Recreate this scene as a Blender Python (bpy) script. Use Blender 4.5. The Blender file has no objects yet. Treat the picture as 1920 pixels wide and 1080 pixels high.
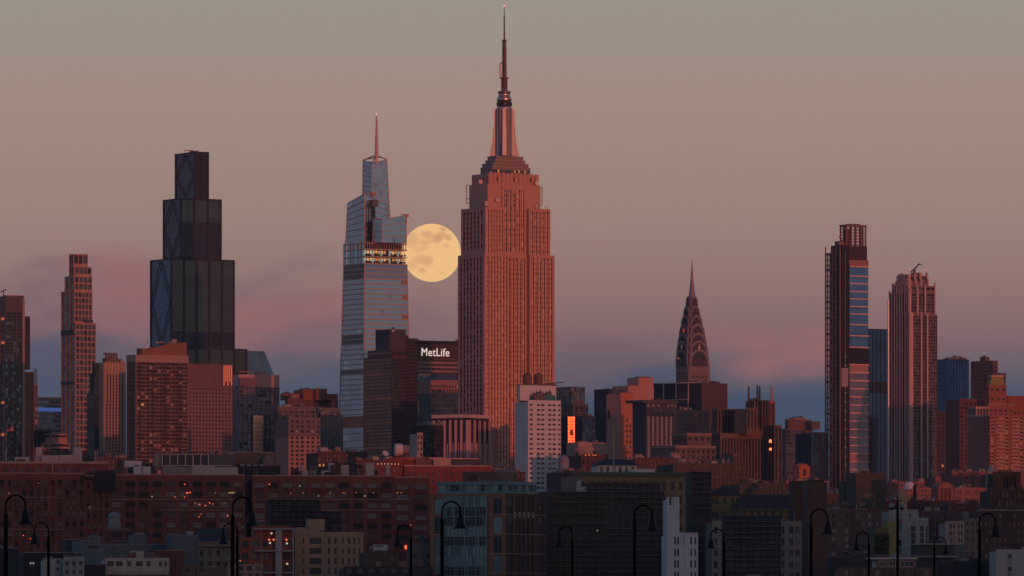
import bpy, math, random
from mathutils import Vector
random.seed(7)
SC = bpy.context.scene
COL = SC.collection
PI = math.pi
R_ = math.radians

# ------------------------------------------------------------------ camera
F = 11753.0      # focal length in photo pixels (1920 wide): a long telephoto
HY = 1120.0      # the horizon lies just under the frame
CZ = 5.0         # eye height above the river
cam = bpy.data.cameras.new('camera')
cam.sensor_width = 36.0
cam.lens = 36.0 * F / 1920.0
cam.shift_y = (HY - 540.0) / 1920.0
cam.clip_start = 5.0
cam.clip_end = 80000.0
camo = bpy.data.objects.new('camera', cam)
COL.objects.link(camo)
camo.location = (0, 0, CZ)
camo.rotation_euler = (R_(90), 0, 0)
SC.camera = camo

# ------------------------------------------------------------------ light
SUN_EL, SUN_AZ = R_(0.9), R_(153)      # low sun behind the camera, a little to the right
SC.view_settings.view_transform = 'Standard'
SC.view_settings.look = 'None'
SC.view_settings.gamma = 1.0
SC.view_settings.exposure = 0.0
sl = bpy.data.lights.new('sun', 'SUN')
sl.energy = 1.4
sl.angle = R_(0.5)
sl.color = (1.0, 0.20, 0.095)
so = bpy.data.objects.new('sun', sl)
COL.objects.link(so)
SD = Vector((math.sin(SUN_AZ) * math.cos(SUN_EL), math.cos(SUN_AZ) * math.cos(SUN_EL), math.sin(SUN_EL)))
so.rotation_euler = SD.to_track_quat('Z', 'Y').to_euler()

def lin(c):
    return tuple((v / 255 / 12.92 if v / 255 <= .04045 else ((v / 255 + .055) / 1.055) ** 2.4) for v in c)

world = bpy.data.worlds.new('World')
SC.world = world
world.use_nodes = True
nt = world.node_tree
N, K = nt.nodes, nt.links
def nn(t, **kw):
    n = N.new(t)
    for k, v in kw.items(): setattr(n, k, v)
    return n
def mth(op, a, b=None, c=None, clamp=False):
    n = nn('ShaderNodeMath', operation=op, use_clamp=clamp)
    for i, v in enumerate((a, b, c)):
        if v is None: continue
        if isinstance(v, (int, float)): n.inputs[i].default_value = v
        else: K.new(v, n.inputs[i])
    return n.outputs[0]
def mixc(f, a, b, bt='MIX'):
    n = nn('ShaderNodeMix', data_type='RGBA', blend_type=bt)
    for s, v in ((n.inputs[0], f), (n.inputs[6], a), (n.inputs[7], b)):
        if isinstance(v, (int, float)): s.default_value = v
        elif isinstance(v, tuple): s.default_value = (*v, 1)
        else: K.new(v, s)
    return n.outputs[2]
sky = nn('ShaderNodeTexSky', sky_type='NISHITA', sun_disc=False, sun_elevation=R_(3.0), sun_rotation=SUN_AZ)
tc = nn('ShaderNodeTexCoord')
sep = nn('ShaderNodeSeparateXYZ')
K.new(tc.outputs['Generated'], sep.inputs[0])
X, Y_, Z = sep.outputs
base = mixc(1.0, sky.outputs[0], (0.075, 0.078, 0.12), 'MULTIPLY')
az = mth('ARCTAN2', X, Y_)                       # 0 straight ahead, + to the right
el = mth('ARCSINE', Z)
def ramp(fac, stops, interp='LINEAR'):
    n = nn('ShaderNodeValToRGB')
    n.color_ramp.interpolation = interp
    e = n.color_ramp.elements
    for i, (p, c) in enumerate(stops):
        x = e[i] if i < 2 else e.new(p)
        x.position = p
        x.color = (*(lin(c) if max(c) > 1.001 else c), 1)
    K.new(fac, n.inputs[0])
    return n.outputs[0]
# anti-twilight arch: blue earth shadow, pink belt, grey-taupe above, out to 12 degrees
def ey(y): return math.atan((HY - y) / F) / R_(12)
belt = ramp(mth('DIVIDE', el, R_(12)), [
    (0.0, (34, 50, 68)), (ey(1000), (40, 58, 78)), (ey(830), (50, 70, 92)), (ey(750), (66, 80, 102)), (ey(690), (104, 93, 104)),
    (ey(620), (131, 104, 107)), (ey(520), (145, 118, 114)), (ey(400), (153, 129, 120)), (ey(200), (160, 138, 127)), (ey(0), (154, 147, 137)),
    (0.75, (135, 138, 138)), (1.0, (112, 124, 134))], 'LINEAR')
# soft cloud bank low over the city
cv = nn('ShaderNodeCombineXYZ')
K.new(mth('MULTIPLY', az, 16.0), cv.inputs[0]); K.new(mth('MULTIPLY', el, 42.0), cv.inputs[1]); cv.inputs[2].default_value = 3.7
def noise(vec, sc, det, rough=0.5):
    n = nn('ShaderNodeTexNoise')
    n.inputs['Scale'].default_value = sc; n.inputs['Detail'].default_value = det; n.inputs['Roughness'].default_value = rough
    K.new(vec, n.inputs['Vector'])
    return n.outputs[0]
n1 = noise(cv.outputs[0], 3.0, 7.0, .62)
n2 = noise(cv.outputs[0], 1.7, 3.0)
warp = mth('SUBTRACT', n1, 0.5)
def blob(px, py, rx, ry, tilt=0.0, wob=0.9):     # soft ellipse in angle space, ragged by noise
    dx = mth('SUBTRACT', az, (px - 960) / F)
    dy = mth('SUBTRACT', el, (HY - py) / F)
    c, s = math.cos(R_(tilt)), math.sin(R_(tilt))
    u = mth('DIVIDE', mth('ADD', mth('MULTIPLY', dx, c), mth('MULTIPLY', dy, s)), rx / F)
    v = mth('DIVIDE', mth('ADD', mth('MULTIPLY', dx, -s), mth('MULTIPLY', dy, c)), ry / F)
    d = mth('ADD', mth('ADD', mth('MULTIPLY', u, u), mth('MULTIPLY', v, v)), mth('MULTIPLY', warp, wob * 5))
    m = nn('ShaderNodeMapRange', interpolation_type='SMOOTHSTEP')
    K.new(d, m.inputs[0]); m.inputs[1].default_value = 1.9; m.inputs[2].default_value = -0.3
    m.inputs[3].default_value = 0; m.inputs[4].default_value = 1
    return m.outputs[0]
def mx(*a):
    r = a[0]
    for b in a[1:]: r = mth('MAXIMUM', r, b)
    return r
mauve = mx(blob(90, 620, 190, 110), blob(520, 640, 210, 95, 14), blob(260, 590, 170, 90, -6), blob(1120, 690, 120, 60, 0))
pink = mx(blob(235, 545, 105, 75, -20), blob(600, 572, 95, 34, 10), blob(470, 610, 130, 45, 20), blob(1500, 665, 150, 44, 14), blob(1400, 640, 130, 26, -6))
blue = mx(blob(560, 712, 150, 48, 8), blob(100, 690, 160, 60, 0), blob(1240, 716, 120, 30, 5), blob(1500, 770, 190, 44, 0))
tex = nn('ShaderNodeMapRange', interpolation_type='SMOOTHSTEP')
K.new(noise(cv.outputs[0], 7.0, 8.0, .62), tex.inputs[0]); tex.inputs[1].default_value = .32; tex.inputs[2].default_value = .68; tex.inputs[3].default_value = .55; tex.inputs[4].default_value = 1.25
pink = mth('MULTIPLY', pink, tex.outputs[0]); mauve = mth('MULTIPLY', mauve, tex.outputs[0])
dusk = mx(blob(80, 520, 130, 26, 10), blob(500, 520, 120, 20, 22), blob(1250, 640, 90, 20))
front = mixc(mth('MULTIPLY', mauve, 0.62), belt, lin((108, 90, 104)))
front = mixc(mth('MULTIPLY', dusk, 0.22), front, lin((108, 98, 108)))
front = mixc(mth('MULTIPLY', pink, 0.75), front, lin((152, 104, 105)))
front = mixc(mth('MULTIPLY', blue, 0.7), front, lin((68, 82, 105)))
# clear dusk sky to the sides and overhead; the physical sky takes over on the sunset side
side = ramp(mth('DIVIDE', el, R_(90)), [(0.0, (112, 108, 118)), (.05, (136, 134, 142)), (.15, (116, 136, 162)), (.4, (64, 88, 126)), (1.0, (38, 56, 94))])
sb = nn('ShaderNodeMapRange', interpolation_type='SMOOTHSTEP')
K.new(mth('ABSOLUTE', mth('SUBTRACT', az, SUN_AZ)), sb.inputs[0])
sb.inputs[1].default_value = R_(44); sb.inputs[2].default_value = R_(14); sb.inputs[3].default_value = 0; sb.inputs[4].default_value = 1
base = mixc(sb.outputs[0], side, base)
# the arch covers the third of the horizon ahead and fades up and to the sides into the clear sky
fa = nn('ShaderNodeMapRange', interpolation_type='SMOOTHSTEP')
K.new(mth('ABSOLUTE', az), fa.inputs[0])
fa.inputs[1].default_value = 1.25; fa.inputs[2].default_value = 0.45; fa.inputs[3].default_value = 0; fa.inputs[4].default_value = 1
fe = nn('ShaderNodeMapRange', interpolation_type='SMOOTHSTEP')
K.new(el, fe.inputs[0])
fe.inputs[1].default_value = R_(16); fe.inputs[2].default_value = R_(8); fe.inputs[3].default_value = 0; fe.inputs[4].default_value = 1
front = mixc(1.0, front, (1.06, 1.05, 1.03), 'MULTIPLY')
full = mixc(mth('MULTIPLY', fa.outputs[0], fe.outputs[0]), base, front)
bg = N['Background']
K.new(full, bg.inputs[0])
bg.inputs[1].default_value = 1.0

# ------------------------------------------------------------------ helpers
def wx(px, Y): return (px - 960.0) * Y / F
def wz(py, Y): return CZ + (HY - py) * Y / F
GZ = 3.0        # street level

def tag(o, label=None, cat=None, group=None, kind=None):
    if label: o['label'] = label
    if cat: o['category'] = cat
    if group: o['group'] = group
    if kind: o['kind'] = kind
    return o
def empty(name, loc, rz=0.0):
    o = bpy.data.objects.new(name, None)
    COL.objects.link(o)
    o.location = loc; o.rotation_euler = (0, 0, rz)
    o.empty_display_size = 2
    return o

class MB:
    """collects boxes, tubes and prisms and links them as one mesh object"""
    def __init__(s): s.v = []; s.f = []; s.m = []; s.mats = []; s.smooth = []
    def mi(s, m):
        if m not in s.mats: s.mats.append(m)
        return s.mats.index(m)
    def add(s, vs, fs, m, sm=False):
        b = len(s.v); i = s.mi(m)
        s.v.extend(vs)
        for f in fs:
            s.f.append([b + k for k in f]); s.m.append(i); s.smooth.append(sm)
    def box(s, x0, x1, y0, y1, z0, z1, m):
        if x1 < x0: x0, x1 = x1, x0
        if y1 < y0: y0, y1 = y1, y0
        if z1 < z0: z0, z1 = z1, z0
        s.add([(x0, y0, z0), (x1, y0, z0), (x1, y1, z0), (x0, y1, z0), (x0, y0, z1), (x1, y0, z1), (x1, y1, z1), (x0, y1, z1)],
              [(0, 3, 2, 1), (4, 5, 6, 7), (0, 1, 5, 4), (1, 2, 6, 5), (2, 3, 7, 6), (3, 0, 4, 7)], m)
    def frus(s, c0, w0, d0, z0, c1, w1, d1, z1, m):      # box with another size at the top
        q = []
        for (cx, cy), w, d, z in ((c0, w0, d0, z0), (c1, w1, d1, z1)):
            q += [(cx - w / 2, cy - d / 2, z), (cx + w / 2, cy - d / 2, z), (cx + w / 2, cy + d / 2, z), (cx - w / 2, cy + d / 2, z)]
        s.add(q, [(0, 3, 2, 1), (4, 5, 6, 7), (0, 1, 5, 4), (1, 2, 6, 5), (2, 3, 7, 6), (3, 0, 4, 7)], m)
    def cyl(s, x, y, z0, z1, r0, r1, m, n=16, sm=True):
        vs = []
        for z, r in ((z0, r0), (z1, r1)):
            for k in range(n):
                a = 2 * PI * k / n
                vs.append((x + r * math.cos(a), y + r * math.sin(a), z))
        s.add(vs, [(k, (k + 1) % n, n + (k + 1) % n, n + k) for k in range(n)], m, sm)
        s.add([vs[k] for k in range(n)], [tuple(range(n - 1, -1, -1))], m)
        if r1 > 1e-4: s.add([vs[n + k] for k in range(n)], [tuple(range(n))], m)
    def lathe(s, x, y, prof, m, n=20):
        vs = []
        for r, z in prof:
            for k in range(n):
                a = 2 * PI * k / n
                vs.append((x + r * math.cos(a), y + r * math.sin(a), z))
        fs = []
        for j in range(len(prof) - 1):
            for k in range(n):
                fs.append((j * n + k, j * n + (k + 1) % n, (j + 1) * n + (k + 1) % n, (j + 1) * n + k))
        s.add(vs, fs, m, True)
    def tube(s, pts, r, m, n=8):
        pts = [Vector(p) for p in pts]
        vs = []; fs = []
        for i, p in enumerate(pts):
            t = (pts[min(i + 1, len(pts) - 1)] - pts[max(i - 1, 0)]).normalized()
            a = t.cross(Vector((0, 1, 0)))
            if a.length < .1: a = t.cross(Vector((1, 0, 0)))
            a.normalize(); b = t.cross(a)
            rr = r[i] if isinstance(r, (list, tuple)) else r
            for k in range(n):
                w = 2 * PI * k / n
                vs.append(tuple(p + (a * math.cos(w) + b * math.sin(w)) * rr))
        for i in range(len(pts) - 1):
            for k in range(n):
                fs.append((i * n + k, i * n + (k + 1) % n, (i + 1) * n + (k + 1) % n, (i + 1) * n + k))
        s.add(vs, fs, m, True)
        s.add(vs[:n], [tuple(range(n))], m); s.add(vs[-n:], [tuple(range(n - 1, -1, -1))], m)
    def prism(s, prof, y0, y1, m, axis='y', cx=0.0):     # (u, z) outline pushed along y (or x)
        n = len(prof)
        if axis == 'y': vs = [(u, y0, z) for u, z in prof] + [(u, y1, z) for u, z in prof]
        else: vs = [(y0, u, z) for u, z in prof] + [(y1, u, z) for u, z in prof]
        s.add(vs, [tuple(range(n)), tuple(range(2 * n - 1, n - 1, -1))] + [(i, n + i, n + (i + 1) % n, (i + 1) % n) for i in range(n)], m)
    def mesh(s, name):
        me = bpy.data.meshes.new(name)
        me.from_pydata(s.v, [], s.f)
        for m in s.mats: me.materials.append(m)
        me.polygons.foreach_set('material_index', s.m)
        me.polygons.foreach_set('use_smooth', s.smooth)
        me.update()
        return me
    def build(s, name, parent=None, loc=None):
        o = bpy.data.objects.new(name, s.mesh(name))
        COL.objects.link(o)
        if parent is not None: o.parent = parent
        if loc is not None: o.location = loc
        return o

# ------------------------------------------------------------------ materials
MC = {}
def pbr(name):
    m = bpy.data.materials.new(name); m.use_nodes = True
    return m, m.node_tree, m.node_tree.nodes['Principled BSDF']
def wall(c, var=0.22, rough=0.85, sc=0.12, metal=0.0, spec=0.3):
    """masonry / plaster / metal skin: base colour broken by broad stains and vertical streaks"""
    k = ('w', c, var, rough, sc, metal)
    if k in MC: return MC[k]
    m, t, p = pbr('masonry')
    tc = t.nodes.new('ShaderNodeTexCoord'); mp = t.nodes.new('ShaderNodeMapping')
    mp.inputs['Scale'].default_value = (1, 1, 0.25)
    t.links.new(tc.outputs['Object'], mp.inputs[0])
    a = t.nodes.new('ShaderNodeTexNoise'); a.inputs['Scale'].default_value = sc; a.inputs['Detail'].default_value = 6; a.inputs['Roughness'].default_value = .65
    t.links.new(mp.outputs[0], a.inputs['Vector'])
    b = t.nodes.new('ShaderNodeTexNoise'); b.inputs['Scale'].default_value = sc * 9; b.inputs['Detail'].default_value = 2
    t.links.new(tc.outputs['Object'], b.inputs['Vector'])
    ad = t.nodes.new('ShaderNodeMath'); ad.operation = 'ADD'
    t.links.new(a.outputs[0], ad.inputs[0]); t.links.new(b.outputs[0], ad.inputs[1])
    mr = t.nodes.new('ShaderNodeMapRange'); mr.inputs[1].default_value = .6; mr.inputs[2].default_value = 1.4
    mr.inputs[3].default_value = 1 - var; mr.inputs[4].default_value = 1 + var
    t.links.new(ad.outputs[0], mr.inputs[0])
    vm = t.nodes.new('ShaderNodeVectorMath'); vm.operation = 'SCALE'; vm.inputs[0].default_value = c
    t.links.new(mr.outputs[0], vm.inputs['Scale']); t.links.new(vm.outputs[0], p.inputs['Base Color'])
    p.inputs['Roughness'].default_value = rough; p.inputs['Metallic'].default_value = metal
    p.inputs['Specular IOR Level'].default_value = spec
    MC[k] = m; rgb_[m.name] = c
    return m
rgb_ = {}
def glass(c, metal=0.55, rough=0.12, var=.22):
    """coated architectural glass over a dark interior"""
    k = ('g', c, metal, rough, var)
    if k in MC: return MC[k]
    m, t, p = pbr('facade_glass')
    tc = t.nodes.new('ShaderNodeTexCoord')
    a = t.nodes.new('ShaderNodeTexNoise'); a.inputs['Scale'].default_value = .07; a.inputs['Detail'].default_value = 4
    t.links.new(tc.outputs['Object'], a.inputs['Vector'])
    mr = t.nodes.new('ShaderNodeMapRange'); mr.inputs[1].default_value = .3; mr.inputs[2].default_value = .7
    mr.inputs[3].default_value = 1 - var; mr.inputs[4].default_value = 1 + var
    t.links.new(a.outputs[0], mr.inputs[0])
    vm = t.nodes.new('ShaderNodeVectorMath'); vm.operation = 'SCALE'; vm.inputs[0].default_value = c
    t.links.new(mr.outputs[0], vm.inputs['Scale']); t.links.new(vm.outputs[0], p.inputs['Base Color'])
    p.inputs['Metallic'].default_value = metal; p.inputs['Roughness'].default_value = rough
    MC[k] = m
    return m
def lit(c, s):
    k = ('l', c, s)
    if k in MC: return MC[k]
    m, t, p = pbr('lit_surface')
    p.inputs['Base Color'].default_value = (.05, .05, .05, 1)
    p.inputs['Emission Color'].default_value = (*c, 1); p.inputs['Emission Strength'].default_value = s
    MC[k] = m
    return m
STEEL = wall((.5, .46, .44), .15, .34, .3, .9)
DARKSTEEL = wall((.06, .06, .07), .2, .5, .3, .3)
BLACK = wall((.003, .003, .004), .2, .9, 2.0, 0.0, .05)
GLD = glass((.03, .034, .048), .35, .09)         # dark window
GLM = glass((.08, .085, .10), .35, .12)           # window with a half-drawn blind
GLP = wall((.34, .30, .27), .1, .5)             # closed pale blind
GLB = glass((.10, .17, .26), .7, .1)            # blue glass
GLT = glass((.16, .24, .27), .7, .1)            # teal-grey glass
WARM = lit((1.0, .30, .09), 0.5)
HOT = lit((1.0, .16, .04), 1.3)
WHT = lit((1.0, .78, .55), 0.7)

NIND = [0]
SPLIT = {'arch_window', 'balcony', 'panel_window', 'gallery', 'gallery_post', 'gallery_panel', 'slab_edge', 'fin', 'rib', 'frame_line', 'lit_window', 'screen_post', 'crown_rib', 'deck_window', 'metal_strip', 'belt_storey', 'upper_window',
         'string_course', 'coping', 'wall_panel', 'penthouse_window', 'window_upper', 'window_dark', 'pavilion_window', 'niche', 'dark_glazing', 'slab', 'shaded_window', 'lit_pane', 'cornice', 'terrace_column', 'terrace_slab',
         'stone_band', 'spandrel_panel', 'louvre', 'crown_post', 'cage_core', 'arch_pane', 'cap_cornice', 'tank_house', 'service_panel'}
class B:
    """a building standing on a grid turned th degrees: xl | xc | xr are the photo columns of its left edge,
    near corner and right edge at distance Y"""
    reg = []
    def __init__(s, name, label, cat, Y, xl, xc, xr, th=31, D=None, group=None):
        s.th = R_(th); s.c, s.s_ = math.cos(s.th), math.sin(s.th)
        s.px = (xl, xc, xr)
        P, W, Dd = s.solve(Y, xl, xc, xr, D)
        cen = (P[0] + (W * s.c - Dd * s.s_) / 2, P[1] + (W * s.s_ + Dd * s.c) / 2)
        s.root = tag(empty(name, (cen[0], cen[1], GZ), s.th), label, cat, group)
        s.cen = cen; s.parts = {}; s.many = []; s.wins = []; s.Dfix = D; s.name = name
        s.Y = Y
        B.reg.append(s)
    def solve(s, Y, xl, xc, xr, D=None):
        P = (wx(xc, Y), Y)
        k = (xr - 960) / F
        W = (k * P[1] - P[0]) / (s.c - k * s.s_)
        if D is None:
            k = (xl - 960) / F
            D = (k * P[1] - P[0]) / (-s.s_ - k * s.c)
        return P, W, D
    def frame(s, xl, xc, xr, dd=0.0, D=None):
        """local rectangle centred (in depth) on the base"""
        Yc = s.cen[1] + dd; Yk = Yc
        for _ in range(4):
            P, W, Dd = s.solve(Yk, xl, xc, xr, D)
            Yk = Yc - (W * s.s_ + Dd * s.c) / 2
        P = (wx(xc, Yk), Yk)
        dx, dy = P[0] - s.cen[0], P[1] - s.cen[1]
        return (dx * s.c + dy * s.s_, -dx * s.s_ + dy * s.c, W, Dd, Yk)
    def z(s, py, Yk): return wz(py, Yk) - GZ
    def mb(s, n):
        if n in SPLIT:
            m = MB(); s.many.append((n, m)); return m
        if n not in s.parts: s.parts[n] = MB()
        return s.parts[n]
    def tier(s, xl, xc, xr, yt, yb=None, R=None, L=None, w=None, dd=0.0, D=None, part='wall', par=0.9):
        fr = s.frame(xl, xc, xr, dd, D)
        z1 = s.z(yt, fr[4]); z0 = 0.0 if yb is None else s.z(yb, fr[4])
        s.block(fr[0], fr[1], fr[2], fr[3], z0, z1, R, L, w, part, fr[4], par)
        if s.Y < 2750 and fr[2] > 4:
            rr = random.Random(int(xc * 3)); wm = w or (R or L)['wall']; cc = rgb_.get(wm.name, (.1, .1, .1))
            for k in range(1 + int(fr[2] / 6)):
                x = fr[0] + rr.uniform(.3, fr[2] - .5); za = z1 - rr.uniform(.2, 3); zb_ = max(0, za - rr.uniform(4, 22)); tone = rr.choice([.5, .6, 1.5])
                m = MB(); m.box(x, x + rr.uniform(.10, .2), fr[1] - .16, fr[1] - .01, zb_, za, wall(tuple(min(.6, v * tone) for v in cc), .2)); m.build('drain_pipe', s.root)
            for k in range(int(fr[2] / 9)):
                x = fr[0] + rr.uniform(.3, fr[2] - 2); z = z1 - rr.uniform(2, 9); m = MB(); m.box(x, x + rr.uniform(.5, .9), fr[1] - .4, fr[1] - .01, z, z + .45, wall(tuple(min(.6, v * 1.6 + .02) for v in cc), .2)); m.build('wall_unit', s.root)
        return fr + (z1,)
    def block(s, ox, oy, W, D, z0, z1, R=None, L=None, w=None, part='wall', Yk=None, par=0.9):
        Yk = Yk or s.Y
        w = w or (R or L)['wall']
        m = s.mb(part)
        rR = R['rd'] if R else 0.0; rL = L['rd'] if L else 0.0
        m.box(ox + rL, ox + W, oy + rR, oy + D, z0 - 1.0, z1 - (par if (R or L) else 0), w)
        if R: s.face(ox, oy, 1, 0, 0, 1, W - 0.03, z0, z1, R, part, Yk)
        if L: s.face(ox, oy + D, 0, -1, 1, 0, D - rR, z0, z1, L, part, Yk)
    def face(s, ox, oy, dx, dy, ix, iy, Ln, z0, z1, st, part, Yk):
        sc = Yk / F; fid = random.random()
        m = s.mb(part)
        def bx(a, b, d0, d1, za, zb, mat):       # along, inward depth
            xs = (ox + dx * a + ix * d0, ox + dx * b + ix * d1); ys = (oy + dy * a + iy * d0, oy + dy * b + iy * d1)
            m.box(min(xs), max(xs), min(ys), max(ys), za, zb, mat)
        rd, wl = st['rd'], st['wall']; sp = st.get('span') or wl
        fh = st['fh'] * sc; T = st.get('top', 3) * sc; Bt = st.get('bot', 0) * sc
        nr = max(0, int((z1 - T - z0 - Bt) / fh + 1e-3))
        iv = []
        if st.get('cols'):
            iv = [(a * Ln, b * Ln) for a, b in st['cols']]
        else:
            e0, e1 = st.get('em', (0.0, 0.0)); n = st['n']
            u0, u1 = e0 * Ln, (1 - e1) * Ln; cw = (u1 - u0) / n; pw = st['pw'] * cw
            iv = [(u0 + k * cw + pw / 2, u0 + (k + 1) * cw - pw / 2) for k in range(n)]
        pi_, si = st.get('pi', 0.0), st.get('si', 0.25 * rd + .02)
        # solid head band and (if rows do not fill) foot band
        if T > 0: bx(0, Ln, min(pi_, si) + .011, rd, z1 - T, z1, wl)
        zl = z1 - T - nr * fh
        if zl - z0 > 0.3: bx(0, Ln, min(pi_, si) + .011, rd, z0, zl, wl)
        last = 0.0
        for k, (a, b) in enumerate(iv + [(Ln, Ln)]):
            if st.get('metal') and k < len(iv):
                cx_ = (a + b) / 2; s.mb('metal_trim').cyl(ox + dx * cx_ + ix * (si + .05), oy + dy * cx_ + iy * (si + .05), z0, z1 - T, .19, .19, st['metal'], 8)
            if a - last > 0.02:
                pm = wl
                bx(last, a, pi_, rd, z0, z1 - .004, st.get('pier') or pm)
            last = b
        sh = st['sh'] * fh
        for r in range(nr):
            zt = z1 - T - r * fh
            bx(0, Ln, si, rd, zt - fh, zt - fh + sh, sp)
        if st.get('cap'): bx(-.25, Ln, -.35, rd * .9, z1 - .9, z1 + .3, st['cap'])
        gl, jit = st['glass'], st.get('jit', .03)
        if s.th < R_(21): gl = [(SWAP().get(m_.name, m_), w_) for m_, w_ in gl]
        mode = st.get('mode', 'merge'); nm = st.get('wname', 'glazing')
        for r in range(nr):
            zb = z1 - T - (r + 1) * fh + sh
            h = fh - sh
            rm = None
            if st.get('rowmat'): rm = st['rowmat'](r)
            for ci, (a, b) in enumerate(iv):
                sub = st.get('sub', 1)
                if st.get('submull') and r == 0:
                    for q in range(1, sub * 2):
                        u = a + (b - a) * q / (sub * 2); bx(u - .16, u + .16, st.get('si', .3) + .05, rd, z0, z1 - T, st['submull'])
                for q in range(sub):
                    aa = a + (b - a) * q / sub; bb = a + (b - a) * (q + 1) / sub
                    mt = rm or pick(gl)
                    if mode == 'ind':
                        s.wins.append((ox, oy, dx, dy, ix, iy, aa, bb, zb, h, rd, mt, st.get('arch', False), st.get('munt')))
                    else:
                        d = rd - .07
                        j = [random.uniform(-jit, jit) for _ in range(3)]
                        P = lambda u, v, e: (ox + dx * u + ix * (d + e), oy + dy * u + iy * (d + e), v)
                        s.mb(('window_band', fid, r) if st['sh'] > .33 and nm == 'glazing' else (nm, fid)).add([P(aa, zb, j[0]), P(bb, zb, j[1]), P(bb, zb + h, j[2]), P(aa, zb + h, j[0] - j[1] + j[2])], [(0, 1, 2, 3)], mt)
    def pbox(s, name, xl, xc, xr, yt, yb, w, dd=0.0, D=None, sep=False):
        fr = s.frame(xl, xc, xr, dd, D)
        m = MB() if sep else s.mb(name)
        m.box(fr[0], fr[0] + fr[2], fr[1], fr[1] + fr[3], s.z(yb, fr[4]), s.z(yt, fr[4]), w)
        if sep: m.build(name, s.root)
        return fr
    def clutter(s, fr, n, seed=0, mats=None, hmax=9, tank=False, masts=0):
        """plant, stair heads, pipes and tanks on a flat roof"""
        rr = random.Random(seed * 7 + 3)
        ox, oy, W, D, Yk, z1 = fr[:6]
        sc = Yk / F; z1 -= .9
        mats = mats or [wall((.2, .18, .17)), wall((.1, .09, .09)), wall((.3, .26, .24))]
        if s.Y < 5300:
            far_ = s.Y >= 3700
            more = [wall((.13, .10, .095), .3), wall((.05, .045, .05), .3), wall((.26, .25, .26), .2), wall((.17, .085, .065), .3)] + mats
            for k in range(4 + int(W / (7 if far_ else 2.6))):
                w = rr.uniform(.8, 3.4); d = rr.uniform(1, 3); h = rr.choice([.5, .9, 1.2, 1.8, 2.6]); x = ox + rr.uniform(.02, .98) * max(W - w, .1); y = oy + rr.uniform(.05, .7) * max(D - d, .1)
                mm = MB(); q = rr.random(); mt = rr.choice(more)
                if q < .55:
                    mm.box(x, x + w, y, y + d, z1 - .2, z1 + h, mt); mm.box(x - .08, x + w + .08, y - .08, y + d + .08, z1 + h, z1 + h + .1, rr.choice(more)); nm_ = 'roof_unit'
                elif q < .8:
                    mm.cyl(x, y, z1 - .2, z1 + h * 1.2, .22, .22, mt, 8); mm.cyl(x, y, z1 + h * 1.2, z1 + h * 1.2 + .25, .42, .3, mt, 8); nm_ = 'vent_pipe'
                elif q < .93:
                    for e in range(5): mm.box(x + e * .9, x + e * .9 + .06, y, y + .06, z1 - .2, z1 + 1.1, mt)
                    mm.box(x, x + 3.7, y, y + .06, z1 + 1.05, z1 + 1.15, mt); mm.box(x, x + 3.7, y, y + .06, z1 + .5, z1 + .56, mt); nm_ = 'railing'
                else:
                    mm.cyl(x, y, z1 - .2, z1 + rr.uniform(3, 6), .06, .04, DARKSTEEL, 5); nm_ = 'mast'
                mm.build(nm_, s.root)
        for k in range(n):
            w = rr.uniform(3, 16) * sc; d = min(D * .5, rr.uniform(5, 12) * sc * 2); h = rr.uniform(2.2, hmax) * sc
            x = ox + rr.uniform(.04, .96) * max(W - w, .1); y = oy + rr.uniform(.08, .6) * max(D - d, .1)
            mm = MB(); mt = rr.choice(mats)
            mm.box(x, x + w, y, y + d, z1 - .2, z1 + h, mt)
            if rr.random() < .5: mm.box(x - .15, x + w + .15, y - .15, y + d + .15, z1 + h, z1 + h + .25, mats[0])
            if rr.random() < .5:
                for q in range(2): mm.cyl(x + w * (.3 + .4 * q), y + d / 2, z1 + h + .2, z1 + h + 1.1, min(w * .15, .8), min(w * .15, .8), mats[1], 10)
            mm.build('roof_unit', s.root)
        for k in range(masts):
            x = ox + rr.uniform(.05, .95) * W; y = oy + rr.uniform(.1, .6) * D
            mm = MB(); mm.cyl(x, y, z1 - .2, z1 + rr.uniform(4, 14) * sc, .18, .09, DARKSTEEL, 6)
            mm.build('mast', s.root)
        if tank:
            x = ox + rr.uniform(.2, .8) * W; y = oy + rr.uniform(.2, .5) * D
            tank_on(s.root, x, y, z1, 3.2, 4.2)
    def finish(s):
        for n, m in s.parts.items():
            if m.f: m.build(n if isinstance(n, str) else n[0], s.root)
        cnt = {}
        for n, m in s.many:
            cnt.setdefault(n, []).append(m)
        for n, ms in cnt.items():
            for m in ms[:100]: m.build(n, s.root)
            if len(ms) > 100:
                t = MB()
                for m in ms[100:]:
                    base = len(t.v); t.v.extend(m.v)
                    for f, mi, sm in zip(m.f, m.m, m.smooth):
                        t.f.append([base + k for k in f]); t.m.append(t.mi(m.mats[mi])); t.smooth.append(sm)
                tag(t.build(n, s.root), kind='stuff')
        keep = s.wins[:90]; rest = s.wins[90:]
        cache = {}
        for w in keep:
            ox, oy, dx, dy, ix, iy, a, b, zb, h, rd, mt, arch, munt = w
            key = (round(b - a, 3), round(h, 3), mt.name, arch, munt)
            if key not in cache: cache[key] = win_mb(b - a, h, mt, arch, munt, random.uniform(-.02, .02)).mesh('window')
            o = bpy.data.objects.new('window', cache[key]); COL.objects.link(o); o.parent = s.root
            d = rd - .07
            o.location = (ox + dx * a + ix * d, oy + dy * a + iy * d, zb)
            o.rotation_euler = (0, 0, math.atan2(dy, dx))
            NIND[0] += 1
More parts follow.
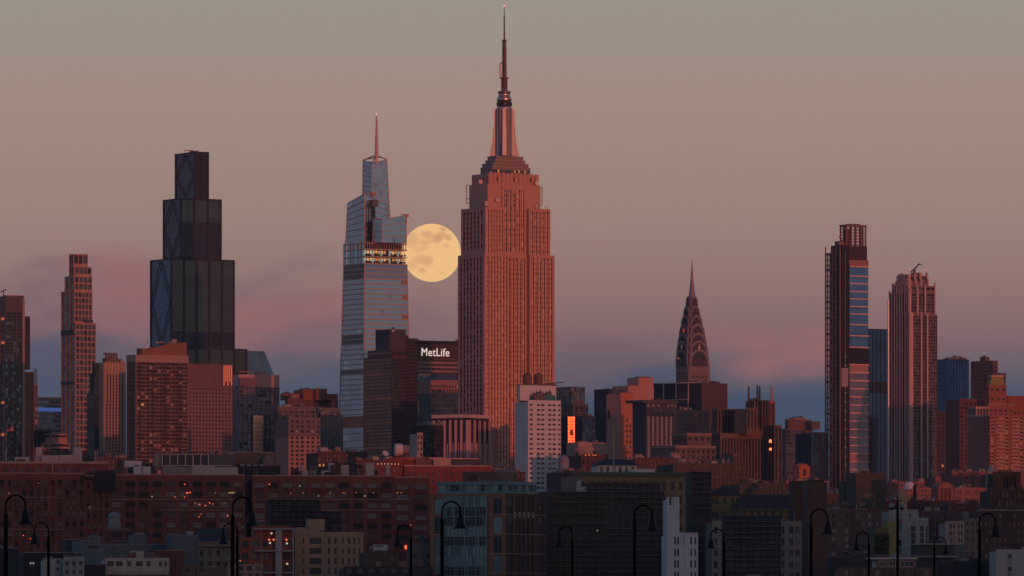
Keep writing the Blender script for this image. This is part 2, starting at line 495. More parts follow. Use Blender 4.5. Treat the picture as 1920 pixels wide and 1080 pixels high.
        if rest:
            mm = MB()
            for w in rest:
                ox, oy, dx, dy, ix, iy, a, b, zb, h, rd, mt, arch, munt = w
                d = rd - .07
                t = win_mb(b - a, h, mt, arch, munt, random.uniform(-.02, .02))
                bx_, by_ = ox + dx * a + ix * d, oy + dy * a + iy * d
                vs = [(bx_ + dx * x - dy * y, by_ + dy * x + dx * y, zb + z) for x, y, z in t.v]
                base = len(mm.v); mm.v.extend(vs)
                for f, mi, sm in zip(t.f, t.m, t.smooth):
                    mm.f.append([base + k for k in f]); mm.m.append(mm.mi(t.mats[mi])); mm.smooth.append(sm)
            tag(mm.build('window', s.root), kind='stuff')
def SWAP(): return {GLD.name: GLN, GLM.name: GLN2}
def pick(gl):
    r = random.random() * sum(w for _, w in gl)
    for m, w in gl:
        r -= w
        if r <= 0: return m
    return gl[-1][0]
def win_mb(w, h, mt, arch, munt, e):
    m = MB()
    if arch:
        n = 8; r = w / 2; pts = [(0, 0, 0), (w, 0, 0)]
        hh = min(h - r * .8, h * .9)
        for k in range(n + 1):
            a = PI * k / n
            pts.append((r + r * math.cos(a), 0, hh + (h - hh) * math.sin(a)))
        m.add(pts, [tuple(range(len(pts)))], mt)
    else:
        m.add([(0, e, 0), (w, -e, 0), (w, e, h), (0, 3 * e, h)], [(0, 1, 2, 3)], mt)
    if munt:
        fc, nx, nz, t = munt
        for k in range(nx + 1):
            x = (w - t) * k / nx; m.box(x, x + t, -.12, -.05, 0, h, fc)
        for k in range(nz + 1):
            z = (h - t) * k / nz; m.box(0, w, -.14, -.04, z, z + t, fc)
    return m
def tank_on(root, x, y, z, r, h, mat=None, legs=2.5):
    """timber rooftop water tank on a steel stand"""
    mat = mat or wall((.14, .09, .07), .3)
    st = MB()
    for sx in (-1, 1):
        for sy in (-1, 1): st.cyl(x + sx * r * .6, y + sy * r * .6, z - .3, z + legs, .16, .16, DARKSTEEL, 6)
    st.box(x - r * .75, x + r * .75, y - r * .75, y + r * .75, z + legs, z + legs + .25, DARKSTEEL)
    a = st.build('tank_stand', root)
    t = MB(); t.cyl(x, y, z + legs + .25, z + legs + h, r, r * .95, mat, 16)
    t.cyl(x, y, z + legs + h, z + legs + h + r * .55, r * 1.08, .12, mat, 16)
    t.build('water_tank', root)
def S(name, label, Y, xl, xc, xr, yt, R, L=None, w=None, cat='building', th=31, D=None, n=0, seed=None, **kw):
    b = B(name, label, cat, Y, xl, xc, xr, th, D)
    if L is None and D is None: L = dict(R); 
    if L is not None and 'n' in L and L is not R and 'nl' in L: L['n'] = L['nl']
    fr = b.tier(xl, xc, xr, yt, None, R, L, w, D=D)
    if n: b.clutter(fr, n, seed if seed is not None else int(xc), **kw)
    b.fr = fr
    return b
def st(n, fh, pw, sh, rd=.4, wall=None, **kw):
    d = dict(n=n, fh=fh, pw=pw, sh=sh, rd=rd, wall=wall); d.setdefault('glass', [(GLD, 6), (GLM, 3), (GLP, 1)])
    d.update(kw); return d
def alt(d, **kw):
    e = dict(d); e.update(kw); return e
# ------------------------------------------------------------------ setting
def ground():
    w = wall((.05, .05, .052), .3, .9, .01)
    m = MB(); m.add([(-30000, 1900, GZ), (30000, 1900, GZ), (30000, 60000, GZ), (-30000, 60000, GZ)], [(0, 1, 2, 3)], w)
    m.add([(-30000, 1900, GZ), (30000, 1900, GZ), (30000, 1900, -2), (-30000, 1900, -2)], [(0, 3, 2, 1)], w)
    tag(m.build('ground'), kind='structure')
    t, tr, p = pbr('river_water')
    p.inputs['Base Color'].default_value = (.012, .02, .025, 1); p.inputs['Roughness'].default_value = .18
    no = tr.nodes.new('ShaderNodeTexNoise'); no.inputs['Scale'].default_value = .12; no.inputs['Detail'].default_value = 4
    bu = tr.nodes.new('ShaderNodeBump'); bu.inputs['Strength'].default_value = .5; bu.inputs['Distance'].default_value = .6
    tcn = tr.nodes.new('ShaderNodeTexCoord'); tr.links.new(tcn.outputs['Object'], no.inputs['Vector'])
    tr.links.new(no.outputs[0], bu.inputs['Height']); tr.links.new(bu.outputs[0], p.inputs['Normal'])
    m = MB(); m.add([(-30000, 500, 0), (30000, 500, 0), (30000, 1905, 0), (-30000, 1905, 0)], [(0, 1, 2, 3)], t)
    tag(m.build('water'), kind='structure')
    m = MB(); pv = wall((.11, .10, .09), .25, .85, .3)
    m.box(-6000, 6000, -6000, 505, -3, GZ, pv)
    tag(m.build('pavement'), kind='structure')
    # unseen wooded ridge behind the camera, its height shaped to shade the low city
    m = MB(); rr = random.Random(5); hw = wall((.03, .035, .02), .4, .95, .02)
    n = 60; top = []
    for k in range(n + 1):
        x = -3200 + 6400 * k / n
        top.append((x, 135 + 4 * math.sin(k * .7) + rr.uniform(-2.5, 2.5)))
    vs = []
    for x, h in top: vs += [(x, -900, GZ - 1), (x, -1150, h * .8), (x, -1250, h), (x, -1700, h * .7), (x, -2600, GZ - 1)]
    fs = []
    for k in range(n):
        for j in range(4): fs.append((k * 5 + j, (k + 1) * 5 + j, (k + 1) * 5 + j + 1, k * 5 + j + 1))
    m.add(vs, fs, hw, True)
    tag(m.build('shading_hills'), kind='structure')
ground()

def moon():
    Yd = 40000.0; r = 54.5 * Yd / F
    me = bpy.data.meshes.new('moon')
    import bmesh
    bm = bmesh.new(); bmesh.ops.create_uvsphere(bm, u_segments=96, v_segments=64, radius=r)
    bm.to_mesh(me); bm.free()
    ca = me.color_attributes.new('maria', 'FLOAT_COLOR', 'POINT')
    # lava plains, in units of the disc radius: x right, z up, rx, rz, depth
    mar = [(-.16, .57, .21, .14, .8), (.2, .48, .21, .17, 1), (.37, .57, .16, .1, .8), (.56, .50, .13, .12, .8), (.39, .78, .11, .07, .9), (.52, .2, .1, .07, .6), (-.66, .41, .26, .26, .6), (-.23, .31, .17, .12, .6),
           (-.25, .1, .14, .07, .5), (-.13, -.33, .19, .19, .75), (-.37, -.28, .28, .14, .65), (-.32, -.64, .12, .1, .7), (-.66, -.45, .19, .14, .5), (-.5, .05, .2, .12, .35), (.05, .35, .1, .08, .6)]
    from mathutils import noise as mn
    data = []
    for v in me.vertices:
        x, z = v.co.x / r, v.co.z / r
        nz = mn.fractal(Vector((x * 5, v.co.y / r * 2, z * 5)), 1.0, 2.0, 5)
        f = 0
        for mx_, mz, rx, rz, d in mar:
            q = ((x - mx_) / rx) ** 2 + ((z - mz) / rz) ** 2 + nz * .75
            f = max(f, d * min(1, max(0, (1.7 - q) / 1.5)))
        f = min(1, max(0, f * .85 + nz * .10 + .05))
        a = lin((249, 198, 138)); b = lin((208, 154, 118))
        data += [a[i] * (1 - f) + b[i] * f for i in range(3)] + [1]
    ca.data.foreach_set('color', data)
    m, t, p = pbr('moon_surface')
    at = t.nodes.new('ShaderNodeAttribute'); at.attribute_name = 'maria'
    t.links.new(at.outputs['Color'], p.inputs['Emission Color']); p.inputs['Emission Strength'].default_value = .97
    p.inputs['Base Color'].default_value = (0, 0, 0, 1); p.inputs['Specular IOR Level'].default_value = 0
    me.materials.append(m)
    for pl in me.polygons: pl.use_smooth = True
    o = bpy.data.objects.new('moon', me); COL.objects.link(o)
    o.location = (wx(809.5, Yd), Yd, wz(474, Yd))
    tag(o, 'round golden full moon hanging between the spired glass tower and the tallest stone skyscraper', 'moon')
moon()

# ------------------------------------------------------------------ the tallest stone skyscraper
def stone_giant():
    lime = wall((.50, .265, .21), .14, .8, .05); span = wall((.27, .18, .16), .2, .6, .1)
    strip = wall((.75, .50, .42), .05, .36, .1, .9)
    gl = [(GLD, 9), (GLM, 2), (GLP, 1.6)]
    b = B('skyscraper', 'tallest skyscraper, reddish stepped stone with metal mast and antenna, touching the full moon', 'skyscraper', 4630, 858.5, 908, 1040)
    def sd(n, em=(.03, .03), fh=9.1, met=True, top=5, **k):
        return st(n, fh, .36, .42, .9, lime, span=span, glass=gl, em=em, si=.55, metal=strip if met else None, top=top, mode='ind', wname='window', **k)
    xs = lambda fr, px: b.solve(fr[4], 860, 908, px)[1]      # length along the right face up to a photo column
    def ux(px, Yk, x0): 
        P = (wx(x0, Yk), Yk); k = (px - 960) / F
        return (k * P[1] - P[0]) / (b.c - k * b.s_)
    # lower shaft: two wings with a recessed middle
    def shaft(xl, xc, xr, xa, xb, yt, yb, ytm, rec, nl, na, nb, nm):
        fr = b.frame(xl, xc, xr)
        ox, oy, W, D, Yk = fr
        a = ux(xa, Yk, xc); c = ux(xb, Yk, xc)
        z0 = 0.0 if yb is None else b.z(yb, Yk); z1 = b.z(yt, Yk)
        b.block(ox, oy, a, D - .01, z0, z1, sd(na, (.07, .05)), sd(nl, (.05, .05), met=False, top=7), lime, Yk=Yk)
        b.block(ox + c, oy, W - c, D - .02, z0, z1, sd(nb, (.05, .07)), None, lime, Yk=Yk)
        b.block(ox + a + .01, oy + rec, c - a - .02, D - rec - .03, z0, z1 if ytm is None else b.z(ytm, Yk), sd(nm, (.06, .06), top=7), None, lime, Yk=Yk)
        return fr, a, c
    shaft(864.4, 909.5, 1032, 946, 991.5, 388, 475, 346, 3.5, 6, 6, 5, 5)
    shaft(858.5, 908, 1040, 954, 993, 475, None, None, 4.0, 7, 7, 6, 5)
    # upper block with rounded, fluted shoulders
    up = st(11, 60, .5, .35, .8, lime, span=lime, glass=gl, top=20, em=(.06, .06), mode='merge', wname='upper_windows', si=.5)
    f1 = b.tier(880, 914, 1013.5, 345, 389, up, alt(up, n=6), lime)
    f2 = b.tier(884.5, 916, 1010, 325, 346, st(9, 14, .7, .5, .6, lime, top=6, glass=gl, wname='upper_windows'), st(5, 14, .7, .5, .6, lime, top=6, glass=gl, wname='upper_windows'), lime)
    for q in range(12):       # fluted buttresses on the shoulder
        for (ox, oy, W, D, Yk, z1), hh in ((f2, 1.6),):
            x = ox + W * (q + .5) / 12
            b.mb('wall').box(x - 1.1, x + 1.1, oy - .5, oy + .5, z1 - 7, z1 + random.uniform(.1, hh), lime)
    ox, oy, W, D, Yk, z1 = f1
    for k in (.44, .56, .68):   # the three bright strips that rise out of the middle bay
        x = ox + W * k
        b.mb('metal_strip').box(x - .5, x + .5, oy - .35, oy + .05, z1 - 19, z1 - .8, strip)
        b.mb('metal_strip').cyl(x, oy - .2, z1 - .9, z1 + .8, .5, .1, strip, 8)
    dk = wall((.25, .165, .165), .14, .6, .2); stl = wall((.27, .255, .29), .1, .5, .2, .5)
    # observation deck and the stepped cap
    steps = [(901, 922, 994, 312, 326), (904, 924, 991, 305, 312.5), (910, 928, 985, 299, 305.5), (914, 930, 981, 292, 299.5)]
    for i, (a, c, d, t, u) in enumerate(steps):
        fr = b.pbox('stepped_cap', a, c, d, t + 1.2, u + 1, dk)
        f3 = b.pbox('cap_cornice', a - 1.2, c, d + 1.2, t, t + 1.2, wall((.34, .27, .26), .1, .4, .2, .5))
    fr = b.frame(901, 922, 994)
    for k in range(26):       # lit railing windows of the deck
        x = fr[0] + fr[2] * (k + .5) / 26
        b.mb('deck_window').box(x - .7, x + .7, fr[1] - .1, fr[1] + .1, b.z(322.5, fr[4]), b.z(317.5, fr[4]), WARM if random.random() < .15 else GLM)
    Yk = b.cen[1]
    def r_(px): return px * Yk / F
    zz = lambda y: b.z(y, Yk)
    off = wx(945.5, Yk) - b.cen[0]
    mx_, my_ = off * b.c, -off * b.s_
    # mooring mast: fluted shaft
    mm = MB(); mm.cyl(mx_, my_, zz(293), zz(203), r_(15.5), r_(14.3), stl, 24)
    for k in range(12):
        a = 2 * PI * k / 12; 
        x, y = mx_ + math.cos(a) * r_(15.3), my_ + math.sin(a) * r_(15.3)
        mm.cyl(x, y, zz(293), zz(204), .8, .7, stl, 6)
    for k in range(4):
        a = -b.th + R_(-90 + 90 * k + 14)
        x, y = mx_ + math.cos(a) * r_(14.6), my_ + math.sin(a) * r_(14.6)
        mm.cyl(x, y, zz(293), zz(206), r_(3.6), r_(3.2), dk, 10)
    mm.build('mast_shaft', b.root)
    # four stepped metal wings at the foot
    wing = wall((.72, .5, .46), .06, .38, .2, .7)
    for a in (0, 90, 180, 270):
        ww = MB(); ang = -b.th + R_(a)
        ca, sa = math.cos(ang), math.sin(ang)
        for r0, r1, yt in ((10, 17.5, 205), (17, 18.8, 240), (18.5, 20.5, 258), (20.2, 22.2, 272), (22, 24, 283)):
            for side in (-1,):
                t = r_(3.2) * (1.6 if a in (0, 180) else 1)
                vs = []
                for z in (zz(293), zz(yt)):
                    for rr, q in ((r0, -1), (r1, -1), (r1, 1), (r0, 1)):
                        R = r_(rr) * 1.13; vs.append((mx_ + ca * R - sa * q * t, my_ + sa * R + ca * q * t, z))
                ww.add(vs, [(0, 3, 2, 1), (4, 5, 6, 7), (0, 1, 5, 4), (1, 2, 6, 5), (2, 3, 7, 6), (3, 0, 4, 7)], wing)
        for k in range(5):
            q = -1 + k * .5
            R = r_(20.3); ww.cyl(mx_ + ca * R - sa * q * t, my_ + sa * R + ca * q * t, zz(293), zz(238), .35, .3, wing, 6)
        ww.build('mast_wing', b.root)
    dr = MB()
    dr.lathe(mx_, my_, [(r_(14.3), zz(203)), (r_(14.3), zz(201)), (r_(12), zz(200.5)), (r_(12), zz(191)), (r_(13.8), zz(190)), (r_(14), zz(185)), (r_(12.5), zz(182)),
                        (r_(11.2), zz(182)), (r_(11), zz(174)), (r_(12.8), zz(173.5)), (r_(12.8), zz(172)), (r_(7), zz(170)), (r_(5.6), zz(167))], wall((.6, .42, .38), .05, .3, .2, .85), 28)
    dr.build('mast_drum', b.root)
    dg = MB()
    for k in range(14):
        a = 2 * PI * k / 14
        dg.box(mx_ + math.cos(a) * r_(12) - .8, mx_ + math.cos(a) * r_(12) + .8, my_ + math.sin(a) * r_(12) - .8, my_ + math.sin(a) * r_(12) + .8, zz(199), zz(192), GLD)
    dg.build('drum_window', b.root)
    an = MB(); ac = wall((.13, .075, .07), .2, .6, .5)
    an.cyl(mx_, my_, zz(168), zz(147), r_(5.5), r_(5.2), ac, 12)
    for k in range(9):
        z = zz(166 - k * 2.2); an.cyl(mx_, my_, z, z + .25, r_(6.8), r_(6.8), ac, 12)
    an.cyl(mx_, my_, zz(147), zz(145.6), r_(9), r_(9), ac, 12)
    for k in range(26):         # lattice section with rings and dipoles
        z = zz(145 - k * 2.7)
        an.cyl(mx_, my_, z, z + .3, r_(4.3 if k % 3 else 5.0) * (1 - k * .006), r_(4.3) * (1 - k * .006), ac, 10)
    an.cyl(mx_, my_, zz(146), zz(76), r_(3.4), r_(2.4), ac, 10)
    for q in range(4):
        a = PI / 4 + q * PI / 2
        an.tube([(mx_ + r_(4.8) * math.cos(a), my_ + r_(4.8) * math.sin(a), zz(146)), (mx_ + r_(3.4) * math.cos(a), my_ + r_(3.4) * math.sin(a), zz(76))], .22, ac, 5)
    an.cyl(mx_, my_, zz(76), zz(74.8), r_(5.4), r_(5.4), ac, 12)
    an.cyl(mx_, my_, zz(75), zz(33), r_(1.7), r_(1.2), ac, 8)
    an.cyl(mx_, my_, zz(33.6), zz(32.6), r_(2.4), r_(2.4), ac, 8)
    an.cyl(mx_, my_, zz(33), zz(13), r_(.9), r_(.55), ac, 8)
    # side antenna frame
    for z0 in (146, 119):
        an.tube([(mx_, my_, zz(z0)), (mx_ - r_(8.5), my_ + r_(1), zz(z0))], .3, ac, 5)
    an.build('antenna', b.root)
    s2 = MB(); s2.cyl(mx_ - r_(8.5), my_ + r_(1), zz(147), zz(118), .55, .55, wall((.6, .35, .3), .05, .5), 6); s2.build('side_antenna', b.root)
    bk = MB(); bk.lathe(mx_, my_, [(.05, zz(12.4)), (.6, zz(11.8)), (.7, zz(11)), (.5, zz(10)), (.05, zz(9.5))], lit((1, .2, .08), 2.0), 10); bk.build('beacon', b.root)
    # corner antenna brackets on the shoulders and dishes
    for (px, dy0) in ((874.5, 2), (1016.5, 20)):
        m = MB(); Yb = Yk + dy0; o2 = wx(px, Yk) - b.cen[0]
        x, y = o2 * b.c + dy0 * b.s_, -o2 * b.s_ + dy0 * b.c
        sg = 1 if px < 945 else -1
        for e in (0, 3): m.cyl(x + sg * e * .9, y, zz(381), zz(347), .3, .3, ac, 6)
        for z in (381, 372, 347): m.tube([(x, y, zz(z)), (x + sg * 6.5, y, zz(z))], .25, ac, 5)
        m.build('antenna_bracket', b.root)
    for px, py, mt in ((899, 341.5, wall((.7, .5, .38), .1)), (1004, 340, wall((.75, .6, .58), .1)), (931, 374.5, wall((.6, .5, .5), .1)), (909.5, 382, wall((.6, .45, .45), .1)), (1004.5, 384, wall((.6, .5, .5), .1))):
        m = MB(); q = b.solve(f1[4] - 1.5, 880, 914, px)[1]
        x = f1[0] + ux(px, f1[4], 914); y = f1[1] - 1.2
        m.lathe(0, 0, [(.1, 0), (1.0, .15), (1.7, .6), (1.65, .7), (.9, .35), (.05, .25)], mt, 14)
        o = m.build('dish', b.root, (x, y, b.z(py, f1[4]))); o.rotation_euler = (R_(90), 0, 0)
    for px in (962, 1025, 1029, 873, 885, 1012):
        m = MB(); fr = b.frame(864.4, 909.5, 1032); x = fr[0] + max(1, min(fr[2] - 1, ux(px, fr[4], 909.5))); z = b.z(388, fr[4])
        m.cyl(x, fr[1] + 2, z - 1.2, z + 2 + 3 * random.random(), .25, .12, ac, 6); m.build('mast', b.root)
stone_giant()

# ------------------------------------------------------------------ tapering glass tower with a spire, left of the moon
def spired_glass():
    b = B('glass_tower', 'tapering blue glass tower with sloped tiers, lit floors and pink spire beside the moon', 'skyscraper', 5500, 637, 683, 769)
    Yk = b.cen[1]; zz = lambda y: b.z(y, Yk)
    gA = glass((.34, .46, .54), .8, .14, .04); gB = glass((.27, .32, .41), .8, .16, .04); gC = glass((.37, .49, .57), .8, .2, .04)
    trim = wall((.42, .30, .27), .1, .45, .1, .3); dark = glass((.04, .045, .06), .5, .2)
    def at(xl, xc, xr, dd=0.0): return b.frame(xl, xc, xr, dd)
    def loft(q0, ya, q1, yb, name, rows, mats, caps=None, sub=9, line=.5, prot=.5, dd=0, skip=()):
        """tapered box between two plans, panes and thin metal ledges on the two seen faces"""
        f0 = at(*q0, dd); f1 = at(*q1, dd)
        ya4 = ya if isinstance(ya, (tuple, list)) else (ya,) * 3      # top heights: left edge, corner, right edge
        z0 = zz(yb)
        def P(face, u, t):           # face 0 right, 1 left; u 0..1 from corner; t 0..1 up
            if face == 0: zt = zz(ya4[1]) * (1 - u) + zz(ya4[2]) * u
            else: zt = zz(ya4[1]) * (1 - u) + zz(ya4[0]) * u
            ox = f1[0] * (1 - t) + f0[0] * t; oy = f1[1] * (1 - t) + f0[1] * t
            W = f1[2] * (1 - t) + f0[2] * t; D = f1[3] * (1 - t) + f0[3] * t
            return (ox + (W * u if face == 0 else 0), oy + (0 if face == 0 else D * u), z0 + (zt - z0) * t)
        m = b.mb('core')
        c = [P(0, 0, 0), P(0, 1, 0), None, P(1, 1, 0), P(0, 0, 1), P(0, 1, 1), None, P(1, 1, 1)]
        c[2] = (c[1][0], c[3][1], c[0][2]); c[6] = (c[5][0], c[7][1], (c[5][2] + c[7][2]) / 2)
        e = .5
        cc = [(c[0][0] + e, c[0][1] + e, c[0][2]), (c[1][0] - e, c[1][1] + e, c[1][2]), (c[2][0] - e, c[2][1] - e, c[2][2]), (c[3][0] + e, c[3][1] - e, c[3][2]),
              (c[4][0] + e, c[4][1] + e, c[4][2] - 1), (c[5][0] - e, c[5][1] + e, c[5][2] - 1), (c[6][0] - e, c[6][1] - e, c[6][2] - 1), (c[7][0] + e, c[7][1] - e, c[7][2] - 1)]
        m.add(cc, [(0, 3, 2, 1), (4, 5, 6, 7), (0, 1, 5, 4), (1, 2, 6, 5), (2, 3, 7, 6), (3, 0, 4, 7)], dark)
        g = b.mb(('glazing', q0)); lg = b.mb(('ledge', q0))
        for face in (0, 1):
            n = sub if face == 0 else max(3, sub // 2)
            for r in range(rows):
                t0, t1 = r / rows, (r + 1) / rows
                for k in range(n):
                    u0, u1 = k / n, (k + 1) / n
                    jj = [random.uniform(-.05, .05) for _ in range(4)]
                    q = [P(face, u0, t0), P(face, u1, t0), P(face, u1, t1), P(face, u0, t1)]
                    q = [(x + (jj[i] if face else 0), y + (0 if face else jj[i]), z) for i, (x, y, z) in enumerate(q)]
                    mt = mats(face, r, k, rows, n)
                    if mt: g.add(q, [(0, 1, 2, 3) if face == 0 else (1, 0, 3, 2)], mt)
                a, c2 = P(face, 0, t1), P(face, 1, t1)
                d = prot if face == 0 else prot
                if r in skip: continue
                if face == 0:
                    vs = [(a[0] - d, a[1] - d, a[2] - line), (c2[0], c2[1] - d, c2[2] - line), (c2[0], c2[1] + .3, c2[2] - line), (a[0], a[1] + .3, a[2] - line)]
                else:
                    vs = [(c2[0] - d, c2[1], c2[2] - line - .02), (a[0] - d, a[1], a[2] - line - .02), (a[0] + .3, a[1], a[2] - line - .02), (c2[0] + .3, c2[1], c2[2] - line - .02)]
                vs = vs + [(x, y, z + line * 2) for x, y, z in vs]
                lg.add(vs, [(0, 3, 2, 1), (4, 5, 6, 7), (0, 1, 5, 4), (1, 2, 6, 5), (2, 3, 7, 6), (3, 0, 4, 7)], trim)
            for u in ((0, 1) if face == 0 else (1,)):
                a, c2 = P(face, u, 0), P(face, u, 1)
                lg.tube([(a[0], a[1], a[2]), (c2[0], c2[1], c2[2] + .4)], .55, trim, 6)
        return f0
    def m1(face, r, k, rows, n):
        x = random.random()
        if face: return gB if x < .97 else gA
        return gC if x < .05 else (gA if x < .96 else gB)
    def mbody(face, r, k, rows, n):
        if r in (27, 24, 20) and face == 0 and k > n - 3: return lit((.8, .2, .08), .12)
        if r in (15, 16, 9) : return dark if face else (gA if k < n - 2 else dark)
        if r in (29, 30, 28):
            return gB if face == 0 else dark
        if r < 4 and face: return gB
        return m1(face, r, k, rows, n)
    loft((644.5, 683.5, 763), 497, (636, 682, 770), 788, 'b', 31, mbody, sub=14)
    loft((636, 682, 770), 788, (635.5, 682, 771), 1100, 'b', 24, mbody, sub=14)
    # red brick coloured band and grey base storeys are seen between neighbours
    fr = b.frame(636, 682, 770)
    b.mb('orange_band').box(fr[0] - .9, fr[0] + 4, fr[1] - .9, fr[1] + fr[3], zz(803), zz(782), wall((.42, .10, .05), .3, .5, .2))
    # lit amenity floors
    fa = b.frame(645, 683.5, 762.5)
    ox, oy, W, D, _ = fa
    ft = MB()
    b.mb('core').box(ox + 5, ox + W - 2, oy + 5, oy + D, zz(497), zz(453), dark)
    for i, y in enumerate((497, 484, 470)):
        b.mb('ledge').box(ox - .7, ox + W, oy - .7, oy + D, zz(y) - .5, zz(y) + .5, trim)
    b.mb('ledge').box(ox - .8, ox + W, oy - .8, oy + D, zz(459) - .4, zz(459) + .3, trim)
    for i in range(15):
        for (ya, yb) in ((496, 485), (483, 471)):
            x0 = ox + W * i / 15; x1 = ox + W * (i + 1) / 15
            if random.random() < .95:
                b.mb('lit_window').box(x0 + .4, x1 - .4, oy + 1.4, oy + 1.6, zz(ya) + 1.0 + random.random() * 2, zz(yb) - .6, random.choice([lit((1, .45, .16), .75), lit((1, .62, .35), .6), lit((1, .35, .1), .5)]))
            b.mb('lit_window').box(x0 + .4, x1 - .4, oy + 1.0, oy + 1.2, zz(ya) + .5, zz(ya) + 2.2, dark)
            if i % 3 == 0: b.mb('lit_window').box(x0 - .8, x0 + .8, oy + .1, oy + .9, zz(ya) + .5, zz(yb) - .5, lit((.75, .85, .75), .25))
    for i in range(18):
        x0 = ox + W * i / 17.5
        b.mb('screen_post').box(x0, x0 + .6, oy - .3, oy + .2, zz(470), zz(455), trim)
    for i in range(6):
        y0 = oy + D * i / 5.6
        b.mb('screen_post').box(ox - .3, ox + .2, y0, y0 + .6, zz(470), zz(455), trim)
        b.mb('glazing').add([(ox + .4, y0 + .6, zz(497)), (ox + .4, y0 + D / 6, zz(497)), (ox + .4, y0 + D / 6, zz(456)), (ox + .4, y0 + .6, zz(456))], [(1, 0, 3, 2)], gB if i % 2 else gC)
    # tiers above
    loft((652, 683.5, 727), (380, 366, 385), (648, 683.5, 728), 455, 'l', 7, m1, sub=8, line=.25, dd=2, skip=())
    loft((700, 716, 760.5), (413, 416, 407), (699, 716, 762), 459, 'r', 4, m1, sub=7, line=.25, dd=-22)
    loft((681, 697, 725), (298.5, 307, 298), (679, 696, 731), 413, 't', 12, m1, sub=6, line=.22, dd=8)
    loft((679, 696, 731), (413, 413, 413), (678, 696, 733), 459, 't', 5, m1, sub=6, line=.22, dd=8)
    f = at(681, 697, 725, 8)
    for (x, y) in ((f[0], f[1] + f[3]), (f[0] + f[2], f[1])):     # open pyramid of struts at the top
        b.mb('crown_strut').tube([(x, y, zz(298.5)), (f[0] + f[2] * .62, f[1] + f[3] * .6, zz(289))], .5, trim, 6)
    b.mb('crown_strut').tube([(f[0], f[1], zz(307)), (f[0] + f[2] * .62, f[1] + f[3] * .6, zz(289))], .5, trim, 6)
    b.mb('crown_strut').tube([(f[0] + f[2], f[1] + f[3], zz(291)), (f[0] + f[2], f[1], zz(298))], .5, trim, 6)
    b.mb('crown_strut').tube([(f[0] + f[2], f[1] + f[3], zz(291)), (f[0], f[1] + f[3], zz(298.5))], .5, trim, 6)
    off = wx(706, Yk) - b.cen[0]; x, y = off * b.c, -off * b.s_
    sp = MB(); pk = wall((.75, .42, .38), .05, .5)
    sp.cyl(x, y, zz(306), zz(216), 1.7, .55, pk, 10)
    for k in range(18):
        z = zz(295 - k * 4.3); r = 1.9 - k * .065
        sp.cyl(x, y, z, z + .5, r, r, DARKSTEEL, 10)
    sp.cyl(x, y, zz(216), zz(212.5), .6, .3, lit((1, .9, .8), .8), 8)
    sp.build('spire', b.root)
    # window cleaning cranes on the tier roofs and the ride-up lift on the face
    for px, py, w in ((686, 364, 20), (748, 405, 14)):
        o2 = wx(px, Yk) - b.cen[0]; x, y = o2 * b.c, -o2 * b.s_
        y -= 12; x += 12 * math.tan(0) 
        m = MB(); cr = wall((.4, .25, .2), .2)
        u = w * Yk / F
        m.cyl(x, y, zz(py + 16), zz(py + 2), 1.1, 1.1, cr, 8); m.box(x - u * .2, x + u * .35, y - 1.5, y + 1.5, zz(py + 3), zz(py - 2), cr)
        m.box(x - u * .7, x, y - .5, y + .5, zz(py), zz(py - 1.2), cr); m.tube([(x - u * .65, y, zz(py)), (x - u * .6, y, zz(py + 4))], .2, cr, 5)
        m.build('roof_crane', b.root)
    fr = at(648, 683.5, 728, 2)
    m = MB()
    for px in (690, 698.5, 701):
        u = (px - 683.5) * fr[4] / F / b.c
        m.box(fr[0] + u - .5, fr[0] + u + .5, fr[1] - 1.6, fr[1] - .8, zz(452), zz(386), dark)
    u = 15.5 * fr[4] / F / b.c
    m.box(fr[0] + u - 3, fr[0] + u + 3, fr[1] - 4, fr[1] - .9, zz(389), zz(377), wall((.12, .09, .09), .3)); m.build('glass_lift', b.root)
spired_glass()

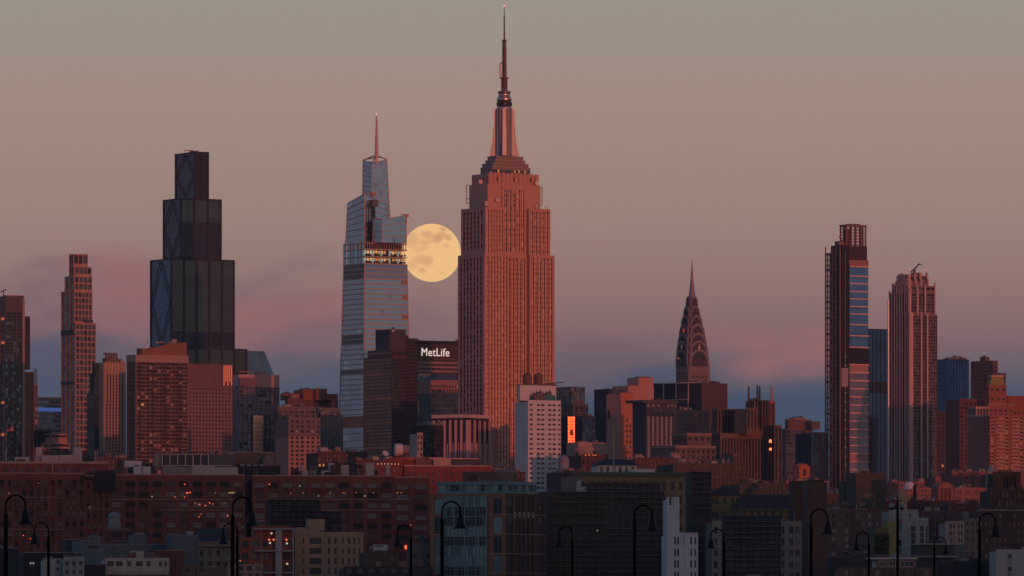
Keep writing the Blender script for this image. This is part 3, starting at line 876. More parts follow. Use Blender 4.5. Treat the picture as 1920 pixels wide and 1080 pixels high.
# ------------------------------------------------------------------ dark stepped tower on the left
def dark_stepped():
    fr_m = wall((.022, .024, .040), .15, .5, .1, .3)
    gN = glass((.035, .05, .085), .8, .12); gG = glass((.115, .145, .155), .85, .15); gP = glass((.05, .055, .095), .8, .2); gBl = glass((.04, .10, .19), .8, .08)
    b = B('dark_tower', 'dark stepped skyscraper with diamond bracing on its left face, tallest on the left side', 'skyscraper', 5900, 281, 322, 441)
    def sR(n, rm, fh=4.6): return st(n, fh, .16, .12, .9, fr_m, span=wall((.05, .045, .055), .1, .5), glass=[(gN, 1)], top=3, rowmat=rm, sub=5, si=.6, jit=.01, submull=wall((.012, .014, .026), .1, .5))
    def sL(g, fh=4.6): return st(1, fh, .12, .10, .7, fr_m, span=wall((.045, .045, .06), .1, .5), glass=[(g, 1)], top=3, sub=6, si=.55, jit=.01)
    T = [((327.4, 366, 392), 284, 371, 2, lambda r: gP, gP),
         ((305, 339.5, 416), 371, 484, 3, lambda r: gG if r < 9 else gP, gP),
         ((281, 322, 440.5), 484, 651, 5, lambda r: gG if r < 29 else gN, gBl),
         ((280.5, 322, 464), 651, None, 6, lambda r: gG if r < 9 else gN, gN)]
    for (q, yt, yb, n, rm, g) in T:
        f = b.tier(*q, yt, yb, sR(n, rm), sL(g), fr_m, par=1.5)
        if yb is None: continue
        ox, oy, W, D, Yk, z1 = f; z0 = b.z(yb, Yk)
        m = b.mb('bracing'); zm = (z0 + z1) / 2; d = .9
        P = [(ox - .6, oy + D * .5, z1 - 2), (ox - .6, oy + D * .06, zm), (ox - .6, oy + D * .5, z0 + 2), (ox - .6, oy + D * .94, zm)]
        for k in range(4): m.tube([P[k], P[(k + 1) % 4]], .5, fr_m, 6)
    # cleaning rig and thin mast on top
    f = b.frame(327.4, 366, 392); z = b.z(284, f[4])
    m = MB(); cr = wall((.35, .25, .22))
    x, y = f[0] + 4, f[1] + 14
    m.box(x - 2, x + 5, y - 1, y + 1, z, z + 1.6, DARKSTEEL); m.box(x - 8, x + 2, y - .5, y + .5, z + 1.4, z + 2.2, cr); m.cyl(x + 6, y, z - 1, z + 2.5, .6, .6, cr, 8)
    m.build('roof_crane', b.root)
dark_stepped()

# ------------------------------------------------------------------ art deco spire of stacked arches
def deco_spire():
    b = B('deco_skyscraper', 'art deco skyscraper with a crown of stacked sunburst arches narrowing to a needle', 'skyscraper', 5700, 1268, 1290, 1331)
    brick = wall((.21, .165, .16), .15, .8, .15); gl = [(GLD, 5), (GLM, 2)]
    sm = wall((.24, .19, .20), .15, .45, .3, .6)
    f = b.tier(1267.5, 1291, 1331, 684, None, st(7, 9, .45, .4, .6, brick, glass=gl, top=2, mode='ind', wname='window', em=(.12, .12)), st(5, 9, .45, .4, .6, brick, glass=gl, top=2, mode='ind', wname='window'), brick)
    Yk = b.cen[1]; zz = lambda y: b.z(y, Yk); u = Yk / F
    cx, cy = f[0] + f[2] / 2, f[1] + f[3] / 2
    off = wx(1297.5, Yk) - b.cen[0]; tx, ty = off * b.c, -off * b.s_
    smd = wall((.075, .062, .075), .15, .5, .3, .5)
    # each level: two crossing barrel vaults whose ends are the arches
    L = [(1.0, 692, 668), (.98, 680, 655), (.93, 668, 639), (.86, 652, 624), (.77, 636, 607), (.64, 620, 591), (.49, 604, 574), (.35, 590, 556)]
    HX, HY2 = f[2] / 2, f[3] / 2
    for i, (k, ybase, yt) in enumerate(L):
        m = MB(); kx, ky = HX * k * (1.05 if i else 1), HY2 * k * (1.05 if i else 1)
        t = min(1, i / 6.0); x0, y0 = cx + (tx - cx) * t, cy + (ty - cy) * t
        zb = zz(ybase + 8); zt = zz(yt)
        for axis in ('y', 'x'):
            hw = (kx if axis == 'y' else ky) * .90; hl = (ky if axis == 'y' else kx)
            c0 = x0 if axis == 'y' else y0; c1 = y0 if axis == 'y' else x0
            zs = zt - min(hw * (1.0 + i * .16), (zt - zb) * .8)
            for (rr, ext, mt_) in ((1.0, 0.5, sm if i else brick), (.80, .56, smd if i else brick)):          # outer hood and proud inner arch
                pr = [(c0 - hw * rr, zb)]
                pr = [(c0 + hw * rr, zb)] + [(c0 + hw * rr * math.cos(PI * q / 14), zs + (zt - zs) * (1 - (1 - rr) * .8) * math.sin(PI * q / 14)) for q in range(15)] + [(c0 - hw * rr, zb)]
                if axis == 'x': pr = pr[::-1]
                m.prism(pr, c1 - hl - ext, c1 + hl - .2, mt_, axis)
        # corner pier filling the square plan below the springing
        m.box(x0 - kx * .95, x0 + kx * .95, y0 - ky * .95, y0 + ky * .95, zb - 1, zs, smd if i else brick)
        m.build('crown_arch', b.root)
        # triangular windows fanned round the arch
        if i:
            n = 5 if i < 5 else (3 if i < 7 else 1)
            for axis in ('y', 'x'):
                wn = MB()
                hw = (kx if axis == 'y' else ky) * .90; hl = (ky if axis == 'y' else kx)
                c0 = x0 if axis == 'y' else y0; c1 = (y0 if axis == 'y' else x0) - hl - .75
                zs = zt - min(hw * (1.0 + i * .16), (zt - zb) * .8)
                for q in range(n):
                    a = PI * (q + 1) / (n + 1)
                    ca, sa = math.cos(a), math.sin(a)
                    P0 = (c0 + hw * .42 * ca, zs + (zt - zs) * .42 * sa); tip = (c0 + hw * .76 * ca, zs + (zt - zs) * .76 * sa)
                    tx_, tz = -sa * hw * .11, ca * hw * .11
                    tri = [(P0[0] - tx_, P0[1] - tz), (P0[0] + tx_, P0[1] + tz), tip]
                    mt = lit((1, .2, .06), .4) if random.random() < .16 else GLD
                    if axis == 'y': wn.add([(p[0], c1, p[1]) for p in tri], [(0, 2, 1)], mt)
                    else: wn.add([(c1, p[0], p[1]) for p in tri], [(0, 1, 2)], mt)
                wn.build('arch_window', b.root)
    # windows inside the lowest brick arch
    for q in range(6):
        for j in range(4):
            if abs(q - 2.5) + (3 - j) * .0 > 2.6: continue
            x = cx + (q - 2.5) * HX * .2; z = zz(684) + j * 3.8
            b.mb('arch_pane').box(x - .9, x + .9, cy - HY2 - .6, cy - HY2 - .4, z, z + 2, GLD)
    nd = MB()
    nd.lathe(tx, ty, [(3.6, zz(560)), (2.6, zz(547)), (1.9, zz(535)), (1.2, zz(520)), (.6, zz(500)), (.12, zz(484))], sm, 10)
    nd.build('needle', b.root)
deco_spire()
# ------------------------------------------------------------------ the other towers, left to right
PINKST = wall((.30, .19, .165), .15); REDBR = wall((.21, .085, .062), .25); BROWN = wall((.15, .095, .08), .2); DKBR = wall((.075, .05, .05), .25)
TAN = wall((.30, .22, .16), .18); GREY = wall((.22, .21, .215), .18); DGREY = wall((.07, .07, .08), .2); WHITE = wall((.58, .57, .58), .08); NAVY = wall((.035, .045, .07), .2)
CREAM = wall((.40, .35, .28), .12); ROSE = wall((.36, .22, .20), .12); BLUEGR = wall((.115, .135, .15), .22)

# far left concrete and glass tower
def far_left():
    b = B('apartment_tower', 'concrete and glass tower cut by the left edge, with a column of orange windows', 'skyscraper', 4300, -40, 10, 46)
    R = st(3, 6.2, .12, .22, .5, wall((.10, .09, .10), .1), glass=[(GLB, 2), (GLD, 6)], top=30, sub=2, em=(.0, .1))
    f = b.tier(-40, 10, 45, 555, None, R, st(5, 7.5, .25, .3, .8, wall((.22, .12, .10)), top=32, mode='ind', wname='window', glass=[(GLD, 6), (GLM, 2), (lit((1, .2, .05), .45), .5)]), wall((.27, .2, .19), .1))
    b.pbox('roof_screen', 5, 12, 44, 553, 584, wall((.32, .24, .23), .1))
    ox, oy, W, D, Yk, z1 = f
    for k in range(7): b.mb('louvre').box(ox + W * .62, ox + W * .99, oy - .25, oy - .02, b.z(580 - k * 4, Yk), b.z(578.5 - k * 4, Yk), DGREY)
    b.mb('concrete_fin').box(ox + W * .90, ox + W + .3, oy - .7, oy + D * .3, 0, z1 - 1, wall((.30, .23, .22), .1))
    R2 = st(2, 6.2, .3, .2, .5, wall((.07, .06, .07), .1), glass=[(GLD, 1)], top=4)
    b.tier(40, 47, 56.5, 593, 690, R2, None, wall((.06, .05, .055)), dd=22, D=20, part='rear_wing'); b.tier(40, 47, 63, 697, None, R2, None, wall((.07, .055, .06)), dd=26, D=20, part='rear_wing')
    m = MB(); m.tube([(ox + 3, oy + 9, z1 - 1), (ox + 3, oy + 9, z1 + 4)], .3, DARKSTEEL, 5); m.tube([(ox + 1, oy + 9, z1 + 3), (ox + 5, oy + 9, z1 + 5)], .4, HOT if 0 else DARKSTEEL, 5)
    m.build('roof_crane', b.root)
    b = S('office_block', 'narrow reddish slab with a lattice mast, right of the tower at the left edge', 5000, 58, 60, 71, 721, st(2, 8, .3, .3, .4, wall((.2, .12, .12))), D=20)
    m = MB(); ox, oy, W, D, Yk, z1 = b.fr[:6]
    for k in range(4): m.cyl(ox + W * .8 + (k % 2) * 1.8, oy + 3 + (k // 2) * 1.8, z1 - 1, z1 + 13, .22, .22, DARKSTEEL, 5)
    for k in range(8): m.box(ox + W * .8 - .2, ox + W * .8 + 2, oy + 2.8, oy + 5, z1 + k * 1.6, z1 + k * 1.6 + .25, DARKSTEEL)
    m.build('lattice_mast', b.root)
    b = S('office_block', 'low wide pale banded block with a blue lit storey beyond the arched window tower', 6200, 66, 70, 126, 745, st(1, 9, .02, .5, .5, wall((.20, .17, .19), .08), span=wall((.22, .18, .19), .08), glass=[(GLB, 1)], top=6, sub=14), D=30)
    ox, oy, W, D, Yk, z1 = b.fr[:6]
    b.mb('lit_storey').box(ox, ox + W, oy - .35, oy - .05, b.z(771, Yk), b.z(764, Yk), lit((.10, .20, .62), .42))
    b.mb('roof_edge').box(ox - .2, ox + W, oy - .5, oy + 1, z1 - .9, z1 + .4, wall((.5, .3, .28)))
    S('glass_block', 'dark teal low glass block beside the arched window tower, at its left foot', 4700, 60, 64, 96, 806, st(5, 7, .1, .15, .3, wall((.03, .05, .06)), glass=[(glass((.03, .07, .08), .5), 1)], top=2), D=20, n=2)
far_left()

def arched():
    w = wall((.40, .22, .165), .12, .8, .08); gl = [(glass((.10, .13, .16), .6, .15), 6), (GLD, 3), (GLM, 2)]
    b = B('arched_tower', 'slender stepped tower of pink stone with rows of large arched windows, on the left', 'skyscraper', 5100, 114.5, 139, 180)
    def a(n, top=3, fh=11.2, em=(.03, .03)): return st(n, fh, .2, .2, .8, w, glass=gl, top=top, arch=True, mode='ind', wname='arched_window', em=em, si=.02, pi=.0, cap=None)
    def tr(q, yt, yb, nr, nl, dd=0, fh=11.2, top=3): return b.tier(*q, yt, yb, a(nr, top, fh), a(nl, top, fh), w, dd=dd)
    tr((129.5, 137.5, 165), 476, 501, 3, 2, 4, 20, 2)
    tr((129.5, 139, 172), 500, 518, 4, 2, 3, 15, 1)
    tr((121, 139, 173), 517, 546, 4, 2, 2, 13, 2)
    tr((114.5, 139, 173.5), 545, 605, 5, 3)
    tr((114.5, 141, 180), 605, None, 5, 3)
    # dark belt storeys
    for (xl, xc, xr, ya, yb) in ((139, 139.5, 158, 607, 616), (114.5, 139, 139.5, 618, 627), (158, 158.5, 174, 599, 605), (141, 141.5, 160, 703, 710), (114.5, 139, 140, 714, 720)):
        fr = b.frame(114.5, 139, 180); ox, oy, W, D, Yk = fr
        if xl < 130: b.mb('belt_storey').box(ox - .35, ox + .6, oy + .5, oy + D, b.z(yb, Yk), b.z(ya, Yk), DGREY)
        else:
            u0 = (xl - 139) / 41 * W; u1 = (xr - 139) / 41 * W
            b.mb('belt_storey').box(ox + u0, ox + u1, oy - .35, oy + .6, b.z(yb, Yk), b.z(ya, Yk), DGREY)
    p = B('podium_block', 'pink terraced block with ribbon windows at the foot of the arched window tower', 'building', 4700, 88, 92, 133)
    rb = st(1, 8, .04, .55, .8, wall((.38, .20, .15), .12), glass=[(GLD, 3), (GLM, 1)], top=3, sub=9)
    p.tier(88, 92, 131, 830, None, rb, rb, D=25); p.tier(92, 96, 126, 813, 831, rb, rb, D=18)
    # dark glass neighbour
    gt = glass((.06, .10, .125), .6, .15); wk = wall((.05, .065, .075), .15)
    d = B('glass_tower', 'dark teal glass tower with notched top between the arched window and ribbed stone towers', 'skyscraper', 4800, 163, 176, 196)
    gs = st(5, 5, .12, .2, .3, wk, glass=[(gt, 5), (GLD, 2)], top=3)
    d.tier(173, 177, 196, 680, 737, gs, gs); d.tier(168, 176, 196, 700, 742, gs, gs, dd=3); d.tier(163, 176, 196, 737, None, gs, gs)
    # ribbed stone tower
    w2 = wall((.37, .24, .19), .14, .8, .08)
    b = B('stone_tower', 'ribbed pink stone tower with tank house on its crown, beside the balconied brown tower', 'skyscraper', 4500, 186, 194, 238)
    R = st(6, 6.2, .42, .5, .6, w2, span=wall((.22, .15, .13)), top=22, em=(.08, .08), mode='ind', wname='window', si=.35, glass=[(GLD, 6), (GLM, 3), (WARM, 0.024)])
    f = b.tier(186, 194, 236, 680, None, R, alt(R, n=2), w2)
    for k in range(7): b.mb('rib').box(f[0] + f[2] * (.09 + .136 * k) - .6, f[0] + f[2] * (.09 + .136 * k) + .6, f[1] - .5, f[1] + .4, f[5] - 30, f[5] + .8, w2)
    f2 = b.pbox('crown', 192, 199, 223, 671, 681, BROWN); b.pbox('crown_cap', 193, 198, 220, 661.5, 664, BROWN)
    for k in range(5):
        x = f2[0] + f2[2] * (.1 + .2 * k); b.mb('crown_post').box(x - .5, x + .5, f2[1] + 1, f2[1] + 2.5, b.z(672, f2[4]), b.z(663, f2[4]), BROWN)
    b.clutter(f, 3, 5)
arched()

def balconied():
    w = wall((.15, .09, .075), .25, .8, .08)
    b = B('apartment_tower', 'broad brown apartment tower with stacked balconies and a sloped brick penthouse, on the left', 'skyscraper', 4050, 237.5, 254, 353)
    R = st(12, 7.0, .14, .32, 1.1, w, span=wall((.17, .12, .10), .2), top=14, mode='ind', wname='window', glass=[(GLD, 7), (GLM, 3), (GLP, 1.6), (WARM, 0.015)], si=.25, em=(.02, .02))
    f = b.tier(237.5, 254, 353, 665, None, R, alt(R, n=2, em=(.2, .2)), w)
    ox, oy, W, D, Yk, z1 = f
    b.mb('parapet_band').box(ox - .3, ox + W, oy - .3, oy + .9, b.z(679, Yk), z1, wall((.31, .20, .18), .1))
    b.mb('parapet_band').box(ox - .3, ox + .8, oy + .9, oy + D, b.z(679, Yk), z1, wall((.31, .20, .18), .1))
    sc = Yk / F
    for c in (1.5, 4.5, 7.5, 10.5):
        for r in range(25):
            z = b.z(686 + r * 7.0, Yk)
            if z < 2: continue
            x0 = ox + W * (c - .45) / 12; x1 = ox + W * (c + .95) / 12
            m = b.mb('balcony'); m.box(x0, x1, oy - 1.5, oy - .02, z - .15, z + .1, wall((.38, .3, .27), .15)); m.box(x0, x1, oy - 1.55, oy - 1.45, z + .1, z + 1.0, wall((.12, .08, .07)))
    fr = b.frame(256, 266, 350)
    z0 = z1 - 1.5; m = MB()
    x0, x1, y0, y1 = fr[0], fr[0] + fr[2], fr[1], fr[1] + fr[3]
    za, zb = b.z(653, fr[4]), b.z(639.5, fr[4]); xm = x0 + fr[2] * .62
    m.prism([(x0, z0), (x1, z0), (x1, zb), (xm, zb - 1.4), (x0 + 6, za), (x0, za)], y0, y1, wall((.22, .11, .08), .2)); m.build('penthouse', b.root)
    b.clutter((x0, y0, W * .8, D * .5, Yk, zb), 2, 4, hmax=3)
balconied()

def left_mid():
    # pink brick tower behind, with glowing fins at the corner
    w = wall((.20, .125, .125), .2, .8, .1)
    b = B('brick_tower', 'pink brick tower with small square windows and glowing orange fins at its top corner', 'skyscraper', 4400, 346, 352, 437)
    R = st(13, 7.4, .5, .5, .5, w, top=44, em=(.02, .04), mode='ind', wname='window', glass=[(GLD, 6), (GLM, 3)])
    f = b.tier(346, 352, 436, 683, None, R, alt(R, n=2), w)
    ox, oy, W, D, Yk, z1 = f
    for k in range(28):
        x = ox + W * (.03 + .94 * k / 27)
        b.mb('crown_rib').box(x - .35, x + .35, oy - .5, oy + .1, b.z(724, Yk), z1 + .5, w)
    for k in range(5):      # polished fins angled towards the sun
        x = ox + W * (.79 + .042 * k); a = R_(-21)
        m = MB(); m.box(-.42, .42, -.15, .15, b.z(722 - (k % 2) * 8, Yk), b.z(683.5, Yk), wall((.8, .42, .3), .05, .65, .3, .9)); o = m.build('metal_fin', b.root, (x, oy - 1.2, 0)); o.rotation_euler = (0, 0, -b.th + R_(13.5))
    # wedge topped blue tower far behind
    b = B('wedge_tower', 'blue tower with a slanted wedge roof, just right of the dark stepped skyscraper', 'skyscraper', 6100, 455, 456, 514)
    g = glass((.08, .20, .34), .6, .2)
    f = b.frame(455, 456, 514, D=34); ox, oy, W, D, Yk = f; Z = lambda y: b.z(y, Yk)
    b.mb('wall').box(ox, ox + W, oy, oy + D, 0, Z(702), wall((.10, .15, .2)))
    m = MB(); pr = [(ox, Z(702)), (ox + W, Z(702)), (ox + W * .68, Z(657.5)), (ox, Z(657.5))]
    m.prism(pr, oy, oy + D, g)
    for k in range(9): m.box(ox + W * .08 * k, ox + W * .08 * k + .4, oy - .25, oy, Z(702), Z(658), wall((.12, .17, .22)))
    m.build('wedge_roof', b.root)
    m = MB(); m.cyl(ox + W * .45, oy + D / 2, Z(659), Z(649), .3, .1, DARKSTEEL, 5); m.build('mast', b.root)
    # block with the light pink parapet
    b = B('office_block', 'grey glass office block under a blank salmon parapet, right of the dark stepped skyscraper', 'building', 4700, 437, 448, 524)
    gg = st(9, 6.5, .08, .2, .4, wall((.17, .14, .165), .1), glass=[(glass((.16, .15, .20), .5, .2), 9), (GLD, 1), (GLP, .1)], top=1, sub=1)
    b.tier(437, 448, 524, 724, None, gg, alt(gg, n=3)); b.pbox('parapet', 437, 448, 524, 702, 725, wall((.50, .29, .26), .06))
    b.pbox('parapet_recess', 449, 450, 483, 708, 724, wall((.17, .12, .13), .06), dd=-22, D=2)
    f = b.frame(437, 448, 524); m = MB(); z = b.z(702, f[4]); cr = wall((.34, .2, .2))
    m.box(f[0] + 3, f[0] + f[2] * .85, f[1] + 5, f[1] + 5.4, z + 2, z + 2.5, cr); m.box(f[0] + f[2] * .5, f[0] + f[2] * .72, f[1] + 3, f[1] + 7, z - .2, z + 2.6, cr)
    for k in (.1, .3, .8): m.cyl(f[0] + f[2] * k, f[1] + 5.2, z - .2, z + 2.2, .2, .2, cr, 5)
    m.build('roof_crane', b.root)
    # low block with glass strips whose sun reflection is put into their orange colour
    b = B('glass_block', 'low dark block with two vertical strips of fire-orange reflecting glass on its left', 'building', 4500, 470, 473, 523)
    g5 = st(6, 6, .1, .2, .4, wall((.07, .065, .085)), glass=[(glass((.08, .09, .12), .5), 4), (GLD, 2)], top=3)
    f = b.tier(470, 473, 523, 777, None, g5, alt(g5, n=1)); ox, oy, W, D, Yk, z1 = f
    for k, q in enumerate((.02, .20)):
        m = MB(); x = ox + W * (q + .07)
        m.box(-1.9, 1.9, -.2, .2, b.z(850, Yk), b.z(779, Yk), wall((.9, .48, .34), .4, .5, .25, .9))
        for r in range(9): m.box(-2, 2, -.3, -.2, b.z(850 - r * 8, Yk), b.z(849.2 - r * 8, Yk), BROWN)
        o = m.build('glass_strip', b.root, (x, oy - 1.6, 0)); o.rotation_euler = (0, 0, -b.th + R_(13.5))
    b.mb('pier').box(ox + W * .135, ox + W * .175, oy - 1, oy, 0, z1, WHITE)
    # dark red stepped block with tank houses
    b = B('brick_block', 'dark red brick block with stepped water tank houses beside the spired glass tower', 'building', 4600, 534, 540, 636)
    R = st(16, 6.5, .5, .5, .4, wall((.13, .075, .075)), top=24, glass=[(GLD, 5), (GLM, 1)], mode='ind', wname='window')
    f = b.tier(534, 540, 634, 746, None, R, alt(R, n=2)); 
    rb = wall((.22, .085, .06), .2)
    for (a, c, d, yt) in ((541, 543, 566, 736), (566, 568, 592, 729), (592, 593, 613, 727), (613, 614, 634, 737)):
        b.pbox('tank_house', a, c, d, yt + 1.5, 750, rb, D=14, sep=True)
    for px, yt in ((547, 734), (576, 727), (585, 726)):
        o2 = (px - 540) / (634 - 540) * f[2]; m = MB(); m.cyl(f[0] + o2, f[1] + 8, b.z(742, f[4]), b.z(yt + 3, f[4]), 3.4, 3.4, rb, 14); m.cyl(f[0] + o2, f[1] + 8, b.z(yt + 3, f[4]), b.z(yt - 1, f[4]), 3.6, .1, rb, 14); m.build('water_tank', b.root)
    m = MB(); o2 = (593.5 - 540) / 94 * f[2]; m.cyl(f[0] + o2, f[1] - 1.2, b.z(745, f[4]), b.z(723, f[4]), .9, .9, STEEL, 10); m.build('flue', b.root)
    b.clutter(f, 6, 9, masts=4)
    b = S('office_block', 'brown block with a flat dark top storey above the salmon wall with square windows', 4450, 513, 520, 612, 762, st(9, 7, .35, .4, .5, wall((.15, .11, .12)), top=8, glass=[(GLD, 4), (GLM, 2), (WARM, 0.030)], mode='ind', wname='window'), n=5, masts=3)
    b = B('hotel_block', 'salmon block with six columns of square windows below a dark brick upper part', 'building', 4200, 516, 541, 601)
    cols = [(.07, .16), (.23, .32), (.38, .48), (.57, .66), (.72, .81), (.89, .97)]
    sal = wall((.32, .19, .155), .12)
    b.tier(516, 541, 600.5, 782, 818, st(6, 9, 0, .5, .5, wall((.15, .115, .125), .1), cols=cols, top=6, mode='ind', wname='window'), None, wall((.17, .12, .125), .1))
    b.tier(516, 541, 600.5, 818, None, st(6, 8.1, 0, .42, .5, sal, cols=cols, top=.2, mode='ind', wname='window', munt=(DGREY, 1, 1, .25), glass=[(GLD, 5), (GLM, 3)]), None, sal)
    f = b.frame(516, 541, 600.5); b.clutter(f + (b.z(782, f[4]),), 4, 2)
    gk = glass((.035, .07, .10), .6, .15)
    b = S('glass_block', 'dark navy glass block between the salmon block and the spired glass tower', 4350, 596, 600, 643, 777, st(8, 6, .08, .12, .3, NAVY, glass=[(gk, 5), (GLD, 2)], top=3), n=3)
    b.pbox('roof_screen', 592, 596, 636, 764, 778, wall((.12, .12, .12), .1), dd=4)
left_mid()

def centre():
    # dark red-brown glass tower in front of the spired tower
    fr_m = wall((.06, .035, .04), .15, .5)
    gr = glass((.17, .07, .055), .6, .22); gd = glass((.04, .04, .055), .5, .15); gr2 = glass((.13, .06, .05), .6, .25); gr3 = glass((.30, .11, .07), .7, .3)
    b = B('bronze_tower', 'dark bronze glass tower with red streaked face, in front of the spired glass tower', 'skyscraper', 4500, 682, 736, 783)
    L = st(1, 6.6, .02, .18, .4, wall((.09, .04, .035), .1, .5), glass=[(gr, 1)], top=3, sub=10, jit=.03, si=.2, rowmat=lambda r: [gr, gr, gr2, gr, gr3, gr2, gr][r % 7])  # redder rows put the bright reflected streaks into the glass colour
    R = st(8, 6.6, .12, .30, .5, fr_m, glass=[(gd, 5), (GLD, 3), (GLM, .6)], top=5)
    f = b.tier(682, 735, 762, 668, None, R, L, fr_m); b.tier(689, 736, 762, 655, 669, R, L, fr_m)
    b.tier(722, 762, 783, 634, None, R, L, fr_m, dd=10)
    w = wall((.07, .065, .08), .12); b.tier(704, 730, 761, 617, 656, st(3, 40, .5, .3, .5, w, top=2, glass=[(GLD, 1)]), st(3, 60, .6, .1, .6, w, span=w, top=4, glass=[(wall((.20, .07, .05)), 1)]), w)
    f = b.frame(704, 730, 761)
    m = MB(); m.cyl(f[0] + 3, f[1] - .2, b.z(622, f[4]), b.z(618, f[4]), .9, .9, WHITE, 10); m.build('roof_light', b.root)
    b.clutter(f + (b.z(617, f[4]),), 2, 3, hmax=2)
    # sign tower
    w = wall((.17, .11, .105), .1)
    b = B('sign_tower', 'wide brown office slab carrying a glowing white name sign, left of the tallest skyscraper', 'skyscraper', 5350, 770, 776, 880)
    R = st(46, 8.0, .3, .45, .8, w, span=wall((.28, .17, .15), .1), top=35, glass=[(GLD, 5), (GLM, 1)], si=.1, pi=.25)
    f = b.tier(770, 776, 880, 638, None, R, alt(R, n=4), w); ox, oy, W, D, Yk, z1 = f
    b.mb('sign_band').box(ox, ox + W, oy - .4, oy + .3, b.z(672, Yk), b.z(645, Yk), wall((.05, .035, .035), .1))
    b.mb('sign_band').box(ox, ox + W, oy - .6, oy + .3, b.z(645, Yk), b.z(638, Yk), wall((.03, .03, .035), .1))
    for k in range(50): b.mb('sign_rib').box(ox + W * k / 50, ox + W * k / 50 + .5, oy - .55, oy - .3, b.z(672, Yk), b.z(645, Yk), wall((.11, .07, .065), .1))
    cu = bpy.data.curves.new('sign', 'FONT'); cu.body = 'MetLife'; cu.size = 10; cu.extrude = .12; cu.offset = .0; cu.space_character = 1.08
    to = bpy.data.objects.new('sign_letters', cu); COL.objects.link(to)
    bpy.context.view_layer.update()
    me = bpy.data.meshes.new_from_object(to.evaluated_get(bpy.context.evaluated_depsgraph_get()))
    bpy.data.objects.remove(to)
    me.materials.clear(); me.materials.append(lit((1.0, .80, .70), .85))
    xs = [v.co.x for v in me.vertices]; ys = [v.co.y for v in me.vertices]
    def ux(px): P = (wx(776, Yk), Yk); k = (px - 960) / F; return (k * P[1] - P[0]) / (b.c - k * b.s_)
    u0, u1 = ux(789.5), ux(841.5); za, zb = b.z(667, Yk), b.z(652, Yk)
    kx = (u1 - u0) / (max(xs) - min(xs)); kz = (zb - za) / (max(ys) - min(ys))
    for v in me.vertices: v.co.x = (v.co.x - min(xs)) * kx; v.co.y = (v.co.y - min(ys)) * kz
    o = bpy.data.objects.new('sign_letters', me); COL.objects.link(o); o.parent = b.root
    o.location = (ox + u0, oy - .85, za); o.rotation_euler = (R_(90), 0, 0)
    b.clutter(f, 4, 8, hmax=4, masts=3)
    # three small blocks under the sign
    gt = glass((.16, .24, .29), .6, .2)
    S('glass_block', 'narrow pale blue ribbed glass block under the sign tower, beside the bronze tower', 5000, 783, 785, 806, 700, st(2, 9, .14, .2, .6, wall((.13, .17, .2)), glass=[(gt, 4), (GLD, 1)], top=4, sub=3), D=16)
    b = S('stone_block', 'pink stone block with a dark hipped roof under the sign tower', 4950, 804, 807, 866, 712, st(12, 8, .5, .5, .5, wall((.27, .15, .13)), top=10, mode='ind', wname='window', glass=[(GLD, 4), (GLM, 1), (WARM, 0.030)]), D=22)
    m = MB(); ox, oy, W, D, Yk, z1 = b.fr[:6]; m.frus((ox + W * .55, oy + D / 2), W * .8, D * .9, z1 - .9, (ox + W * .6, oy + D / 2), W * .5, D * .4, b.z(701, Yk), wall((.05, .08, .12))); m.build('roof', b.root)
    S('glass_block', 'dark teal reflecting block between the pale blue ribbed block and the tallest skyscraper', 4850, 806, 808, 862, 735, st(9, 9, .2, .3, .4, wall((.06, .09, .10)), glass=[(glass((.06, .10, .13), .5), 3), (GLD, 2), (GLM, .5)], top=4), D=22, n=2)
    # dark block and grey block with dishes at the foot
    b = S('dark_block', 'black flat block with a tall flue on its roof, right of the bronze tower', 3900, 774, 779, 832, 797, st(8, 9, .2, .4, .3, wall((.03, .03, .04)), glass=[(GLD, 3)], top=8), n=3)
    f = b.fr; m = MB(); m.cyl(f[0] + 4, f[1] + 3, f[5] - 1, b.z(751, f[4]), .35, .3, wall((.5, .3, .25)), 8); m.cyl(f[0] + 4, f[1] + 3, f[5] - 1, b.z(776, f[4]), 1.6, 1.5, DGREY, 10); m.build('flue', b.root)
    m = MB(); m.box(f[0] + 10, f[0] + 22, f[1] + 3, f[1] + 8, f[5] - 1, f[5] + 2.5, GREY); m.build('roof_unit', b.root)
    b = S('grey_block', 'small pale grey block with two window columns in front of the black flat block', 3800, 761, 782, 793, 811, st(2, 11, .35, .35, .4, wall((.30, .27, .28), .08), top=5, mode='ind', wname='window', munt=(GREY, 1, 1, .2)), w=wall((.33, .30, .31), .08), L=None, D=9)
    # building with pink vertical fins
    dk = wall((.05, .05, .065), .1); fin = wall((.52, .33, .31), .06, .5)
    b = B('finned_block', 'dark block with long pink vertical fins under a pale roof slab, before the tallest skyscraper', 'building', 4100, 770, 868, 916, th=62)
    g = st(14, 7, .1, .1, .3, dk, glass=[(glass((.03, .04, .07), .5, .15), 1)], top=6)
    f = b.tier(812, 878, 917, 779, None, alt(g, n=8), g); ox, oy, W, D, Yk, z1 = f
    for k in range(7):
        y = oy + D * (.02 + k / 6.3); b.mb('fin').box(ox - 1.5, ox - .02, y - .6, y + .6, 0, z1 - 3, fin)
        y2 = y + D * .08; b.mb('fin').box(ox - .9, ox - .02, y2 - .25, y2 + .25, 0, z1 - 18, fin)
    for k in range(5):
        x = ox + W * (.02 + k / 4.2); b.mb('fin').box(x - .5, x + .5, oy - 1.4, oy - .02, 0, z1 - 3, fin)
        x2 = x + W * .12; b.mb('fin').box(x2 - .25, x2 + .25, oy - .9, oy - .02, 0, z1 - 18, fin)
    b.mb('roof_slab').box(ox - 2.2, ox + W, oy - 2.2, oy + D, z1 - 1.6, z1 + .7, fin)
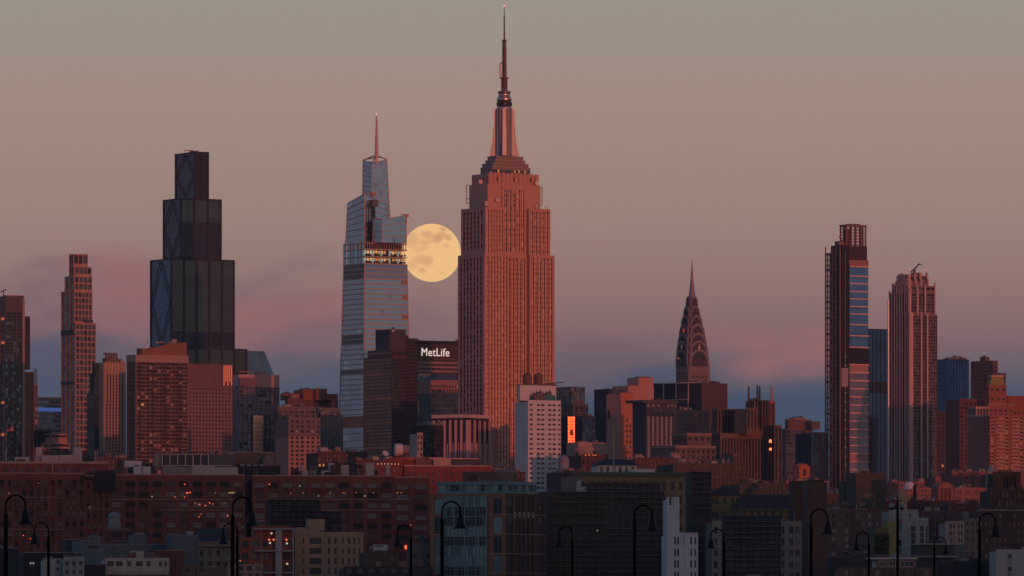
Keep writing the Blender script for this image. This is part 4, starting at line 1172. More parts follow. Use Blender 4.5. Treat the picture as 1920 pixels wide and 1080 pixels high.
    S('service_tower', 'thin blue grey shaft standing between the finned block and the foot of the tallest skyscraper', 4250, 915, 918, 931, 802, st(2, 6, .3, .3, .3, wall((.09, .11, .14)), top=4, glass=[(glass((.1, .13, .17), .5), 1)]), D=12)
    # white hotel
    wh = wall((.50, .49, .50), .05, .8, .1)
    b = B('white_hotel', 'bright white block with a grid of small square windows in front of the tallest skyscraper', 'building', 3500, 965, 990, 1052)
    cols = [(.05, .145), (.27, .365), (.40, .495), (.61, .705), (.745, .84), (.91, .985)]
    f = b.tier(965, 990, 1052, 750, None, st(6, 9.15, 0, .55, .35, wh, cols=cols, top=7, mode='ind', wname='window', si=.004, munt=(GREY, 1, 1, .16), glass=[(GLD, 5), (GLM, 3), (wall((.16, .16, .17)), 2)]), None, wh, par=1.0)
    fp = b.pbox('penthouse', 970.5, 975, 1043, 722, 751, wh); b.pbox('penthouse_slab', 969.5, 974, 1045, 720.5, 722, DGREY)
    ox, oy, W, D, Yk, z1 = f; tq = wall((.03, .20, .18), .1)
    m = MB(); zc = z1 - .2; xa = ox + W * .30; xb = ox + W * .84
    m.box(xa - 3, xb + 1, oy - .5 + 1.0, oy + 4.2, zc, zc + .5, DGREY); m.build('plant_deck', b.root)
    for k in range(6):
        m = MB(); x = xa - 2 + k * 2.0; h = 2.6 + (k % 3) * .9; m.box(x, x + 1.7, oy + .9, oy + 3.4, zc + .5, zc + .5 + h, wall((.13, .12, .13))); m.cyl(x + .8, oy + 2, zc + .5 + h, zc + 1.5 + h, .5, .5, DGREY, 8); m.build('chiller', b.root)
    m = MB(); m.box(xb - 6.6, xb + .3, oy + .7, oy + 3.4, zc + .6, zc + 2.9, tq); 
    for k in range(3): m.cyl(xb - 5.4 + 2.2 * k, oy + 2, zc + 2.9, zc + 3.2, .9, .9, DGREY, 10)
    m.build('cooling_unit', b.root)
    m = MB(); zc2 = b.z(720, Yk); cr = wall((.12, .08, .08)); m.tube([(ox + W * .72, oy + 7, zc2 - 1), (ox + W * .74, oy + 7, zc2 + .6), (ox + W * 1.22, oy + 5, zc2 + 1.6)], [.5, .5, .25], cr, 6); m.build('roof_crane', b.root)
    # brown tank pair behind it
    b = S('brick_block', 'low brick block carrying two brown water tanks, half hidden behind the white block', 3750, 984, 987, 1042, 719, st(8, 9, .5, .5, .4, BROWN), D=8)
    for px in (995.5, 1016):
        m = MB(); x = b.fr[0] + (px - 987) / 55 * b.fr[2]; z = b.fr[5]; tk = wall((.17, .085, .065), .3)
        m.cyl(x, b.fr[1] + 4, z - 1, z + 5.4, 2.7, 2.6, tk, 18); m.cyl(x, b.fr[1] + 4, z + 5.4, z + 7, 2.9, .1, tk, 18); m.build('water_tank', b.root)
    # patchwork glass tower right of it
    b = B('patchwork_tower', 'glass tower clad in patchwork gold and blue panels behind the white block', 'skyscraper', 4300, 1040, 1071, 1097)
    pg = [(glass((.26, .18, .12), .5, .3), 3), (glass((.10, .16, .22), .5, .2), 5), (glass((.06, .08, .11), .5, .2), 4)]
    b.tier(1040, 1071, 1097, 725, 758, st(5, 8, .1, .1, .3, wall((.1, .12, .14)), glass=pg, top=2), st(7, 8, .1, .1, .3, wall((.1, .12, .14)), glass=pg, top=2))
    b.tier(1036, 1074, 1103, 757, None, st(6, 14, .25, .15, .5, wall((.10, .10, .11)), glass=[(GLD, 3), (GLM, 2)], top=4), st(8, 14, .25, .15, .5, wall((.10, .10, .11)), glass=[(GLD, 3), (GLM, 2)], top=4))
    # blue block, its glass strip coloured orange for the reflected sun
    b = B('glass_block', 'blue glass block with a tall strip blazing orange, right of the white block', 'building', 4100, 1045, 1092, 1117, th=40)
    bl = glass((.05, .09, .15), .6, .15)
    f = b.tier(1045, 1092, 1117, 780, None, st(4, 7, .1, .1, .3, wall((.035, .05, .09)), glass=[(bl, 5), (GLB, 1)], top=3), st(9, 7, .1, .1, .3, wall((.03, .035, .06)), glass=[(GLD, 3), (bl, 2)], top=3)); ox, oy, W, D, Yk, z1 = f
    m = MB(); za, zb = b.z(851, Yk), b.z(781, Yk)
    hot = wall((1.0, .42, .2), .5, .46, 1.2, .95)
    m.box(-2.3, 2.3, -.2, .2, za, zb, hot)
    for k in range(14):
        z = za + (zb - za) * k / 14; m.box(-2.4, 2.4, -.32, -.2, z, z + .35, REDBR)
        if k in (3, 7, 8): m.box(-.9, 1.2, -.31, -.2, z, z + 1.8, REDBR)
    for q in (-.8, .8): m.box(q - .12, q + .12, -.34, -.2, za, zb, REDBR)
    yl = D * (1092 - 1076) / 47.0
    o = m.build('glass_strip', b.root, (ox - 2.2, oy + yl, 0)); o.rotation_euler = (0, 0, -b.th + R_(13.5))
    b.clutter(f, 2, 3)
    # low pink and red things
    b = S('low_block', 'low salmon block with a rounded front at the foot of the blue glass block', 3950, 1076, 1084, 1139, 829, None, None, w=wall((.34, .22, .2), .08), D=14, n=1)
    f = b.fr; m = MB(); m.cyl(f[0] + 6, f[1] + 3, 0, f[5] - 3, 7, 7, wall((.33, .22, .2), .08), 24); m.build('rounded_front', b.root)
    S('brick_block', 'dark maroon block behind the low salmon block with a rounded front', 4500, 1112, 1115, 1142, 788, st(1, 14, .1, .5, .4, wall((.10, .05, .055)), glass=[(GLD, 1)], top=12, sub=4), D=20, n=2)
centre()

def right_mid():
    sal = wall((.42, .22, .175), .09)
    b = B('salmon_block', 'tall blank salmon block with a darker red right side, beside the dark gridded block', 'building', 4000, 1137, 1163, 1187, th=38)
    f = b.tier(1137, 1163, 1187, 736, None, st(4, 10, 0, .55, .3, wall((.40, .15, .10), .1), cols=[(.45, .6), (.72, .86)], top=50, mode='ind', wname='window'), None, sal)  # right face redder, the direct low sun is put into its wall colour
    ox, oy, W, D, Yk, z1 = f; m = MB(); m.box(ox - .3, ox + .1, oy + D * .72, oy + D * .9, b.z(784, Yk), b.z(769, Yk), DKBR); m.build('window', b.root)
    b.clutter(f, 2, 3, hmax=4, masts=1)
    b = S('salmon_block', 'higher salmon stair tower block stepping up behind the blank salmon one', 4180, 1176, 1178, 1226, 723, None, None, w=sal, D=20)
    b.pbox('stair_tower', 1195, 1197, 1225, 708, 724, sal, D=14); b.pbox('tower_cap', 1200, 1202, 1219, 706, 709, BROWN, D=8)
    b.pbox('louvre_panel', 1180, 1181, 1187, 745, 755, BROWN, dd=-12, D=1)
    S('dark_block', 'flat navy box behind the top of the blank salmon block', 4400, 1140, 1142, 1178, 729, None, None, w=NAVY, D=20, n=1, hmax=3)
    dk = wall((.055, .06, .08), .1)
    b = B('gridded_block', 'dark slate block with white gridded windows, right of the blank salmon block', 'building', 3700, 1186, 1211, 1269, th=31)
    R = st(6, 9.2, .55, .2, .4, dk, span=wall((.10, .10, .12)), em=(.02, .1), top=29, mode='ind', wname='window', munt=(wall((.42, .38, .40), .1), 1, 1, .4), glass=[(GLD, 4), (GLM, 3)])
    f = b.tier(1186, 1211, 1268, 752, None, R, None, dk); ox, oy, W, D, Yk, z1 = f
    b.mb('roof_slab').box(ox - 3, ox + W, oy - 1.5, oy + D + 3, z1 - 1, z1 + .6, wall((.08, .08, .1)))
    for (u0, u1) in ((.05, .42), (.72, .98)): 
        for k in range(5):
            x = ox + W * (u0 + (u1 - u0) * k / 4.4); b.mb('window_upper').box(x, x + W * (u1 - u0) / 6, oy - .06, oy + .1, b.z(762.5, Yk), b.z(757, Yk), wall((.30, .22, .22)) if k % 2 == 0 else GLM)
    for k in range(5):
        x = ox + W * (.2 + k * .16); b.mb('window_dark').box(x, x + W * .09, oy - .06, oy + .1, b.z(781, Yk), b.z(772, Yk), GLD)
    b.clutter(f, 3, 3, hmax=4)
    # big dark slab with a white framed face
    b = B('framed_slab', 'broad black slab with thin white frame lines on its face, below the art deco crown', 'building', 4700, 1225, 1316, 1364, th=50)
    bk = wall((.035, .035, .05), .08); f = b.frame(1225, 1316, 1364); ox, oy, W, D, Yk = f; z1 = b.z(717, Yk)
    b.mb('wall').box(ox, ox + W, oy, oy + D, 0, z1, wall((.10, .07, .075), .1)); b.mb('wall').box(ox - .4, ox - .02, oy, oy + D, 0, z1 + .1, bk)
    wf = wall((.5, .42, .42), .05)
    def yl(px):
        P = (wx(1316, Yk), Yk); k = (px - 960) / F; return (k * P[1] - P[0]) / (-b.s_ - k * b.c)
    for px in (1245, 1268.5, 1291.5): b.mb('frame_line').box(ox - .8, ox - .35, oy + yl(px) - .4, oy + yl(px) + .4, b.z(766 if px > 1290 else 748, Yk), z1, wf)
    b.mb('frame_line').box(ox - .8, ox - .35, oy + yl(1316), oy + yl(1226), z1 - .3, z1 + .5, wf); b.mb('frame_line').box(ox - .85, ox - .35, oy + yl(1292), oy + yl(1244), b.z(748.6, Yk), b.z(747.4, Yk), wf)
    b.clutter((ox, oy, W, D, Yk, z1 + .9), 6, 4, hmax=5, masts=3)
    S('glass_block', 'dark navy block with a lit lamp pair, tucked below the broad black slab', 4300, 1262, 1268, 1330, 768, st(9, 9, .2, .2, .3, NAVY, glass=[(glass((.03, .05, .08), .5), 3), (GLD, 2), (GLM, .3)], top=6), D=20, n=2)
    # stepped stone blocks
    tn = wall((.13, .105, .09), .22)
    b = B('stone_block', 'olive brown stone block with cornices and paired windows beside the four-antenna block', 'building', 3400, 1263, 1268, 1342)
    R = st(8, 11, .55, .45, .4, tn, top=7, mode='ind', wname='window', glass=[(GLD, 5), (GLM, 2), (WARM, 0.045)], cap=wall((.24, .18, .14)))
    f = b.tier(1262, 1267, 1342, 836, None, R, alt(R, n=1), D=25); b.tier(1284, 1288, 1334, 813, 837, alt(R, n=4), R, D=15); b.clutter(f, 4, 3)
    b = B('art_deco_block', 'brown art deco block with tall vertical piers and four antennas on its crown', 'skyscraper', 3800, 1335, 1399, 1465, th=31)
    br = wall((.23, .105, .07), .25); bp = wall((.13, .095, .08), .25)  # br for the upper tiers is redder, low sun put into the wall colour
    P = st(16, 11, .42, .35, .7, bp, span=wall((.05, .035, .035)), top=5, si=.45, em=(.02, .02), mode='ind', wname='window', glass=[(GLD, 6), (GLM, 2), (WARM, 0.015)])
    f = b.tier(1332, 1350, 1456, 812, None, alt(P, n=18, top=10), alt(P, n=3), bp)
    b.tier(1335, 1345, 1401, 766, 813, alt(P, n=9, pw=.5, top=3), alt(P, n=2), br, dd=14)
    b.tier(1398, 1414, 1453.6, 752, 813, alt(P, n=5, pw=.7, top=3), alt(P, n=2, pw=.8), br, dd=4)
    b.tier(1440, 1452, 1466, 797, None, alt(P, n=2), alt(P, n=2), bp, dd=-8); b.tier(1398, 1400, 1420, 764, 812, alt(P, n=3, pw=.6), None, br, D=14, dd=-8)
    for (a, c, d, y) in ((1348, 1350, 1370, 880), (1372, 1374, 1384, 850), (1310, 1314, 1352, 862)):
        b.tier(a, c, d, y, None, alt(P, n=4, pw=.6, fh=13), alt(P, n=1), bp, dd=-30, D=10)
    fr = b.frame(1398, 1414, 1453.6)
    for px, yt in ((1400.5, 724), (1423, 722), (1427.5, 724), (1451, 723)):
        k = (px - 1414) / 40; x = fr[0] + 1 + max(0, k) * fr[2] * .96; y = fr[1] + (fr[3] * .8 if px < 1410 else 3); z = b.z(753, fr[4])
        m = MB(); m.cyl(x, y, z - 1, b.z(yt, fr[4]), .75, .5, DARKSTEEL if px < 1440 else wall((.55, .14, .08), .1), 8); m.build('antenna', b.root)
    m = MB(); m.lathe(fr[0] + 5, fr[1] + 8, [(3.4, b.z(753, fr[4])), (3.2, b.z(749, fr[4])), (2, b.z(746.5, fr[4])), (.1, b.z(745.5, fr[4]))], BROWN, 16); m.build('dome', b.root)
    for k in range(3):
        x = fr[0] + fr[2] * (.35 + .13 * k); b.mb('crown_rib').box(x - .6, x + .6, fr[1] - 1.1, fr[1], b.z(800, fr[4]), b.z(750, fr[4]), wall((.08, .055, .055)))
    g2 = b.frame(1440, 1452, 1466, -8)
    for q, (y, hh) in enumerate(((827, .95), (842, .75))):
        m = MB(); m.box(-.8, .8, -.1, .1, -hh, hh, wall((1, .55, .28), .1, .42, .3, .95))  # pane tinted orange and turned out of the wall to give a sun glint
        o = m.build('glinting_window', b.root, (g2[0] - .55, g2[1] + g2[3] * .5, b.z(y, g2[4]))); o.rotation_euler = (0, 0, -b.th + R_(13.5))
    # purple grey group between the deco block and the exoskeleton tower
    pu = wall((.13, .105, .12), .1)
    b = B('office_block', 'purple grey glass office with a boxy top, left of the scaffold-edged slim tower', 'building', 4600, 1466, 1474, 1539)
    R = st(7, 7, .15, .25, .3, pu, glass=[(glass((.10, .11, .14), .5, .2), 5), (GLD, 2)], top=3)
    f = b.tier(1466, 1474, 1524, 804, None, R, alt(R, n=2)); b.pbox('top_box', 1472, 1478, 1521, 786, 805, wall((.15, .09, .095))); b.pbox('top_box', 1521, 1522, 1538, 790, 805, pu, D=12)
    b.clutter((f[0], f[1], f[2], f[3], f[4], b.z(786, f[4]) + .9), 2, 3, hmax=3)
    S('glass_block', 'deep blue glass block right behind the red round-topped tank house', 4350, 1518, 1521, 1553, 810, st(5, 7, .08, .1, .3, NAVY, glass=[(glass((.04, .08, .13), .6), 1)], top=3), D=20)
    b = B('tank_house', 'square red brick tank house with a domed top, in front of the purple grey office', 'building', 3700, 1486, 1498, 1519)
    rb = wall((.36, .12, .075), .15); R = st(1, 30, .75, .6, .3, rb, top=6); f = b.tier(1486, 1498, 1519, 874, None, R, R)
    m = MB(); m.cyl(f[0] + f[2] / 2, f[1] + f[3] / 2, f[5] - 1, f[5] + .6, 4.4, 4.2, rb, 18); m.cyl(f[0] + f[2] / 2, f[1] + f[3] / 2, f[5] + .6, f[5] + 2, 4.4, 1.2, rb, 18); m.build('domed_roof', b.root)
    S('brick_block', 'low rosy red brick block at the foot of the square tank house', 3500, 1470, 1474, 1553, 901, st(12, 10, .5, .5, .3, wall((.30, .11, .09)), mode='ind', wname='window'), D=20, n=6, masts=2)
right_mid()

def right():
    # slim exoskeleton tower
    b = B('slim_tower', 'very slim tower with a lattice gallery edge and an open cage on top', 'skyscraper', 4450, 1550, 1578, 1628)
    ste = wall((.24, .13, .11), .15, .6); dkp = wall((.014, .016, .026), .1, .5); trim = wall((.80, .44, .34), .1, .45)
    gA = glass((.13, .22, .38), .8, .1); gB = glass((.26, .21, .26), .6, .2)
    fr = b.frame(1550, 1578, 1628); ox, oy, W, D, Yk = fr; Z = lambda y: b.z(y, Yk); z1 = Z(486)
    b.mb('core').box(ox + 2, ox + W - .6, oy + .6, oy + D * .5, 0, Z(460), wall((.06, .05, .055)))
    b.mb('core').box(ox + 1, ox + W * .35, oy + .4, oy + D * .8, 0, Z(459), wall((.10, .065, .06)))
    # dark middle panel
    u = lambda px: W * (px - 1578) / 50
    b.mb('service_panel').box(ox, ox + u(1593), oy - .02, oy + .5, 0, Z(460), dkp)
    for k in range(26): b.mb('panel_window').box(ox + u(1583), ox + u(1587), oy - .15, oy - .03, Z(500 + k * 17), Z(497 + k * 17), GREY if k > 9 else DGREY)
    b.mb('panel_window').box(ox + u(1577.5), ox + u(1590), oy - .3, oy - .03, Z(725), Z(690), wall((.30, .25, .27), .1)); b.mb('panel_line').box(ox + u(1584.6), ox + u(1585.4), oy - .12, oy - .03, 0, Z(470), GREY)
    # glazed floors with bright slab edges
    ys = [499, 517, 531, 546, 560, 574, 588, 608, 629, 651]
    y = 651; ys2 = [683 + 15.2 * k for k in range(28)]
    lv = ys + ys2
    for i in range(len(lv) - 1):
        a, c = lv[i], lv[i + 1]
        for q in range(5):
            x0 = ox + u(1593) + (W - u(1593)) * q / 5; x1 = ox + u(1593) + (W - u(1593)) * (q + 1) / 5
            mt = dkp if (i == 9) else (gA if i < 9 else (ROSE if i in (10, 21) else gB))
            j = random.uniform(-.04, .04)
            b.mb('glazing').add([(x0, oy + j, Z(c)), (x1, oy - j, Z(c)), (x1, oy, Z(a)), (x0, oy + 2 * j, Z(a))], [(0, 1, 2, 3)], mt)
        b.mb('slab_edge').box(ox + u(1592), ox + W + .2, oy - 1.0, oy + D * .3, Z(a + .9), Z(a - .9), trim)
    b.mb('slab_edge').box(ox + u(1592), ox + W, oy - .3, oy + D * .4, Z(498), Z(487), wall((.3, .16, .13)))
    # lattice of galleries up the left face
    for k in range(46):
        yy = 476 + k * 10.0
        z = Z(yy)
        if z < 1: break
        b.mb('gallery').box(ox - 1.2, ox + 1, oy + D * .35, oy + D, z - .3, z + .3, ste)
        if k % 3 == 0: b.mb('gallery').box(ox - 1.3, ox + .9, oy + D * .40, oy + D * .98, z, z + 1.3, ste)
    for q in (0.02, .3, .5, .68, .84, .98): b.mb('gallery_post').box(ox - 1.3, ox - .5, oy + D * q, oy + D * q + .8, 0, Z(462 if q < .6 else 474), ste)
    for k in range(20):
        z = Z(500 + k * 22)
        if z > 2: b.mb('gallery_panel').box(ox - .4, ox - .2, oy + D * .55, oy + D * .8, z - 3, z + 2.4, wall((.36, .30, .32), .1))
    b.mb('gallery_post').box(ox - 1.4, ox - .7, oy + D * .97, oy + D * .97 + .6, Z(474), Z(461), ste)
    # open cage on top
    cg = b.frame(1576, 1587, 1623); cx0, cy0, cW, cD, cY = cg
    for i in range(5):
        for j in range(3):
            x, y = cx0 + cW * i / 4, cy0 + cD * j / 2
            if 0 < i < 4 and j == 1: continue
            b.mb('cage').box(x - .45, x + .45, y - .45, y + .45, b.z(488, cY), b.z(421, cY), ste)
    for k in range(11): 
        z = b.z(480 - k * 5.6, cY)
        for (a, c, d, e) in ((cx0, cx0 + cW, cy0 - .3, cy0 + .3), (cx0 - .3, cx0 + .3, cy0, cy0 + cD), (cx0, cx0 + cW, cy0 + cD - .3, cy0 + cD + .3), (cx0 + cW - .3, cx0 + cW + .3, cy0, cy0 + cD)): b.mb('cage').box(a, c, d, e, z - .2, z + .2, ste)
    b.mb('cage').box(cx0 - .8, cx0 + cW + .8, cy0 - .8, cy0 + cD + .8, b.z(423, cY), b.z(421, cY), ste); b.mb('cage').box(cx0 + 3, cx0 + cW * .8, cy0 + 2, cy0 + cD * .7, b.z(421, cY), b.z(419, cY), DARKSTEEL)
    b.mb('cage_core').box(cx0 + cW * .05, cx0 + cW * .34, cy0 + 1, cy0 + cD * .8, b.z(488, cY), b.z(428, cY), wall((.09, .055, .055)))
    b.mb('cage_core').box(cx0 - 5, cx0 + 1, cy0 + 2, cy0 + cD, b.z(488, cY), b.z(452, cY), ste)
    m = MB(); m.tube([(cx0 - 2, cy0 + 2, b.z(452, cY)), (cx0 - 5, cy0 + 2, b.z(444, cY)), (cx0 - 1, cy0 + 2, b.z(440, cY))], .4, ste, 5); m.build('hoist', b.root)
    # blue tower behind
    gb = glass((.05, .12, .22), .75, .12)
    S('blue_tower', 'flat-topped navy glass tower between the slim caged tower and the ribbed pink tower', 4750, 1618, 1622, 1667, 616, st(6, 7, .14, .06, .4, wall((.03, .04, .06)), glass=[(gb, 1)], top=2, jit=.01, rowmat=lambda r: GLD if r in (14, 15, 16) else None), cat='skyscraper', D=30)
    # ribbed pink tower with a broken top
    b = B('ribbed_tower', 'tower with long pink vertical ribs and a jagged top carrying a small crane', 'skyscraper', 4600, 1668, 1708, 1758)
    rib = wall((.58, .35, .31), .08, .5); gg = [(glass((.16, .15, .15), .5, .2), 5), (GLD, 4), (GLM, 2)]; bd = wall((.22, .155, .15), .1)
    R = st(10, 6.1, .08, .28, .6, bd, glass=gg, top=3, span=wall((.20, .15, .14), .1)); L = st(9, 6.1, .15, .22, .6, bd, glass=gg, top=3, span=wall((.20, .13, .12), .1))
    for i, (q, yt, yb, n, nl, dd) in enumerate((((1668, 1706, 1757.5), 589, None, 12, 9, 0), ((1668, 1705, 1753), 547, 589, 11, 9, 0), ((1674, 1704, 1753), 535, 547, 11, 7, 1), ((1680, 1705, 1740), 528, 536, 8, 6, 2), ((1683, 1704, 1738), 516, 529, 8, 5, 3))):
        f = b.tier(*q, yt, yb, alt(R, n=n), alt(L, n=nl), bd, dd=dd); ox, oy, W, D, Yk, z1 = f; z0 = 0 if yb is None else b.z(yb, Yk)
        for k, (q_, hw_) in enumerate(((0, .5), (.1, .25), (.2, .5), (.34, .3), (.46, .7), (.6, .3), (.72, .55), (.86, .3), (.975, .6))): b.mb('rib').box(ox - .9, ox - .02, oy + D * q_ - hw_, oy + D * q_ + hw_, z0, z1 + random.uniform(0, 2.5), rib)
        for u in ((0.02, .07, .40, .62) if i == 0 else (.02, .30, .6, .98)): b.mb('rib').box(ox + W * u - .6, ox + W * u + .6, oy - 1.0, oy - .02, z0, z1 + random.uniform(0, 3), rib)
    m = MB(); x, y, z = ox + W * .55, oy + 4, z1 - 1
    m.box(x - 3, x + 4, y - 2, y + 2, z, z + 3.2, bd); m.cyl(x - 1, y, z + 3, z + 5.5, .9, .8, DARKSTEEL, 8); m.tube([(x - 4, y, z + 3.8), (x + .5, y, z + 7.2), (x + 3, y, z + 10)], .55, DARKSTEEL, 6); m.tube([(x + 2, y, z + 9.4), (x + 6, y, z + 9.6)], .35, DARKSTEEL, 5); m.build('roof_crane', b.root)
    for px in (1684, 1737.5):
        m = MB(); xx = ox + (W * .97 if px > 1700 else 1); m.cyl(xx, oy + .8, z1 - 1, z1 + 4, .3, .2, rib, 6); m.cyl(xx, oy + .8, z1 + 4, z1 + 4.9, .4, .1, lit((1, .25, .12), 1.2), 6); m.build('beacon', b.root)
    # bright metal edge that catches the blue sky
    b.mb('corner_pipe').cyl(b.frame(1668, 1706, 1757.5)[0] - .8, b.frame(1668, 1706, 1757.5)[1] + b.frame(1668, 1706, 1757.5)[3] + .4, 0, b.z(560, b.Y), .7, .7, wall((.55, .6, .66), .05, .35, .1, .6), 8)
    # navy box
    b = S('navy_tower', 'plain dark navy box tower with roof masts right of the ribbed pink tower', 4900, 1752, 1777, 1817, 673, st(7, 8, .06, .06, .3, NAVY, glass=[(glass((.04, .11, .23), .8, .12), 5), (glass((.035, .09, .18), .8, .12), 2)], top=2, jit=.01), cat='skyscraper', n=3, masts=7)
    S('dark_block', 'lower dark plum block with scattered pale windows in front of the navy box tower', 4700, 1752, 1758, 1815, 771, st(9, 8, .4, .45, .3, wall((.075, .06, .075)), glass=[(GLD, 6), (GLM, 1), (WARM, 0.036)], top=4, mode='ind', wname='window'), D=18)
    b = B('brown_tower', 'maroon brown stepped tower with a little tank hut on top, behind the green roofed one', 'skyscraper', 5000, 1820, 1862, 1887, th=40)
    R = st(7, 8, .35, .5, .4, wall((.13, .075, .075)), glass=[(GLD, 5), (GLM, 1)], top=10, mode='ind', wname='window'); f = b.tier(1820, 1862, 1871, 676, None, alt(R, n=2), R); b.tier(1850, 1874, 1886, 699, None, alt(R, n=3), alt(R, n=4), dd=8)
    m = MB(); x = f[0] + 2; y = f[1] + 12; z = f[5]; m.box(x - 2, x + 3, y - 3, y + 3, z - 1, z + 3.2, BROWN); m.cyl(x, y, z + 3.2, z + 4.6, 2.6, .2, BROWN, 12); m.build('tank_hut', b.root)
    # gold roofed tower
    rb = wall((.27, .10, .075), .16)
    b = B('mansard_tower', 'red brick tower with a tapering green-gold roof at the right, above the balconied pink block', 'skyscraper', 4300, 1845, 1858, 1900)
    R = st(5, 9, .55, .5, .4, rb, top=6, mode='ind', wname='window', glass=[(GLD, 4), (GLM, 2)])
    b.tier(1847, 1854, 1887, 722, 740, alt(R, n=3), R, rb, dd=2); b.tier(1846, 1855, 1888, 740, 762, alt(R, n=3), alt(R, n=1)); f = b.tier(1838, 1852, 1900, 761, None, R, alt(R, n=2))
    g = b.frame(1850, 1857, 1885, 2); m = MB(); cx, cy = g[0] + g[2] / 2, g[1] + g[3] / 2
    m.frus((cx, cy), g[2] * 1.05, g[3] * 1.05, b.z(722, g[4]), (cx, cy), g[2] * .72, g[3] * .72, b.z(706, g[4]), wall((.26, .20, .06), .2, .6)); m.frus((cx, cy), g[2] * .82, g[3] * .82, b.z(706, g[4]), (cx, cy), g[2] * .82, g[3] * .82, b.z(703.5, g[4]), wall((.6, .4, .34)))
    for k in range(3): m.cyl(cx + (k - 1) * g[2] * .3, cy - 2, b.z(704, g[4]), b.z(701.5, g[4]), .4, .3, CREAM, 6)
    m.build('mansard_roof', b.root)
    m = MB(); g = b.frame(1840, 1853, 1899); 
    for k in range(16): m.box(g[0] + g[2] * k / 15, g[0] + g[2] * k / 15 + .4, g[1] - .4, g[1], b.z(761, g[4]), b.z(757, g[4]), CREAM)
    m.box(g[0], g[0] + g[2], g[1] - .4, g[1], b.z(757.4, g[4]), b.z(756.6, g[4]), CREAM); m.build('railing', b.root)
    S('brick_block', 'plain red brick block cut by the right edge behind the tower with the green-gold roof', 4450, 1880, 1889, 1965, 742, st(9, 9, .6, .6, .4, wall((.24, .075, .055)), top=30, mode='ind', wname='window'), n=3, masts=2)
    pkb = wall((.30, .125, .105), .14)
    b = B('apartment_block', 'wide pink brick apartment block with rows of pale balconies at the right edge', 'building', 4000, 1813, 1856, 1975, th=28)
    R = st(13, 6.6, .45, .48, .6, pkb, top=4, mode='ind', wname='window', span=wall((.42, .22, .19), .1), glass=[(GLD, 4), (GLM, 3), (GLP, 1.2), (WARM, 0.030)]); L = st(1, 13.5, .06, .86, .5, pkb, top=8, glass=[(wall((.36, .2, .18)), 1)], cap=wall((.45, .25, .22)))
    f = b.tier(1813, 1856, 1975, 778, None, R, L, pkb); ox, oy, W, D, Yk, z1 = f
    for r in range(22):
        for c in (1.1, 4.1, 7.1, 10.1):
            z = z1 - (8 + r * 6.6) * Yk / F
            if z < 2: continue
            b.mb('balcony').box(ox + W * c / 13, ox + W * (c + 1.6) / 13, oy - 1.4, oy - .02, z - .3, z + .7, wall((.40, .24, .22), .15))
    b.pbox('penthouse', 1815, 1830, 1855, 762, 779, wall((.40, .24, .21))); g = b.frame(1815, 1830, 1855)
    for k in range(5): b.mb('penthouse_window').box(g[0] - .1, g[0] + .05, g[1] + g[3] * (.08 + k * .18), g[1] + g[3] * (.2 + k * .18), b.z(777, g[4]), b.z(766, g[4]), GLD)
    for k in range(4): b.mb('penthouse_window').box(g[0] + g[2] * (.1 + k * .22), g[0] + g[2] * (.25 + k * .22), g[1] - .1, g[1] + .05, b.z(777, g[4]), b.z(766, g[4]), GLD)
    S('brick_block', 'dark maroon block squeezed between the navy box tower and the wide pink apartment block', 4250, 1796, 1799, 1832, 747, st(4, 8, .4, .5, .4, wall((.13, .06, .06)), glass=[(GLD, 5), (GLM, 1)], top=8, mode='ind', wname='window'), D=16)
right()
